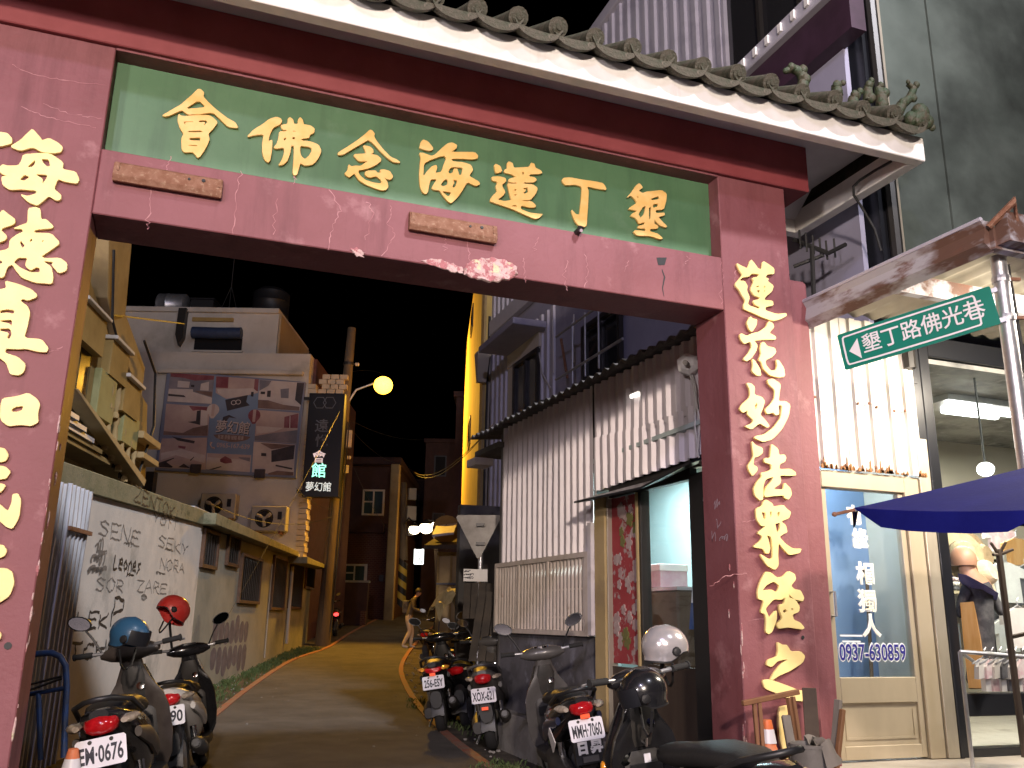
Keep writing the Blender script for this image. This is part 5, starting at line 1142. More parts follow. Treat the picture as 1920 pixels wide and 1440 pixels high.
q = MB(); q.fbox(SF_, .02, uw - .02, z_win0, z_win1, -.03, -.015); M['frost'] = mat('frosted_pane', (0.045, 0.05, 0.055), 0.25); q.build('frosted_pane', M['frost'], wn)
q = MB(); q.fbox(SF_, uw + .002, uw + .075, z_win0 - .02, zdoor - .25, .0, .10); q.build('side_trim', M['shed_sheet'], shed)
M['lowwall'] = mat('stained_blue_grey_wall', (0.13, 0.125, 0.14), 0.85, col2=(0.09, 0.085, 0.09), scale=3, stain=(.22, .22, .26), sscale=5, slo=.56, shi=.7, bump=.3)
mb = MB(); mb.fbox(SF_, -.02, uj0 - .01, .1, z_win0 - .032, -.06, .015); mb.build('lower_wall', M['lowwall'], shed)
# door: yellow jamb, floral panel, glass leaf, dark dado, awning
zb_ = .42
mb = MB(); mb.fbox(SF_, uj0, uj1, zb_, zdoor + .02, -.06, .07); mb.build('door_jamb', M['tan'], shed, bevel=.006)
ufl0, ufl1 = sx(1147, 1100)[0] + .02, sx(1204, 1100)[0]; ug0, ug1 = sx(1213, 1080)[0], sx(1306, 1080)[0]
zfl0 = sx(1175, 1245)[1]; zgl = sx(1260, 1245)[1]
M['floral'] = mat('red_floral_cloth', (0.30, 0.035, 0.04), 0.7, col2=(0.36, 0.05, 0.055), scale=3, stain=(.40, .30, .28), sscale=6.5, slo=.56, shi=.60)
mb = MB(); mb.fbox(SF_, ufl0, ufl1, zfl0, zdoor - .04, -.02, .0); fp = mb.build('floral_panel', M['floral'], shed)
M['petal'] = mat('pale_petals', (0.46, 0.36, 0.33), 0.8, col2=(0.38, 0.25, 0.24), scale=12); M['leafp'] = mat('printed_leaves', (0.17, 0.16, 0.05), 0.8)
r3 = random.Random(4)
for i in range(34):
    u, z = r3.uniform(ufl0 + .06, ufl1 - .06), r3.uniform(zfl0 + .08, zdoor - .12); rr = r3.uniform(.05, .085); mb = MB()
    pol = [(u + rr * (.62 + .38 * abs(math.cos(2.5 * a))) * math.cos(a) * .8, z + rr * (.62 + .38 * abs(math.cos(2.5 * a))) * math.sin(a)) for a in [j * .3142 for j in range(20)]]
    pol = [(min(max(p, ufl0 + .005), ufl1 - .005), q_) for p, q_ in pol]
    mb.prism(SF_, pol, -.004, .002 + .0003 * i); mb.build('printed_flower' if i % 5 else 'printed_leaf', M['petal'] if i % 5 else M['leafp'], fp)
for (a, b, z0, z1, mk) in ((uj1 + .002, ufl0 - .002, zb_, zdoor, 'alu'), (ufl1 + .004, ug0 - .004, zb_, zdoor, 'bronze'), (ug1 + .004, LS - .03, zb_, zdoor, 'bronze')):
    mb = MB(); mb.fbox(SF_, a, b, z0, z1, -.05, .05); mb.build('door_stile', M[mk], shed, bevel=.004)
mb = MB(); mb.fbox(SF_, ufl1 + .02, ufl1 + .045, zfl0, zdoor - .05, .051, .07); mb.build('door_edge', M['tan'], shed)
M['dado'] = mat('dark_brown_boards', (0.045, 0.03, 0.022), 0.6, col2=(0.07, 0.05, 0.035), scale=4, stretch=(1, 1, .1))
mb = MB(); mb.fbox(SF_, ufl0, ufl1, zb_, zfl0 - .03, -.03, .012); mb.build('door_panel', M['dado'], shed)
mb = MB(); mb.fbox(SF_, ug0, ug1, zb_, zgl - .02, -.03, .012); mb.build('door_panel', M['dado'], shed)
mb = MB(); mb.fbox(SF_, ufl0, ug1, zdoor - .035, zdoor + .06, -.04, .03); mb.build('door_head', M['bronze'], shed)
M['glass'] = glass('door_glass', (.92, .96, .97), .1)
mb = MB(); mb.fbox(SF_, ug0, ug1, zgl, zdoor - .04, -.012, -.006); mb.build('glass_leaf', M['glass'], shed)
aw = MB(); za = zdoor + .16
aL, aM, aR = sx(1076, 940, .36), sx(1200, 913, .32), sx(1312, 872, .10)
p = [SF_.P(aL[0], aL[1], .36), SF_.P(aM[0], aM[1], .32), SF_.P(LS + .04, aR[1], .28), SF_.P(LS + .04, aR[1] + .09, .03), SF_.P(aM[0], aM[1] + .12, .03), SF_.P(uw + .08, aL[1] + .07, .03)]
aw.add(p + [q_ - Vector((0, 0, .02)) for q_ in p], [(0, 1, 4, 5), (1, 2, 3, 4), (6, 11, 10, 7), (7, 10, 9, 8), (0, 6, 7, 1), (1, 7, 8, 2), (2, 8, 9, 3), (5, 11, 6, 0)])
aw.build('door_awning', M['sign_black'], shed)
mb = MB(); mb.fbox(SF_, uw, LS - .02, zdoor + .062, zdoor + .34, -.06, -.012); mb.build('transom_board', M['bronze'], shed)
# room behind the door
M['room_wall'] = mat('pale_green_room_wall', (0.50, 0.58, 0.56), 0.9, col2=(.45, .53, .52), scale=1); M['room_beige'] = mat('beige_partition', (0.46, 0.40, 0.27), 0.8, col2=(.42, .36, .24), scale=2)
rm = thing('shed_room', 'pale lit room visible through the glass of the shed door', 'room', (5.2, 2.2, .42))
mb = MB(); mb.box(4.62, 5.70, .98, 4.6, .40, .44); mb.build('room_floor', M['concrete'], rm)
mb = MB(); mb.box(5.66, 5.70, .98, 4.6, .44, 3.0); mb.build('room_back_wall', M['room_wall'], rm)
mb = MB(); mb.box(4.66, 5.66, 4.56, 4.6, .44, 3.0); mb.build('room_end_wall', M['room_wall'], rm)
mb = MB(); mb.box(4.60, 5.70, .98, 4.6, 3.0, 3.04); mb.build('room_ceiling', M['room_wall'], rm)
mb = MB(); mb.box(5.30, 5.655, 1.05, 2.35, .445, 2.66); mb.build('wardrobe', M['room_beige'], rm)
lamp('room_tube_light', (5.0, 2.6, 2.93), 90, (0.72, .95, 1.0), kind='AREA', target=(5.0, 2.6, 0), size=(.15, 1.1))
q = MB(); q.box(4.9, 5.1, 2.0, 3.2, 2.96, 2.995); q.build('tube_fitting', M['white'], rm)
M['cabinet'] = mat('brown_cabinet', (0.14, 0.085, 0.045), 0.6, col2=(.10, .06, .03), scale=3)
def rp(x, y, d): return at_d(x, y, d)
cb = thing('brown_cabinet', 'brown cabinet with a pale top just inside the shed door', 'cabinet', (4.95, 1.9, .44))
pc = at_d(1268, 1102, 8.5)
mb = MB(); mb.box(pc.x - .14, pc.x + .32, pc.y - .25, pc.y + .55, .445, pc.z - .03); mb.build('cabinet_body', M['cabinet'], cb, bevel=.02)
mb = MB(); mb.box(pc.x - .15, pc.x + .33, pc.y - .27, pc.y + .57, pc.z - .029, pc.z); mb.build('cabinet_top', M['white'], cb)
M['pink'] = mat('pink_box', (0.55, 0.33, 0.38), 0.7, col2=(.6, .45, .48), scale=8)
t = thing('pink_box', 'pink patterned box on the cabinet inside the shed door', 'box', (pc.x + .05, pc.y + .35, pc.z))
mb = MB(); mb.box(pc.x - .1, pc.x + .2, pc.y + .12, pc.y + .5, pc.z + .002, pc.z + .21); mb.build('carton', M['pink'], t, bevel=.006)
mb = MB(); mb.box(pc.x - .106, pc.x + .206, pc.y + .114, pc.y + .506, pc.z + .16, pc.z + .225); mb.build('lid', M['white'], t, bevel=.004)
t = thing('blue_shopping_bag', 'blue and white upright bag leaning inside the shed door', 'bag', tuple(at_d(1297, 1210, 7.6)))
q = MB(); f = lambda x, y: at_d(x, y, 7.55)
q.add([f(1292, 1180), f(1309, 1180), f(1309, 1085), f(1300, 1072)] + [f(x, y) + Vector((.10, .06, 0)) for x, y in ((1292, 1180), (1309, 1180), (1309, 1085), (1300, 1072))], [(0, 1, 2, 3), (4, 7, 6, 5), (0, 3, 7, 4), (1, 5, 6, 2), (2, 6, 7, 3), (0, 4, 5, 1)]); M['bagblue'] = mat('blue_woven_plastic', (.05, .10, .25), .5); q.build('bag_body', M['bagblue'], t)
q = MB(); f2 = lambda x, y: at_d(x, y, 7.54); q.add([f2(1296, 1130), f2(1300, 1130), f2(1303, 1075), f2(1300, 1074)] + [f2(x, y) + Vector((.003, -.003, 0)) for x, y in ((1296, 1130), (1300, 1130), (1303, 1075), (1300, 1074))], [(0, 1, 2, 3), (4, 7, 6, 5), (0, 4, 5, 1), (1, 5, 6, 2), (2, 6, 7, 3), (3, 7, 4, 0)]); q.build('white_stripe', M['white'], t)
# white box with hanging cables on the shed corner
p = at_d(1291, 684, 7.25)
t = thing('white_flood_lamp', 'white box lamp with a dangling cable at the top near corner of the shed', 'flood lamp', tuple(p))
mb = MB(); mb.lathe([(.085, -.05), (.10, -.03), (.10, .05), (.06, .08)], p, (-.6, -.7, -.1), 6); mb.build('housing', M['white'], t, bevel=.006)
q = MB(); q.tube([p + Vector((-.05, -.06, -.02)), p + Vector((-.12, -.14, -.03))], .022, 8); q.build('nozzle', M['pipe_pvc'], t)
q = MB(); q.tube([p + Vector((0, -.02, -.08)), at_d(1302, 735, 7.2), at_d(1312, 790, 7.2), at_d(1308, 850, 7.2), at_d(1322, 885, 7.15), at_d(1320, 940, 7.15)], .009, 6); q.build('cable_tail', M['cable_white'], t)
q = MB(); q.tube([p + Vector((.02, -.02, -.08)), at_d(1305, 730, 7.22), at_d(1303, 800, 7.22), at_d(1312, 870, 7.2)], .008, 6); q.build('cable_tail', M['cable_white'], t)
t = thing('small_wall_lamp', 'tiny glowing lamp on the corrugated shed wall', 'lamp', SF_.P(*sx(1198, 741), .04))
q = MB(); q.fbox(SF_, sx(1191, 741)[0], sx(1205, 741)[0], sx(1198, 745)[1], sx(1198, 739)[1], .03, .06); q.build('lamp_strip', glow('small_lamp_glow', (1, .95, .85), 3), t)
q = MB(); q.fbox(SF_, sx(1190, 741)[0], sx(1206, 741)[0], sx(1198, 738.9)[1], sx(1198, 737)[1], .02, .065); q.build('lamp_cover', M['white'], t)

# ------------------------------------------------------------------ things beyond the shed on the right verge
yp = atv = at_d(899, 1095, 12.5)
ys_ = thing('yield_sign', 'back of a white triangular give-way sign on a steel post beside the shed', 'road sign', (yp.x, yp.y, gr(yp.y)))
q = MB(); q.tube([(yp.x, yp.y, gr(yp.y)), tuple(at_d(903, 972, 12.5))], .035, 10); q.build('post', M['steel'], ys_, smooth=40)
YS = FF(12.44)
mb = MB(); mb.prism(YS, chaikin(YS.poly([(853, 966), (942, 966), (897, 1052)]), 1, .06), .0, .012); M['sign_back'] = mat('bare_sign_back', (0.36, 0.34, 0.31), 0.55, .2, col2=(.22, .2, .18), scale=2.2); mb.build('sign_plate', M['sign_back'], ys_)
for y in (985, 1020):
    q = MB(); u, z = YS.px(901, y); q.fbox(YS, u - .06, u + .06, z - .02, z + .02, .0125, .10); q.build('clamp', M['bronze'], ys_)
nb_ = FF(12.3); t = thing('notice_board', 'small white notice card with scribbled writing under the give-way sign', 'notice', tuple(nb_.P(*nb_.px(880, 1090))))
mb = MB(); mb.fbox(nb_, nb_.px(869, 1080)[0], nb_.px(914, 1080)[0], nb_.px(880, 1090)[1], nb_.px(880, 1067)[1], -.012, 0); mb.build('card', M['white'], t)
for i, y in enumerate((1071, 1077, 1083)):
    q = MB(); u, z = nb_.px(871, y); squig(q, nb_, u, z, .11 if i else .07, .03, .002, .008, seed=i + 2, loops=4); q.build('scribble', M['ink'], t, recalc=False)
M['board'] = mat('dark_corrugated_board', (0.05, 0.042, 0.035), 0.9, col2=(0.08, 0.065, 0.05), scale=4, bump=.3)
def leanboard(label, x0, x1, yt, yb, d, lean, mt=M['board'], dep=.0):
    f = FF(d); t = thing('leaning_board', label, 'board', tuple(f.P(f.px((x0 + x1) / 2, yb)[0], gr(f.P(0, 0).y))), group='dark boards leaning by the shed')
    ua, ub = f.px(x0, (yt + yb) / 2)[0], f.px(x1, (yt + yb) / 2)[0]; zt_, zb2 = f.px((x0 + x1) / 2, yt)[1], f.px((x0 + x1) / 2, yb)[1]
    k = max(3, int((ub - ua) / .09))
    for i in range(k):
        a, b = ua + (ub - ua) * i / k, ua + (ub - ua) * (i + .9) / k
        mb = MB(); o = f.P(a, zb2, .02 * (i % 2)); mb.obox(o, f.P(b, zb2, .02 * (i % 2)) - o, f.P(a + lean, zt_, -.25) - f.P(a, zb2, 0), f.P(0, 0, .022) - f.P(0, 0, 0)); mb.build('slat', mt, t)
    return t
leanboard('tall dark slatted board leaning against the far end of the shed', 880, 944, 1108, 1240, 11.6, .10)
leanboard('dark slatted board standing upright behind the taller leaning one', 868, 925, 1092, 1160, 12.0, .0)
# small shed / kiosk with dish further up on the right
f = FF(19.5); kd = thing('tin_kiosk', 'small tan tin kiosk with a dark makeshift roof beyond the give-way sign', 'kiosk', tuple(f.P(f.px(845, 1130)[0], .6)))
ua, ub = f.px(819, 1080)[0], f.px(868, 1080)[0]; zt_, zb2 = f.px(845, 1035)[1], f.px(845, 1160)[1]
mb = MB(); mb.fbox(f, ua, ub, .4, zt_, -2, 0); mb.build('tin_wall', M['tan'], kd)
for x in (ua, (ua + ub) / 2, ub - .05):
    q = MB(); q.fbox(f, x, x + .05, .5, zt_, .002, .04); q.build('stud', M['tan_dark'], kd)
q = MB(); q.fbox(f, ua, ub, (zt_ + zb2) / 2, (zt_ + zb2) / 2 + .04, .041, .06); q.build('cross_rail', M['bronze'], kd)
mb = MB(); mb.obox(f.P(ua - .25, zt_ + .02, .5), f.P(ub + .5, zt_ + .02, .5) - f.P(ua - .25, zt_, .5), f.P(0, .35, -2.4) - f.P(0, 0, 0), Vector((0, 0, .08))); mb.build('roof_sheet', M['board'], kd)
q = MB(); q.obox(f.P(ua - .1, zt_ + .28, .4), f.P(ub - .2, zt_ + .34, .4) - f.P(ua - .1, zt_ + .28, .4), f.P(0, .3, -1.0) - f.P(0, 0, 0), Vector((0, 0, .05))); q.build('loose_sheet', M['zinc'], kd)
t = thing('satellite_dish', 'tan satellite dish standing above the tin kiosk roof', 'satellite dish', tuple(f.P(f.px(833, 1010)[0], f.px(833, 1010)[1], -1)))
c = f.P(f.px(833, 990)[0], f.px(833, 988)[1], -.8); q = MB(); q.lathe([(.02, .0), (.15, .02), (.26, .06), (.32, .11), (.325, .12), (.25, .07), (.15, .04), (.02, .02)], c, (-.4, -.9, .15), 16); q.build('dish', M['tan_dark'], t, smooth=40)
q = MB(); q.tube([c, f.P(f.px(833, 1025)[0], f.px(833, 1025)[1], -.8)], .025, 6); q.build('mount', M['bronze'], t)
q = MB(); q.tube([c, c + Vector((-.12, -.35, .1))], .012, 5); q.build('feed_arm', M['bronze'], t)
# far lamp pole with three lamps, warning-striped foot and a lit sign
pf = at_d(752, 1138, 35); fp_ = thing('striped_lamp_pole', 'yellow utility pole with chevron stripes at its foot at the far bend', 'utility pole', tuple(pf))
M['stripe_y'] = mat('yellow_stripe', (0.55, 0.38, 0.05), 0.6); M['stripe_k'] = mat('black_stripe', (0.02, 0.02, 0.02), 0.6)
tp = at_d(757, 905, 35)
q = MB(); q.tube([pf + Vector((0, 0, 1.75)), tp], [.16, .12], 12); q.build('pole_shaft', M['wood_pole'], fp_, smooth=40)
for i in range(7):
    q = MB(); z = i * .25; n_s = 12
    q.loft([[pf + Vector((.17 * math.cos(a), .17 * math.sin(a), z + zz + .12 * math.sin(a - 1.2))) for a in [k_ * 6.2832 / n_s for k_ in range(n_s)]] for zz in (0, .249)]); q.build('chevron_band', M['stripe_y'] if i % 2 else M['stripe_k'], fp_)
for z, s_ in ((3.3, .18), (4.1, .15), (2.7, .12)):
    q = MB(); c = pf + Vector((.2, -.15, z)); q.box(c.x - s_, c.x + s_, c.y - .1, c.y + .1, c.z, c.z + s_ * 3); q.build('junction_box', M['pipe_pvc'], fp_)
M['far_glow'] = glow('lit_far_lamp', (1.0, 0.80, 0.50), 14)
for i, (x, y, r_, lb) in enumerate(((777, 993, .21, 'leftmost far glowing round lamp of the three beyond the bend'), (799, 990, .25, 'middle far glowing lamp of the three, the largest'), (819, 986, .20, 'rightmost far glowing lamp of the three, on the small post'))):
    c = at_d(x, y, 33 - i); t = thing('street_lamp', lb, 'street lamp', tuple(c), group='far lamps beyond the bend')
    q = MB(); q.ball(c, r_, r_, r_ * .8, 12, 8, z0=-.999); q.build('lamp_bowl', M['far_glow'], t, smooth=60)
    q = MB(); q.lathe([(r_ * .9, r_ * .5), (r_ * .3, r_ * 1.1), (.03, r_ * 1.2)], c, n=10); q.build('lamp_shade', M['bronze'], t)
    e = (tp.lerp(pf, .35)) if i == 0 else Vector((at_d(822, 1130, 32).x, at_d(822, 1130, 32).y, at_d(822, 1000, 32).z))
    q = MB(); q.tube([c + Vector((0, 0, r_ * 1.15)), (c + e) / 2 + Vector((0, 0, .35)), e], .03, 6); q.build('lamp_arm', M['bronze'], t)
b0, b1 = at_d(822, 1135, 32), at_d(816, 995, 32); t = thing('post', 'thin post under the right far lamps beyond the bend', 'post', tuple(b0))
q = MB(); q.tube([b0, b1], [.09, .07], 8); q.build('post_shaft', M['wood_pole'], t)
q = MB(); q.lathe([(.1, 0), (.1, .05)], b1, n=8); q.build('cap', M['steel'], t)
f = FF(36); t = thing('lit_shop_sign', 'small white lit sign hanging under the far lamps', 'sign', tuple(f.P(*f.px(785, 1058))))
mb = MB(); mb.fbox(f, f.px(776, 1043)[0], f.px(794, 1043)[0], f.px(785, 1058)[1], f.px(785, 1029)[1], -.15, 0); mb.build('light_box', glow('lit_sign_face', (.95, 1.0, .95), 2.2), t, bevel=.02)
u, z = f.px(785, 1036); ftext(f, '民', u, z - .02, .34, .003, M['ink'], t); u, z = f.px(785, 1051); ftext(f, '宿', u, z, .34, .003, M['ink'], t)

# ------------------------------------------------------------------ the shop right of the gate
SH = Frame((0, .2), 0)
def hp(x, y, n=0): return SH.px(x, y, n)
shop = thing('street_shop', 'shop front right of the gate with dark frames, glass and a dark reflective upper facade', 'shop', (6.6, 1.2, .485))
M['facade'] = mat('dark_green_glass_panel', (0.085, 0.105, 0.092), 0.34, .0, col2=(0.15, 0.18, 0.16), scale=.8, lo=.4, hi=.72, stain=(.03, .034, .031), sscale=.45, slo=.44, shi=.64, rvar=.25, spec=.7)
xf = hp(1684, 420)[0]
seams = [xf, hp(1770, 300)[0], hp(1815, 300)[0] + .9, xf + 2.6, xf + 4.2]
for i, (a, b) in enumerate(zip(seams, seams[1:])):
    mb = MB(); mb.fbox(SH, a + .006, b - .006, 3.82, 9.5, -.06, .0 if i % 2 == 0 else .012); mb.build('facade_panel', M['facade'], shop)
mb = MB(); mb.fbox(SH, xf - .30, xf + 5, .5, 9.5, -.5, -.07); mb.build('backing_wall', M['bronze'], shop) if False else None
mb = MB(); mb.fbox(SH, xf - .22, xf - .002, 3.3, 9.5, -.4, .03); mb.build('corner_post', M['sign_black'], shop)
q = MB(); q.fbox(SH, xf - .03, xf + .0, 3.84, 9.5, .031, .05); q.build('corner_bead', M['alu'], shop)
q = MB(); q.tube([SH.P(xf - .12, 3.4, .08), SH.P(xf - .14, 9.4, .08)], .05, 8); q.build('downpipe', M['bronze'], shop, smooth=40)
# corrugated rusty panel over the aluminium door
M['rusty_sheet'] = mat('rust_streaked_sheet', (0.60, 0.57, 0.52), 0.5, .1, col2=(0.52, 0.48, 0.45), scale=2, stretch=(1, 1, .35), stain=(.30, .15, .07), sscale=2.4, slo=.60, shi=.74)
xa, xb = hp(1512, 700)[0], hp(1704, 700)[0]; zlo, zhi = hp(1600, 884)[1], 3.76
for i in range(3):
    a, b = xa + (xb - xa) * i / 3 - .015, xa + (xb - xa) * (i + 1) / 3
    corr(SH, a, b, lambda u: zlo + .01 * math.sin(9 * u), lambda u: zhi, .155, .022, .03 + .004 * i, flat=.7, jit=.006).build('corrugated_sheet', M['rusty_sheet'], shop, recalc=False)
M['rust_edge'] = mat('flaking_rust', (0.24, 0.10, 0.035), .85, col2=(.32, .16, .06), scale=15, bump=.5, bscale=50)
mb = MB()
for i in range(70):
    u = rnd.uniform(xa, xb); h_ = rnd.uniform(.01, .05) * (2 if rnd.random() < .25 else 1); w_ = rnd.uniform(.01, .035)
    mb.prism(SH, [(u, zlo - .006), (u + w_, zlo - .004), (u + w_ * .7, zlo + h_), (u + w_ * .3, zlo + h_ * .8)], .05, .0585)
mb.build('rust_flakes', M['rust_edge'], shop, kind='stuff')
for (x, y) in ((1526, 745), (1607, 757), (1628, 757), (1642, 764), (1675, 771), (1541, 865), (1585, 872), (1640, 876), (1652, 880), (1695, 771)):
    u, z = hp(x, y, .05); q = MB(); q.lathe([(.010, 0), (.012, .01), (.004, .014)], SH.P(u, z, .055), (0, -1, 0), 8); q.build('screw', M['rust'], shop)
q = MB(); q.tube([SH.P(*hp(1486, 580), .02), SH.P(*hp(1490, 640), .02), SH.P(*hp(1489, 700), .02), SH.P(*hp(1503, 745), .02), SH.P(*hp(1510, 840), .02)], .022, 8); q.build('drain_hose', M['cable'], shop, smooth=50)
q = MB(); q.fbox(SH, hp(1497, 700)[0] - .01, hp(1506, 700)[0], zlo - .03, zhi, -.01, .06); q.build('edge_trim', M['rusty_sheet'], shop)
mb = MB(); mb.fbox(SH, xb - .03, hp(1792, 1150)[0] - .121, zlo - .02, 3.72, -.10, .022); mb.build('dark_filler', M['sign_black'], shop)
# aluminium door
M['alu_paint'] = mat('beige_aluminium', (0.46, 0.39, 0.28), 0.45, .2, col2=(.40, .335, .24), scale=2, stretch=(1, 1, .3))
x0, x1 = hp(1545, 1100)[0], hp(1748, 1100)[0]; z0, z1 = .49, zlo - .01
door = MB()
dL, dR = hp(1557, 1200)[0], hp(1719, 1200)[0]
for e in ((x0 + .001, dL, z0, z1), (dR, x1 - .06, z0, z1), (dL + .001, dR - .001, z1 - .13, z1)): door.fbox(SH, *e, -.08, .03)
df = door.build('door_frame', M['alu_paint'], shop, bevel=.005)
zg0, zg1 = hp(1640, 1270)[1], hp(1640, 912)[1]; zp = hp(1640, 1318)[1]
leaf = MB()
gL, gR = dL + .055, dR - .05
for e in ((dL + .004, gL, z0 + .01, z1 - .135), (gR, dR - .004, z0 + .01, z1 - .135), (gL + .001, gR - .001, zg1, z1 - .135), (gL + .001, gR - .001, zp, zg0), (gL + .001, gR - .001, z0 + .01, z0 + .10)): leaf.fbox(SH, *e, -.05, .005)
lf = leaf.build('door_leaf', M['alu_paint'], shop, bevel=.004)
q = MB(); q.fbox(SH, gL, gR, z0 + .10, zp, -.035, -.015); q.build('kick_panel', M['alu_paint'], lf)
for e in ((gL + .03, gL + .045, z0 + .14, zp - .04), (gR - .045, gR - .03, z0 + .14, zp - .04), (gL + .046, gR - .046, z0 + .14, z0 + .155)):
    q = MB(); q.fbox(SH, *e, -.0148, -.008); q.build('panel_bead', M['alu_paint'], lf)
q = MB(); q.fbox(SH, gL, gR, zg0, zg1, -.03, -.024); q.build('glass_pane', M['glass'], lf)
q = MB(); hx = gL - .025; zz = hp(1565, 1110)[1], hp(1568, 1155)[1]
q.tube([SH.P(hx, zz[0], .005), SH.P(hx, zz[0], .05), SH.P(hx, zz[1], .05), SH.P(hx, zz[1], .005)], .009, 8); q.build('handle', M['steel'], lf, smooth=40)
q = MB(); q.fbox(SH, x1 - .058, x1 + .05, z0, zlo + .3, -.08, .05); q.build('door_post', M['alu'], shop, bevel=.004)
q = MB(); q.fbox(SH, hp(1518, 1100)[0], x0 - .002, z0, zlo - .03, -.06, .02); M['stub'] = mat('peeling_red_plaster', (.30, .15, .13), .85, col2=(.36, .33, .30), scale=5, lo=.45, hi=.55); q.build('plaster_strip', M['stub'], shop)
# printing on the door glass
M['navy'] = mat('navy_print', (0.02, 0.02, 0.22), .6); M['cream_print'] = mat('cream_print', (.85, .78, .55), .6, emit=(1, .9, .65), estr=.25); M['white_print'] = mat('white_print', (.85, .85, .85), .6)  # the cream print also emits faintly, though it is no lamp
u, z = hp(1640, 1225); wd_ = hp(1701, 1225)[0] - hp(1577, 1225)[0]
ftext(SH, '0937-630859', u, z, .165, -.018, M['white_print'], lf, offset=.009, width=wd_ * 1.02); ftext(SH, '0937-630859', u, z, .16, -.0155, M['navy'], lf, offset=.002, width=wd_)
for c_, x, y, s_ in (('有', 1606, 968, .15), ('緣', 1616, 1012, .15), ('相', 1626, 1078, .17), ('獨', 1630, 1130, .17), ('人', 1637, 1176, .17)):
    u, z = hp(x, y); ftext(SH, c_, u, z, s_, -.018, M['white_print'], lf, offset=.006); ftext(SH, c_, u, z, s_, -.0155, M['cream_print'], lf, offset=.0)
for (x, y, w_) in ((1600, 1192, .10), (1600, 1203, .08)):
    u, z = hp(x, y); q = MB(); q.fbox(SH, u - w_, u + w_, z - .006, z + .006, -.0235, -.018); q.build('printed_line', M['white_print'], lf)
# room behind the door: pale blue wall, a leaning broom
M['bluewall'] = mat('pale_blue_room_wall', (0.27, 0.37, 0.55), .85, col2=(.23, .33, .50), scale=1)
ir = thing('door_room', 'pale blue lit room behind the aluminium door', 'room', (5.6, 1.0, .485))
mb = MB(); mb.box(x0 - .05, x1 + .1, .78, .82, .486, 3.0); mb.build('room_back_wall', M['bluewall'], ir)
mb = MB(); mb.box(x0 - .09, x0 - .051, .30, .82, .486, 3.0); mb.build('room_side_wall', M['bluewall'], ir)
mb = MB(); mb.box(x1 + .101, x1 + .14, .32, .82, .486, 3.0); mb.build('room_side_wall', M['bluewall'], ir)
mb = MB(); mb.box(x0 - .09, x1 + .14, .32, .82, 3.001, 3.04); mb.build('room_ceiling', M['bluewall'], ir)
lamp('door_room_light', (x0 + .22, .5, 2.9), 26, (.75, .9, 1.0), kind='AREA', target=(x0 + .3, .55, .4), size=(.3, .15))
t = thing('broom', 'broom standing behind the right edge of the door glass', 'broom', (dR - .12, .55, .49))
q = MB(); q.tube([(dR - .20, .5, .6), (dR - .04, .62, 1.75)], .014, 8); q.build('stick', M['cabinet'], t)
q = MB(); q.loft([[Vector((dR - .21 + s_ * w_, .5 + e * .03, z)) for s_, e in ((-1, -1), (1, -1), (1, 1), (-1, 1))] for z, w_ in ((.50, .12), (.56, .11), (.62, .03))]); q.build('brush', M['dado'], t)

# storefront right of the door: dark column, window with goods
cL, cR = x1 + .052, hp(1792, 1150)[0]
mb = MB(); mb.fbox(SH, cL, cR - .122, .487, zlo - .03, -.12, .06); mb.build('dark_column', M['sign_black'], shop, bevel=.004)
wL, wR = cR - .12, cR + 3.0
mb = MB(); zr_a, zr_b = hp(1850, 1300)[1], hp(1850, 1342)[1]; zt_ = hp(1850, 985)[1]
mb.fbox(SH, wL + .001, wL + .10, .487, 3.72, -.10, .03); mb.build('window_stile', M['sign_black'], shop, bevel=.004)
mb = MB(); mb.fbox(SH, wL + .101, wR, zr_b, zr_a, -.10, .03); mb.build('window_rail', M['sign_black'], shop, bevel=.006)
mb = MB(); mb.fbox(SH, wL + .101, wR, .487, hp(1850, 1402)[1], -.10, .03); mb.build('window_rail', M['sign_black'], shop, bevel=.006)
mb = MB(); mb.fbox(SH, wL + .101, wR, 3.55, 3.72, -.10, .03); mb.build('window_rail', M['sign_black'], shop, bevel=.006)
mb = MB(); mb.fbox(SH, wL + .10, wR, zr_a, 3.55, -.04, -.032); mb.build('window_glass', M['glass'], shop)
mb = MB(); mb.fbox(SH, wL + .10, wR, hp(1850, 1402)[1], zr_b, -.04, -.032); mb.build('window_glass', M['glass'], shop)
sr = thing('shop_interior', 'bright room of the clothes shop behind the large window', 'room', (7.6, 1.6, .485))
M['cream_wall'] = mat('cream_shop_wall', (0.55, 0.50, 0.40), .85, col2=(.5, .45, .36), scale=1)
M['ceil_grey'] = mat('glare_blotched_ceiling', (.34, .34, .32), .5, col2=(.10, .10, .10), scale=2.4, lo=.4, hi=.65, stain=(.42, .42, .40), sscale=5)  # blotches imitate the cloudy reflection in the upper glass
mb = MB(); mb.box(wL - .1, wR + 1, 2.6, 2.65, .3, 3.7); mb.build('room_back_wall', M['cream_wall'], sr)
mb = MB(); mb.box(wL - .14, wL - .10, .32, 2.65, .3, 3.7); mb.build('room_side_wall', M['cream_wall'], sr)
mb = MB(); mb.box(wL - .14, wR + 1, .32, 2.65, .44, .482); mb.build('room_floor', M['floor'], sr)
mb = MB(); mb.box(wL - .14, wR + 2, .21, 2.65, 3.5, 3.54); mb.build('room_ceiling', M['ceil_grey'], sr)
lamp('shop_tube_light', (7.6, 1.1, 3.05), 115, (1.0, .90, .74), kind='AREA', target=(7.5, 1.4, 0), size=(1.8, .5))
M['glare_glow'] = glow('shop_glare_glow', (1, .96, .88), 9)  # glowing fittings added to imitate glare reflected in the upper glass
c = at_z(1838, 772, 3.42)
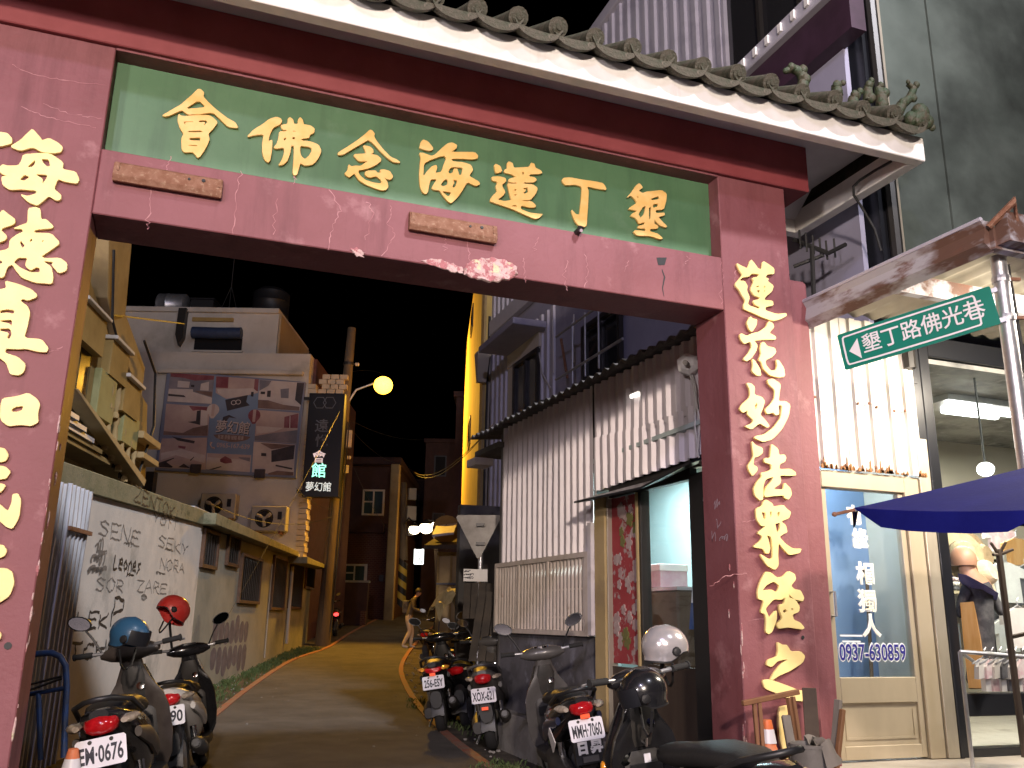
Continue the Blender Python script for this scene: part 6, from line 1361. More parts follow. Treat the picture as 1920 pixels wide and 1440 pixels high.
for dx0, dx1, dy in ((-.55, .0, -.12), (.06, .50, -.02), (-.35, .35, .12)):
    q = MB(); q.box(c.x + dx0, c.x + dx1, c.y + dy - .03, c.y + dy + .03, 3.40, 3.44); q.build('glare_strip', M['glare_glow'], sr, bevel=.01)
q = MB(); q.box(c.x - .6, c.x + .55, c.y - .2, c.y + .2, 3.441, 3.498); q.build('glare_tray', M['steel'], sr)
c = at_d(1848, 880, 7.4); q = MB(); q.ball(c, .07, .07, .06, 12, 8, z0=-.99); q.build('glare_ball', M['glare_glow'], sr)  # added glowing ball imitates a round reflection in the glass
q = MB(); q.tube([c + Vector((0, 0, .05)), Vector((c.x, c.y, 3.5))], .01, 6); q.build('glare_ball_cord', M['cable'], sr)
# merchandise
def hat(label, x, y, d, col, tiltv):
    c = at_d(x, y, d); t = thing('straw_hat', label, 'hat', tuple(c), group='hats on the shop window wall')
    mm = mat('straw', col, .8, col2=tuple(k_ * .75 for k_ in col), scale=14, bump=.4, bscale=60)
    q = MB(); q.lathe([(.005, .0), (.19, .0), (.20, .01), (.10, .025)], c, tiltv, 18); q.build('brim', mm, t, smooth=50)
    q = MB(); q.lathe([(.10, .02), (.098, .08), (.075, .115), (.01, .12)], c, tiltv, 16); q.build('hat_crown', mm, t, smooth=50)
    q = MB(); q.lathe([(.103, .025), (.103, .05), (.1, .05)], c, tiltv, 16); q.build('band', M['cabinet'], t)
hat('pale straw hat, the left of the two in the shop window', 1798, 1040, 7.2, (.62, .48, .28), (-.3, -.9, .2))
hat('tan straw hat right of the pale one in the shop window', 1828, 1045, 7.4, (.48, .32, .18), (.2, -.9, .1))
hat('cream straw hat below the other two, by the mannequin', 1835, 1078, 7.1, (.70, .60, .42), (.3, -.9, .3))
def skinbody(name, joints, edges, mats_, parent, sub=2, assign=None):
    """One continuous figure grown round a skeleton of joints (position, radius)."""
    me = bpy.data.meshes.new(name); me.from_pydata([tuple(j[0]) for j in joints], edges, [])
    o = bpy.data.objects.new(name, me); COL.objects.link(o)
    sk = o.modifiers.new('skin', 'SKIN'); sk.use_smooth_shade = True
    for v, j in zip(me.skin_vertices[0].data, joints):
        v.radius = (j[1], j[1] if len(j) < 3 else j[2])
    me.skin_vertices[0].data[0].use_root = True
    ss = o.modifiers.new('sub', 'SUBSURF'); ss.levels = sub; ss.render_levels = sub
    dg = bpy.context.evaluated_depsgraph_get(); dg.update()
    nm = bpy.data.meshes.new_from_object(o.evaluated_get(dg))
    bpy.data.objects.remove(o); 
    Mi = ROOT[parent.name].inverted() if parent else Matrix.Identity(4)
    cs = [p.center.copy() for p in nm.polygons]
    for v in nm.vertices: v.co = Mi @ v.co
    nm.materials.clear()
    for m_ in mats_: nm.materials.append(m_)
    if assign:
        for p_, c in zip(nm.polygons, cs): p_.material_index = assign(c)
    nm.name = name
    o = bpy.data.objects.new(name, nm); COL.objects.link(o); o.parent = parent; ROOT[o.name] = ROOT[parent.name]
    return o
M['cloth_blue'] = mat('violet_blue_cloth', (.10, .10, .34), .8, col2=(.16, .16, .42), scale=6); M['cloth_dark'] = mat('charcoal_cloth', (.05, .05, .06), .9, col2=(.12, .12, .13), scale=9)
M['cloth_orange'] = mat('orange_brown_cloth', (.45, .23, .07), .8, col2=(.52, .30, .12), scale=5, stretch=(3, 3, .4)); M['cloth_white'] = mat('white_cloth', (.72, .70, .66), .8, col2=(.62, .60, .57), scale=5)
M['cloth_pink'] = mat('pink_print_cloth', (.62, .42, .46), .8, col2=(.72, .68, .66), scale=12); M['skin_m'] = mat('brown_mannequin_skin', (.38, .22, .14), .5)
def mannequin():
    b = at_d(1848, 1290, 7.0); t = thing('mannequin', 'dressed mannequin with a blue shawl behind the shop window', 'mannequin', (b.x, b.y, .49))
    P = lambda x, y, d=7.0: at_d(x, y, d)
    J = [(P(1845, 1165), .11, .10), (P(1836, 1120), .13, .10), (P(1828, 1090), .12, .09), (P(1814, 1070), .05), (P(1808, 1052), .075, .085), (P(1815, 1100), .05), (P(1802, 1130), .04), (P(1800, 1160), .033), (P(1846, 1098), .05), (P(1868, 1130), .04), (P(1880, 1155), .033), (P(1835, 1210), .09), (P(1825, 1290), .06), (P(1852, 1210), .09), (P(1850, 1290), .06)]
    E_ = [(0, 1), (1, 2), (2, 3), (3, 4), (2, 5), (5, 6), (6, 7), (2, 8), (8, 9), (9, 10), (0, 11), (11, 12), (0, 13), (13, 14)]
    skinbody('mannequin_body', J, E_, [M['skin_m'], M['cloth_dark']], t, 1, lambda c: 1 if c.z < P(1830, 1100).z else 0)
    q = MB(); q.loft([[P(x, y, 6.9 + dd) for x, y, dd in ring] for ring in ([(1796, 1075, 0), (1812, 1078, -.05), (1815, 1090, .1), (1798, 1088, .1)], [(1822, 1092, -.05), (1850, 1098, -.1), (1850, 1122, .1), (1822, 1116, .1)], [(1858, 1108, 0), (1872, 1112, -.02), (1868, 1130, .1), (1852, 1126, .1)])]); q.build('shawl', M['cloth_blue'], t, smooth=60)
    q = MB(); q.loft([[P(x, y, 6.95 + dd) for x, y, dd in ring] for ring in ([(1800, 1130, 0), (1825, 1128, -.06), (1832, 1140, .1), (1802, 1142, .1)], [(1806, 1200, 0), (1838, 1200, -.08), (1845, 1205, .12), (1808, 1205, .12)], [(1816, 1290, 0), (1850, 1290, -.1), (1856, 1292, .15), (1818, 1292, .15)])]); q.build('skirt', M['cloth_orange'], t, smooth=60)
    q = MB(); c = P(1806, 1050); q.ball(c, .10, .10, .11, 12, 8, z0=-.4); q.build('hair', M['skin_m'], t, smooth=60)
mannequin()
def garment(label, x, y0, y1, w_, d, mk, grp='clothes hanging in the shop window'):
    t = thing('hanging_shirt', label, 'garment', tuple(at_d(x, y0, d)), group=grp); a = at_d(x, y0, d); h_ = (a - at_d(x, y1, d)).z
    q = MB(); sh = [(-.05, 0), (.05, 0), (.5 * w_ + .04, -.05), (.5 * w_ + .05, -.13), (.42 * w_, -.12), (.44 * w_, -h_), (-.44 * w_, -h_), (-.42 * w_, -.12), (-.5 * w_ - .05, -.13), (-.5 * w_ - .04, -.05)]
    rings = [[a + Vector((px_ * .95, yy, pz)) for px_, pz in sh] for yy in (-.02, .02)]
    q.loft(rings); q.build('cloth', M[mk], t)
    q = MB(); q.tube([a + Vector((-.12, 0, -.03)), a + Vector((0, 0, .02)), a + Vector((.12, 0, -.03))], .006, 5); q.build('hanger', M['steel'], t)
    q = MB(); q.tube([a + Vector((0, 0, .02)), a + Vector((0, 0, .06)), a + Vector((.02, 0, .08))], .004, 5); q.build('hook', M['steel'], t)
rk = thing('clothes_rail', 'steel rail with small hanging garments low in the shop window', 'clothes rail', tuple(at_d(1850, 1290, 6.4)))
ra, rb = at_d(1800, 1222, 6.35), at_d(1935, 1232, 6.35)
q = MB(); q.tube([ra, rb], .014, 8); q.build('rail', M['steel'], rk)
q = MB(); q.tube([ra, at_d(1842, 1252, 6.5)], .012, 6); q.build('brace', M['steel'], rk)
q = MB(); q.tube([ra, Vector((ra.x, ra.y, .49))], .014, 8); q.build('post', M['steel'], rk)
for i, x in enumerate((1847, 1861, 1876, 1890, 1905, 1919)):
    garment('small %s garment on the low rail, %s' % (('white', 'pink', 'white and pink', 'grey', 'pale', 'blue-grey')[i], ('nearest the brace', 'second from the brace', 'third from the brace', 'fourth from the brace', 'fifth from the brace', 'last at the picture edge')[i]), x, 1236, 1296, .10, 6.36, ('cloth_white', 'cloth_pink', 'cloth_white', 'cloth_dark', 'cloth_white', 'cloth_pink')[i])
garment('large white blouse on the wall of the shop, right of the hats', 1882, 1055, 1130, .34, 7.6, 'cloth_white', 'clothes on the shop wall')
garment('white dress on the wall at the left edge of the shop window', 1803, 1140, 1225, .16, 7.3, 'cloth_white', 'clothes on the shop wall')
garment('white blouse by the picture edge, above the rail', 1908, 1140, 1215, .3, 7.2, 'cloth_white', 'clothes on the shop wall')
for lb, x, y0, y1, w_, d, mk in (('violet-blue jacket on the shop back wall between the hats and the mirror', 1848, 1118, 1190, .3, 7.9, 'cloth_blue'), ('charcoal dress hanging in the middle of the shop back wall', 1866, 1128, 1225, .26, 7.8, 'cloth_dark'),
        ('orange top near the top of the shop back wall', 1905, 1010, 1060, .3, 8.2, 'cloth_orange'), ('pink blouse high on the shop back wall under the glare strips', 1870, 985, 1035, .3, 8.3, 'cloth_pink'), ('dark shirt beside the picture edge above the white blouse', 1922, 1062, 1135, .3, 7.9, 'cloth_dark'), ('white top between mannequin and coat stand', 1884, 1160, 1222, .26, 7.7, 'cloth_white')):
    garment(lb, x, y0, y1, w_, d, mk, 'clothes on the shop wall')
for k, (z_, lb) in enumerate(((1.25, 'lower wooden shelf of folded clothes at the back of the shop'), (1.75, 'upper wooden shelf of folded clothes at the back of the shop'))):
    t = thing('shop_shelf', lb, 'shelf', (8.3, 2.4, z_)); q = MB(); q.box(7.5, 9.6, 2.2, 2.58, z_, z_ + .03); q.build('board', M['room_beige'], t)
    for x in (7.6, 8.5, 9.4):
        q = MB(); q.box(x, x + .03, 2.3, 2.58, z_ - .15, z_ - .001); q.build('bracket', M['steel'], t)
    for i in range(9):
        x = 7.55 + i * .225; s_ = thing('folded_clothes', 'small pile of folded clothes on the %s shop shelf, pile %s from the left' % ('lower' if k == 0 else 'upper', ('first', 'second', 'third', 'fourth', 'fifth', 'sixth', 'seventh', 'eighth', 'ninth')[i]), 'clothes', (x + .1, 2.35, z_ + .03), group='folded clothes on the shop shelves')
        for j in range(2 + (i + k) % 3):
            q = MB(); q.box(x + .01 * j, x + .18, 2.24, 2.5, z_ + .032 + j * .05, z_ + .078 + j * .05); q.build('folded_cloth', M[('cloth_white', 'cloth_pink', 'cloth_blue', 'cloth_orange', 'cloth_dark')[(i * 2 + j + k) % 5]], s_, bevel=.015)
fr_ = FF(7.7); t = thing('framed_mirror', 'wooden framed mirror on the shop wall beside the hats', 'mirror', tuple(fr_.P(*fr_.px(1865, 1115))))
a, b, c_, d_ = fr_.px(1845, 1085)[0], fr_.px(1882, 1085)[0], fr_.px(1865, 1112)[1], fr_.px(1865, 1042)[1]
q = MB()
for e in ((a, b, d_ - .03, d_), (a, b, c_, c_ + .03), (a, a + .03, c_ + .031, d_ - .031), (b - .03, b, c_ + .031, d_ - .031)): q.fbox(fr_, *e, 0, .03)
q.build('frame', M['room_beige'], t)
q = MB(); q.fbox(fr_, a + .03, b - .03, c_ + .03, d_ - .03, 0, .01); q.build('mirror_glass', mat('shop_mirror', (.5, .48, .44), .08, 1.0), t)
# leaning dark coat stand in front of the glass
t = thing('coat_stand', 'dark wooden coat stand inside the shop window near the picture edge', 'coat stand', tuple(at_d(1915, 1400, 6.2)))
q = MB(); q.tube([at_d(1872, 1030, 6.2), at_d(1892, 1190, 6.2), at_d(1922, 1420, 6.2)], .022, 8); q.build('shaft', M['dado'], t, smooth=40)
for x, y in ((1858, 1018), (1886, 1016), (1862, 1040), (1900, 1030)):
    q = MB(); q.tube([at_d(1873, 1040, 6.2), at_d(x, y, 6.17)], [.014, .010], 6); q.build('peg', M['dado'], t)
q = MB(); q.tube([at_d(1893, 1195, 6.2), at_d(1925, 1188, 6.15)], .014, 6); q.build('peg', M['dado'], t)

# ------------------------------------------------------------------ canopy, street sign, parasol
can = thing('shop_canopy', 'rusty steel canopy with corrugated underside reaching out over the shop', 'canopy', (6.5, -.6, 3.6))
M['rust_beam'] = mat('rust_streaked_beam', (.43, .42, .45), .6, .1, col2=(.13, .07, .05), scale=3.2, lo=.50, hi=.60, stain=(.16, .075, .05), sscale=7, slo=.58, shi=.68, stretch=(1, .35, 1), bump=.2)
ga, gb = Vector((5.03, .16, 3.66)), Vector((5.10, -1.50, 3.66))
mb = MB(); mb.loft([[p + Vector((dx, 0, dz)) for dx, dz in ((-.05, .0), (.02, -.05), (.05, 0), (.05, .13), (.07, .15), (-.06, .15), (-.03, .10))] for p in (ga, gb)]); mb.build('gutter', M['rust_beam'], can)
q = MB(); q.tube([ga + Vector((-.05, 0, .155)), gb + Vector((-.05, 0, .155))], .016, 6); q.build('gutter_lip', M['lav_sheet'], can)
M['under'] = mat('cream_canopy_sheet', (.48, .44, .34), .6, col2=(.42, .38, .29), scale=2)
us = [5.12 + i * .045 for i in range(110)]
mb = MB(); mb.grid([[(x, y, 3.80 + .018 * math.sin(x / .18 * 6.2832)) for x in us] for y in (.17, -.7, -1.48)]); mb.build('corrugated_sheet', M['under'], can, smooth=60, recalc=False)
for y in (-1.50, -.72):
    mb = MB(); mb.box(5.10, 10, y - .03, y + .03, 3.62, 3.76); mb.build('purlin', M['rust_beam'], can)
mb = MB(); mb.box(5.12, 10, -1.62, -1.531, 3.64, 3.83); mb.build('front_fascia', M['rust_beam'], can)
q = MB(); q.tube([gb + Vector((-.02, -.02, .1)), gb + Vector((.05, -.16, .22)), gb + Vector((.12, -.1, .1))], [.02, .03, .012], 6); q.build('torn_edge', M['rust'], can)
# steel post with the green lane sign
pst = at_d(1890, 620, 5.15); t0, t1 = at_d(1867, 486, 5.15), None
t = thing('sign_post', 'tall galvanised steel post at the right that carries the green lane sign', 'post', (pst.x, pst.y, 0))
q = MB(); q.tube([(pst.x, pst.y, 0), (pst.x, pst.y, t0.z)], .047, 14); q.build('pole_shaft', M['steel'], t, smooth=40)
q = MB(); q.lathe([(.049, 0), (.049, .015), (.02, .025)], (pst.x, pst.y, t0.z), n=14); q.build('cap', M['steel'], t)
for y in (525, 597):
    z = at_d(1880, y, 5.15).z; q = MB(); q.lathe([(.053, -.02), (.055, 0), (.053, .02)], (pst.x, pst.y, z), n=14); q.build('clamp', M['steel'], t)
    q = MB(); q.bar((pst.x + .04, pst.y - .03, z), (pst.x + .10, pst.y - .05, z), .02, .02); q.build('clamp_bolt', M['rust'], t)
q = MB(); q.tube([(pst.x + .075, pst.y - .02, .3), (pst.x + .075, pst.y - .02, 2.9), (pst.x + .05, pst.y - .02, 3.6)], .012, 6); q.build('cable', M['cable'], t)
L0, R0 = at_d(1577, 661, 5.72), at_d(1866, 571, 5.10)
GS = Frame((L0.x, L0.y), to=(R0.x, R0.y)); tl = math.atan2(R0.z - L0.z, GS.len)
sgn = thing('lane_sign', 'green lane name sign with white characters and a left arrow on the steel post', 'street sign', tuple(L0.lerp(R0, .5)))
M['sign_green'] = mat('reflective_green', (0.0, 0.165, 0.115), 0.4); M['sign_white'] = mat('reflective_white', (.72, .68, .70), .45)
ct, st = math.cos(tl), math.sin(tl); SL = GS.len / ct; SHh = .128
def sp(a, b, n=0): return GS.P(ct * a - st * b, L0.z + st * a + ct * b, n)
def spoly(name, pts, n0, n1, mk, parent=sgn):
    q = MB(); k = len(pts); q.add([sp(*p, n1) for p in pts] + [sp(*p, n0) for p in pts], [list(range(k)), list(range(2 * k - 1, k - 1, -1))] + [(i, i + k, (i + 1) % k + k, (i + 1) % k) for i in range(k)]); return q.build(name, M[mk], parent)
rr = lambda x0, x1, y0, y1, r: [(x0 + r, y0), (x1 - r, y0), (x1, y0 + r), (x1, y1 - r), (x1 - r, y1), (x0 + r, y1), (x0, y1 - r), (x0, y0 + r)]
spoly('sign_plate', rr(0, SL, -SHh, SHh, .008), -.008, 0, 'sign_green')
bx0, bx1, by = .022, SL * .905, SHh - .02
out, inn = chaikin(rr(bx0, bx1, -by, by, .018), 1), chaikin(rr(bx0 + .012, bx1 - .012, -by + .012, by - .012, .012), 1)
q = MB(); q.grid([[sp(*p, .002) for p in out + out[:1]], [sp(*p, .002) for p in inn + inn[:1]]]); q.build('border_line', M['sign_white'], sgn)
spoly('arrow', [(.055, -.01), (.125, .062), (.125, -.082)], .0, .003, 'sign_white')
me = None
for i, c_ in enumerate('墾丁路佛光巷'):
    u = SL * (.215 + .132 * i); mm = text_mesh(c_, .140, .001, .0012)
    link_mesh('lettering', mm, lambda x, y, e, u=u: sp(u + x * .92, y * 1.0 - .003, .003 + e), M['sign_white'], sgn)
for y in (-.10, .10):
    q = MB(); q.bar(sp(SL - .07, y, -.02), sp(SL + .03, y, -.03), .02, .03); q.build('bracket', M['steel'], sgn)
# blue parasol
pc_ = at_d(2105, 950, 4.2)
par = thing('blue_parasol', 'large blue market parasol entering from the right edge', 'parasol', (pc_.x, pc_.y, 0))
M['blue'] = mat('royal_blue_canvas', (.006, .008, .125), .85, spec=.12, col2=(.008, .011, .15), scale=3, bump=.1, bscale=40)
tipw = at_d(1602, 952, 4.2); R0_ = (tipw.xy - pc_.xy).length
Nn = 8; a0 = math.atan2(tipw.y - pc_.y, tipw.x - pc_.x)
apex = Vector((pc_.x, pc_.y, at_d(2105, 826, 4.2).z))
ribs = []
mb = MB(); rows = []
for j in range(9):
    f = j / 8; row = []
    for k in range(Nn * 6 + 1):
        ph = k / 6; kk = ph % 1.0
        rad = R0_ * (1 - .06 * math.sin(math.pi * kk)) * f
        z = apex.z + (tipw.z - apex.z) * f ** .85 - .012 * math.sin(math.pi * kk) * f
        a = a0 + 2 * math.pi * ph / Nn
        z += .125 * rad * (math.cos(a) * HEAD.x + math.sin(a) * HEAD.y)
        row.append(Vector((pc_.x + rad * math.cos(a), pc_.y + rad * math.sin(a), z)))
    rows.append(row)
mb.grid(rows); mb.build('canopy', M['blue'], par, smooth=50)
mb = MB(); val = []
for k in range(Nn * 6 + 1):
    kk = (k / 6) % 1.0; p = rows[-1][k].copy(); p.z -= .004 + .085 * min(1, (1.7 * math.sin(math.pi * kk)) ** .6); val.append(p)
mb.grid([rows[-1], val]); mb.build('valance', M['blue'], par, smooth=50)
for k in range(Nn):
    q = MB(); q.tube([rows[1][k * 6] - Vector((0, 0, .03)), rows[8][k * 6] - Vector((0, 0, .012))], .008, 6); q.build('rib', M['steel'], par)
q = MB(); e = rows[8][0]; d_ = (e - rows[7][0]).normalized(); q.tube([e - Vector((0, 0, .01)), e + d_ * .09 - Vector((0, 0, .01))], .008, 6); q.ball(e + d_ * .10 - Vector((0, 0, .01)), .012, .012, .012, 8, 6, z0=-.99); q.build('rib_tip', M['rust'], par)
q = MB(); q.tube([(pc_.x, pc_.y, .0), (pc_.x, pc_.y, apex.z)], .025, 10); q.build('pole_shaft', M['steel'], par)
q = MB(); q.lathe([(.25, 0), (.25, .06), (.05, .1)], (pc_.x, pc_.y, 0), n=16); q.build('foot', M['concrete'], par)

# ================================================================== SCOOTERS
M['sc_black'] = mat('glossy_black_scooter_paint', (0.012, 0.012, 0.014), 0.22, coat=.5, col2=(.03, .028, .025), scale=4, lo=.5, hi=.8, rvar=.2)
M['sc_grey'] = mat('grey_scooter_paint', (0.10, 0.095, 0.092), 0.38, coat=.25, col2=(.065, .06, .056), lo=.35, hi=.65, scale=4)
M['sc_dust'] = mat('dusty_dark_plastic', (0.026, 0.024, 0.022), 0.55, col2=(.055, .048, .042), scale=6, lo=.45, hi=.75)
M['sc_brown'] = mat('brown_grey_plastic', (0.040, 0.031, 0.027), 0.5, col2=(.065, .052, .044), scale=6)
M['sc_white'] = mat('white_scooter_paint', (0.62, 0.60, 0.58), 0.3, coat=.4)
M['sc_blue'] = mat('dark_blue_scooter_paint', (0.012, 0.018, 0.055), 0.3, coat=.4)
M['seat'] = mat('black_vinyl_seat', (0.015, 0.015, 0.015), 0.5, bump=.15, bscale=70)
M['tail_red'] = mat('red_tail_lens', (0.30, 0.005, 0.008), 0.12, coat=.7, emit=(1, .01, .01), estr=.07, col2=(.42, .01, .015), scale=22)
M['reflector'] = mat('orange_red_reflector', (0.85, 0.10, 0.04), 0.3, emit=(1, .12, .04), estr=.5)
M['amber'] = mat('amber_lens', (0.75, 0.30, 0.03), 0.2, coat=.5)
M['clear_lens'] = mat('clear_lens', (0.26, 0.21, 0.16), 0.1, coat=.7, col2=(.40, .34, .27), scale=25)
M['mirror'] = mat('mirror_glass', (0.8, 0.8, 0.85), 0.04, 1.0)
M['chrome'] = mat('chrome', (0.7, 0.7, 0.72), 0.12, 1.0)
M['plate'] = mat('white_number_plate', (0.72, 0.70, 0.74), 0.45)
M['plate_ink'] = mat('plate_black', (0.02, 0.02, 0.03), 0.6)

def ringx(x, zc, hw, hh, n=14, p=2.6, yc=0.0, tilt=0.0):
    out = []
    for k in range(n):
        a = 2 * math.pi * k / n; c, s = math.cos(a), math.sin(a)
        dz = hh * math.copysign(abs(s) ** (2 / p), s)
        out.append(Vector((x + tilt * dz, yc + hw * math.copysign(abs(c) ** (2 / p), c), zc + dz)))
    return out
def ringz(z, xc, hx, hy, n=14, p=2.6, bend=0.0):
    out = []
    for k in range(n):
        a = 2 * math.pi * k / n; c, s = math.cos(a), math.sin(a)
        y = hy * math.copysign(abs(s) ** (2 / p), s)
        out.append(Vector((xc + hx * math.copysign(abs(c) ** (2 / p), c) - bend * (y / max(hy, 1e-6)) ** 2, y, z)))
    return out

def scooter(label, tail, heading, lean=-8, body='sc_black', panel='sc_dust', seatm='seat', plate=None, plate_z=.57, group='scooters parked at the gate and along the kerb', tail_style=0,
            mirrors=(1, 1), scale=1.0, steer=12, second=None, reflect=True, box=False):
    """tail: world point under the tail end; heading: degrees from +x of the forward direction."""
    h = R_(heading); z0 = gr(tail[1])
    sh_ = .60 * math.sin(R_(-lean))                       # the machine leans to its left: its wheels stand right of the plate
    loc = (tail[0] + .95 * math.cos(h) * scale + sh_ * math.sin(h), tail[1] + .95 * math.sin(h) * scale - sh_ * math.cos(h), z0)
    t = thing('scooter', label, 'scooter', loc, h, group, rx=R_(lean))
    def part(mb, name, mk, parent=t, **k):
        if scale != 1.0: mb.v = [v * scale for v in mb.v]
        k.setdefault('smooth', 45)
        return mb.build(name, M[mk], parent, local=True, **k)
    # wheels
    for wx in (-.62, .64):
        rx_ = .235
        q = MB(); prof = []
        q.lathe([(.155, -.05), (.20, -.058), (.228, -.04), (.238, 0), (.228, .04), (.20, .058), (.155, .05)], (wx, 0, rx_), (0, 1, 0), 24, caps=False); wh = part(q, 'wheel', 'rubber')
        q = MB(); q.lathe([(.156, -.045), (.14, -.02), (.05, -.03), (.05, .03), (.14, .02), (.156, .045)], (wx, 0, rx_), (0, 1, 0), 20); part(q, 'rim', 'steel', wh)
        if wx > 0:
            q = MB(); q.lathe([(.09, .052), (.09, .056)], (wx, 0, rx_), (0, 1, 0), 18); part(q, 'brake_disc', 'chrome', wh)
    # engine, exhaust, rear guard
    q = MB(); q.loft([ringx(-.80, .25, .05, .06, yc=.12), ringx(-.60, .26, .075, .10, yc=.13), ringx(-.3, .29, .075, .10, yc=.13), ringx(-.12, .31, .05, .07, yc=.12)]); part(q, 'engine_case', 'sc_dust')
    q = MB(); q.tube([(-.2, -.10, .22), (-.4, -.14, .24), (-.5, -.16, .27)], .02, 8); q.loft([ringx(-.50, .28, .05, .05, 12, 2, -.17), ringx(-.56, .29, .062, .062, 12, 2, -.18), ringx(-.88, .36, .062, .062, 12, 2, -.19), ringx(-.92, .37, .04, .04, 12, 2, -.19)]); ex = part(q, 'exhaust', 'sc_dust')
    q = MB(); q.lathe([(.03, 0), (.03, .02)], (-.925, -.19, .372), (-1, 0, .15), 10); part(q, 'exhaust_tip', 'black', ex)
    q = MB(); q.tube([(-.52, .11, .26), (-.55, .12, .48)], .028, 8); q.tube([(-.56, -.13, .26), (-.55, -.12, .48)], .028, 8); part(q, 'shock_absorber', 'chrome', kind='stuff')
    q = MB(); rows = []
    for i in range(7):
        a = R_(75 + i * 18); c = Vector((-.62 + .27 * math.cos(a), 0, .235 + .27 * math.sin(a)))
        rows.append([c + Vector((0, y, -abs(y) * .25)) for y in (-.075, -.04, 0, .04, .075)])
    q.grid(rows); q.loft([ringx(-.93, .40, .07, .10, 10), ringx(-.86, .45, .08, .12, 10)]); part(q, 'rear_mudguard', 'black')
    q = MB(); q.tube([(-.1, .13, .2), (-.2, .22, .03)], .012, 6); part(q, 'side_stand', 'steel')
    # body
    q = MB(); q.loft([ringx(-.97, .80, .05, .03), ringx(-.90, .775, .11, .06), ringx(-.75, .71, .155, .105), ringx(-.5, .63, .18, .155), ringx(-.25, .56, .175, .20), ringx(-.10, .50, .15, .19), ringx(-.02, .46, .12, .15)]); bd = part(q, 'rear_body', body)
    q = MB()
    for s in (1, -1): q.loft([ringx(-.78, .66, .02, .03, 10, 2, s * .165), ringx(-.5, .60, .03, .06, 10, 2, s * .185), ringx(-.25, .52, .025, .075, 10, 2, s * .178)])
    part(q, 'side_panel', panel if second is None else second, bd, kind='stuff')
    q = MB(); q.loft([ringx(-.80, .79, .08, .03), ringx(-.66, .81, .13, .05), ringx(-.4, .80, .155, .06), ringx(-.15, .765, .15, .055), ringx(.03, .75, .10, .05), ringx(.08, .73, .04, .03)]); st_ = part(q, 'seat', seatm)
    q = MB(); q.tube([(-.60, .17, .77), (-.82, .15, .85), (-.95, .07, .88), (-.97, 0, .885), (-.95, -.07, .88), (-.82, -.15, .85), (-.60, -.17, .77)], .016, 8); part(q, 'grab_rail', 'black' if body != 'sc_grey' else 'sc_grey')
    q = MB(); q.loft([ringx(-.10, .29, .13, .05, 12, 5), ringx(.1, .27, .16, .045, 12, 5), ringx(.40, .28, .16, .045, 12, 5), ringx(.48, .31, .14, .05, 12, 5)]); part(q, 'floorboard', 'sc_dust')
    # leg shield, front cowl, fork
    q = MB(); q.loft([ringz(.30, .47, .03, .15, bend=.03), ringz(.38, .465, .04, .195, bend=.06), ringz(.52, .45, .045, .22, bend=.085), ringz(.70, .42, .045, .215, bend=.085), ringz(.80, .40, .05, .185, bend=.07), ringz(.90, .37, .05, .115, bend=.03), ringz(1.0, .35, .045, .075, bend=.01), ringz(1.06, .335, .04, .065)], 0); ls = part(q, 'leg_shield', panel)
    q = MB(); q.loft([ringz(.74, .385, .03, .10, 14, 3), ringz(.82, .365, .035, .11, 14, 3), ringz(.93, .335, .04, .085, 14, 3), ringz(1.0, .325, .03, .06, 14, 3)]); part(q, 'key_console', 'sc_dust', ls)
    q = MB(); q.loft([ringz(.36, .43, .02, .10, 14, 4), ringz(.46, .405, .035, .12, 14, 4), ringz(.68, .375, .035, .125, 14, 4), ringz(.72, .375, .02, .11, 14, 4)]); gb_ = part(q, 'glove_box', 'sc_dust', ls)
    q = MB(); q.loft([ringz(.58, .345, .012, .10, 12, 5), ringz(.655, .338, .012, .10, 12, 5)]); part(q, 'glove_box_lid', 'black', gb_)
    q = MB(); q.loft([ringz(.40, .54, .04, .10), ringz(.52, .55, .07, .15), ringz(.68, .52, .085, .165), ringz(.84, .46, .08, .13), ringz(1.0, .39, .05, .08)]); fc = part(q, 'front_cowl', body)
    q = MB(); q.loft([ringz(.54, .60, .02, .05), ringz(.60, .615, .02, .09), ringz(.67, .60, .02, .06)]); part(q, 'headlight', 'clear_lens', fc)
    for s in (1, -1):
        q = MB(); q.ball((.555, s * .155, .62), .03, .02, .04, 10, 6, z0=-.99); part(q, 'indicator', 'amber', fc)
    q = MB(); q.lathe([(.028, 0), (.026, .012), (.012, .014)], (.318, -.045, .86), (-1, 0, .25), 14); part(q, 'key_switch', 'chrome', ls)
    q = MB(); q.tube([(.35, 0, .76), (.31, 0, .75), (.30, 0, .79)], .009, 6); part(q, 'bag_hook', 'chrome', ls)
    for s in (1, -1):
        q = MB(); q.tube([(.64, s * .075, .235), (.56, s * .075, .50)], .024, 8); part(q, 'fork', 'steel')
    q = MB(); rows = []
    for i in range(8):
        a = R_(25 + i * 20); c = Vector((.64 + .275 * math.cos(a), 0, .235 + .275 * math.sin(a))); rows.append([c + Vector((0, y, -abs(y) * .3)) for y in (-.08, -.045, 0, .045, .08)])
    q.grid(rows); q.grid([[v + Vector((0, 0, .008)) for v in r_] for r_ in rows]); part(q, 'front_mudguard', body)
    # handlebar group, turned by the steering angle
    SM = Matrix.Translation((.33, 0, .10)) @ Matrix.Rotation(R_(steer), 4, 'Z') @ Matrix.Translation((-.33, 0, 0))
    def hpart(mb, name, mk, parent=t, **k):
        mb.v = [SM @ v for v in mb.v]; return part(mb, name, mk, parent, **k)
    q = MB(); q.loft([[Vector((x_ + .33, y_, z_)) for x_, z_ in [(.07 * f * math.cos(a), 1.0 + .06 * f * math.sin(a)) for a in [k * .5236 for k in range(12)]]] for y_, f in ((-.20, .35), (-.14, .8), (-.05, 1.1), (.05, 1.1), (.14, .8), (.20, .35))]); hc = hpart(q, 'handlebar_cowl', panel)
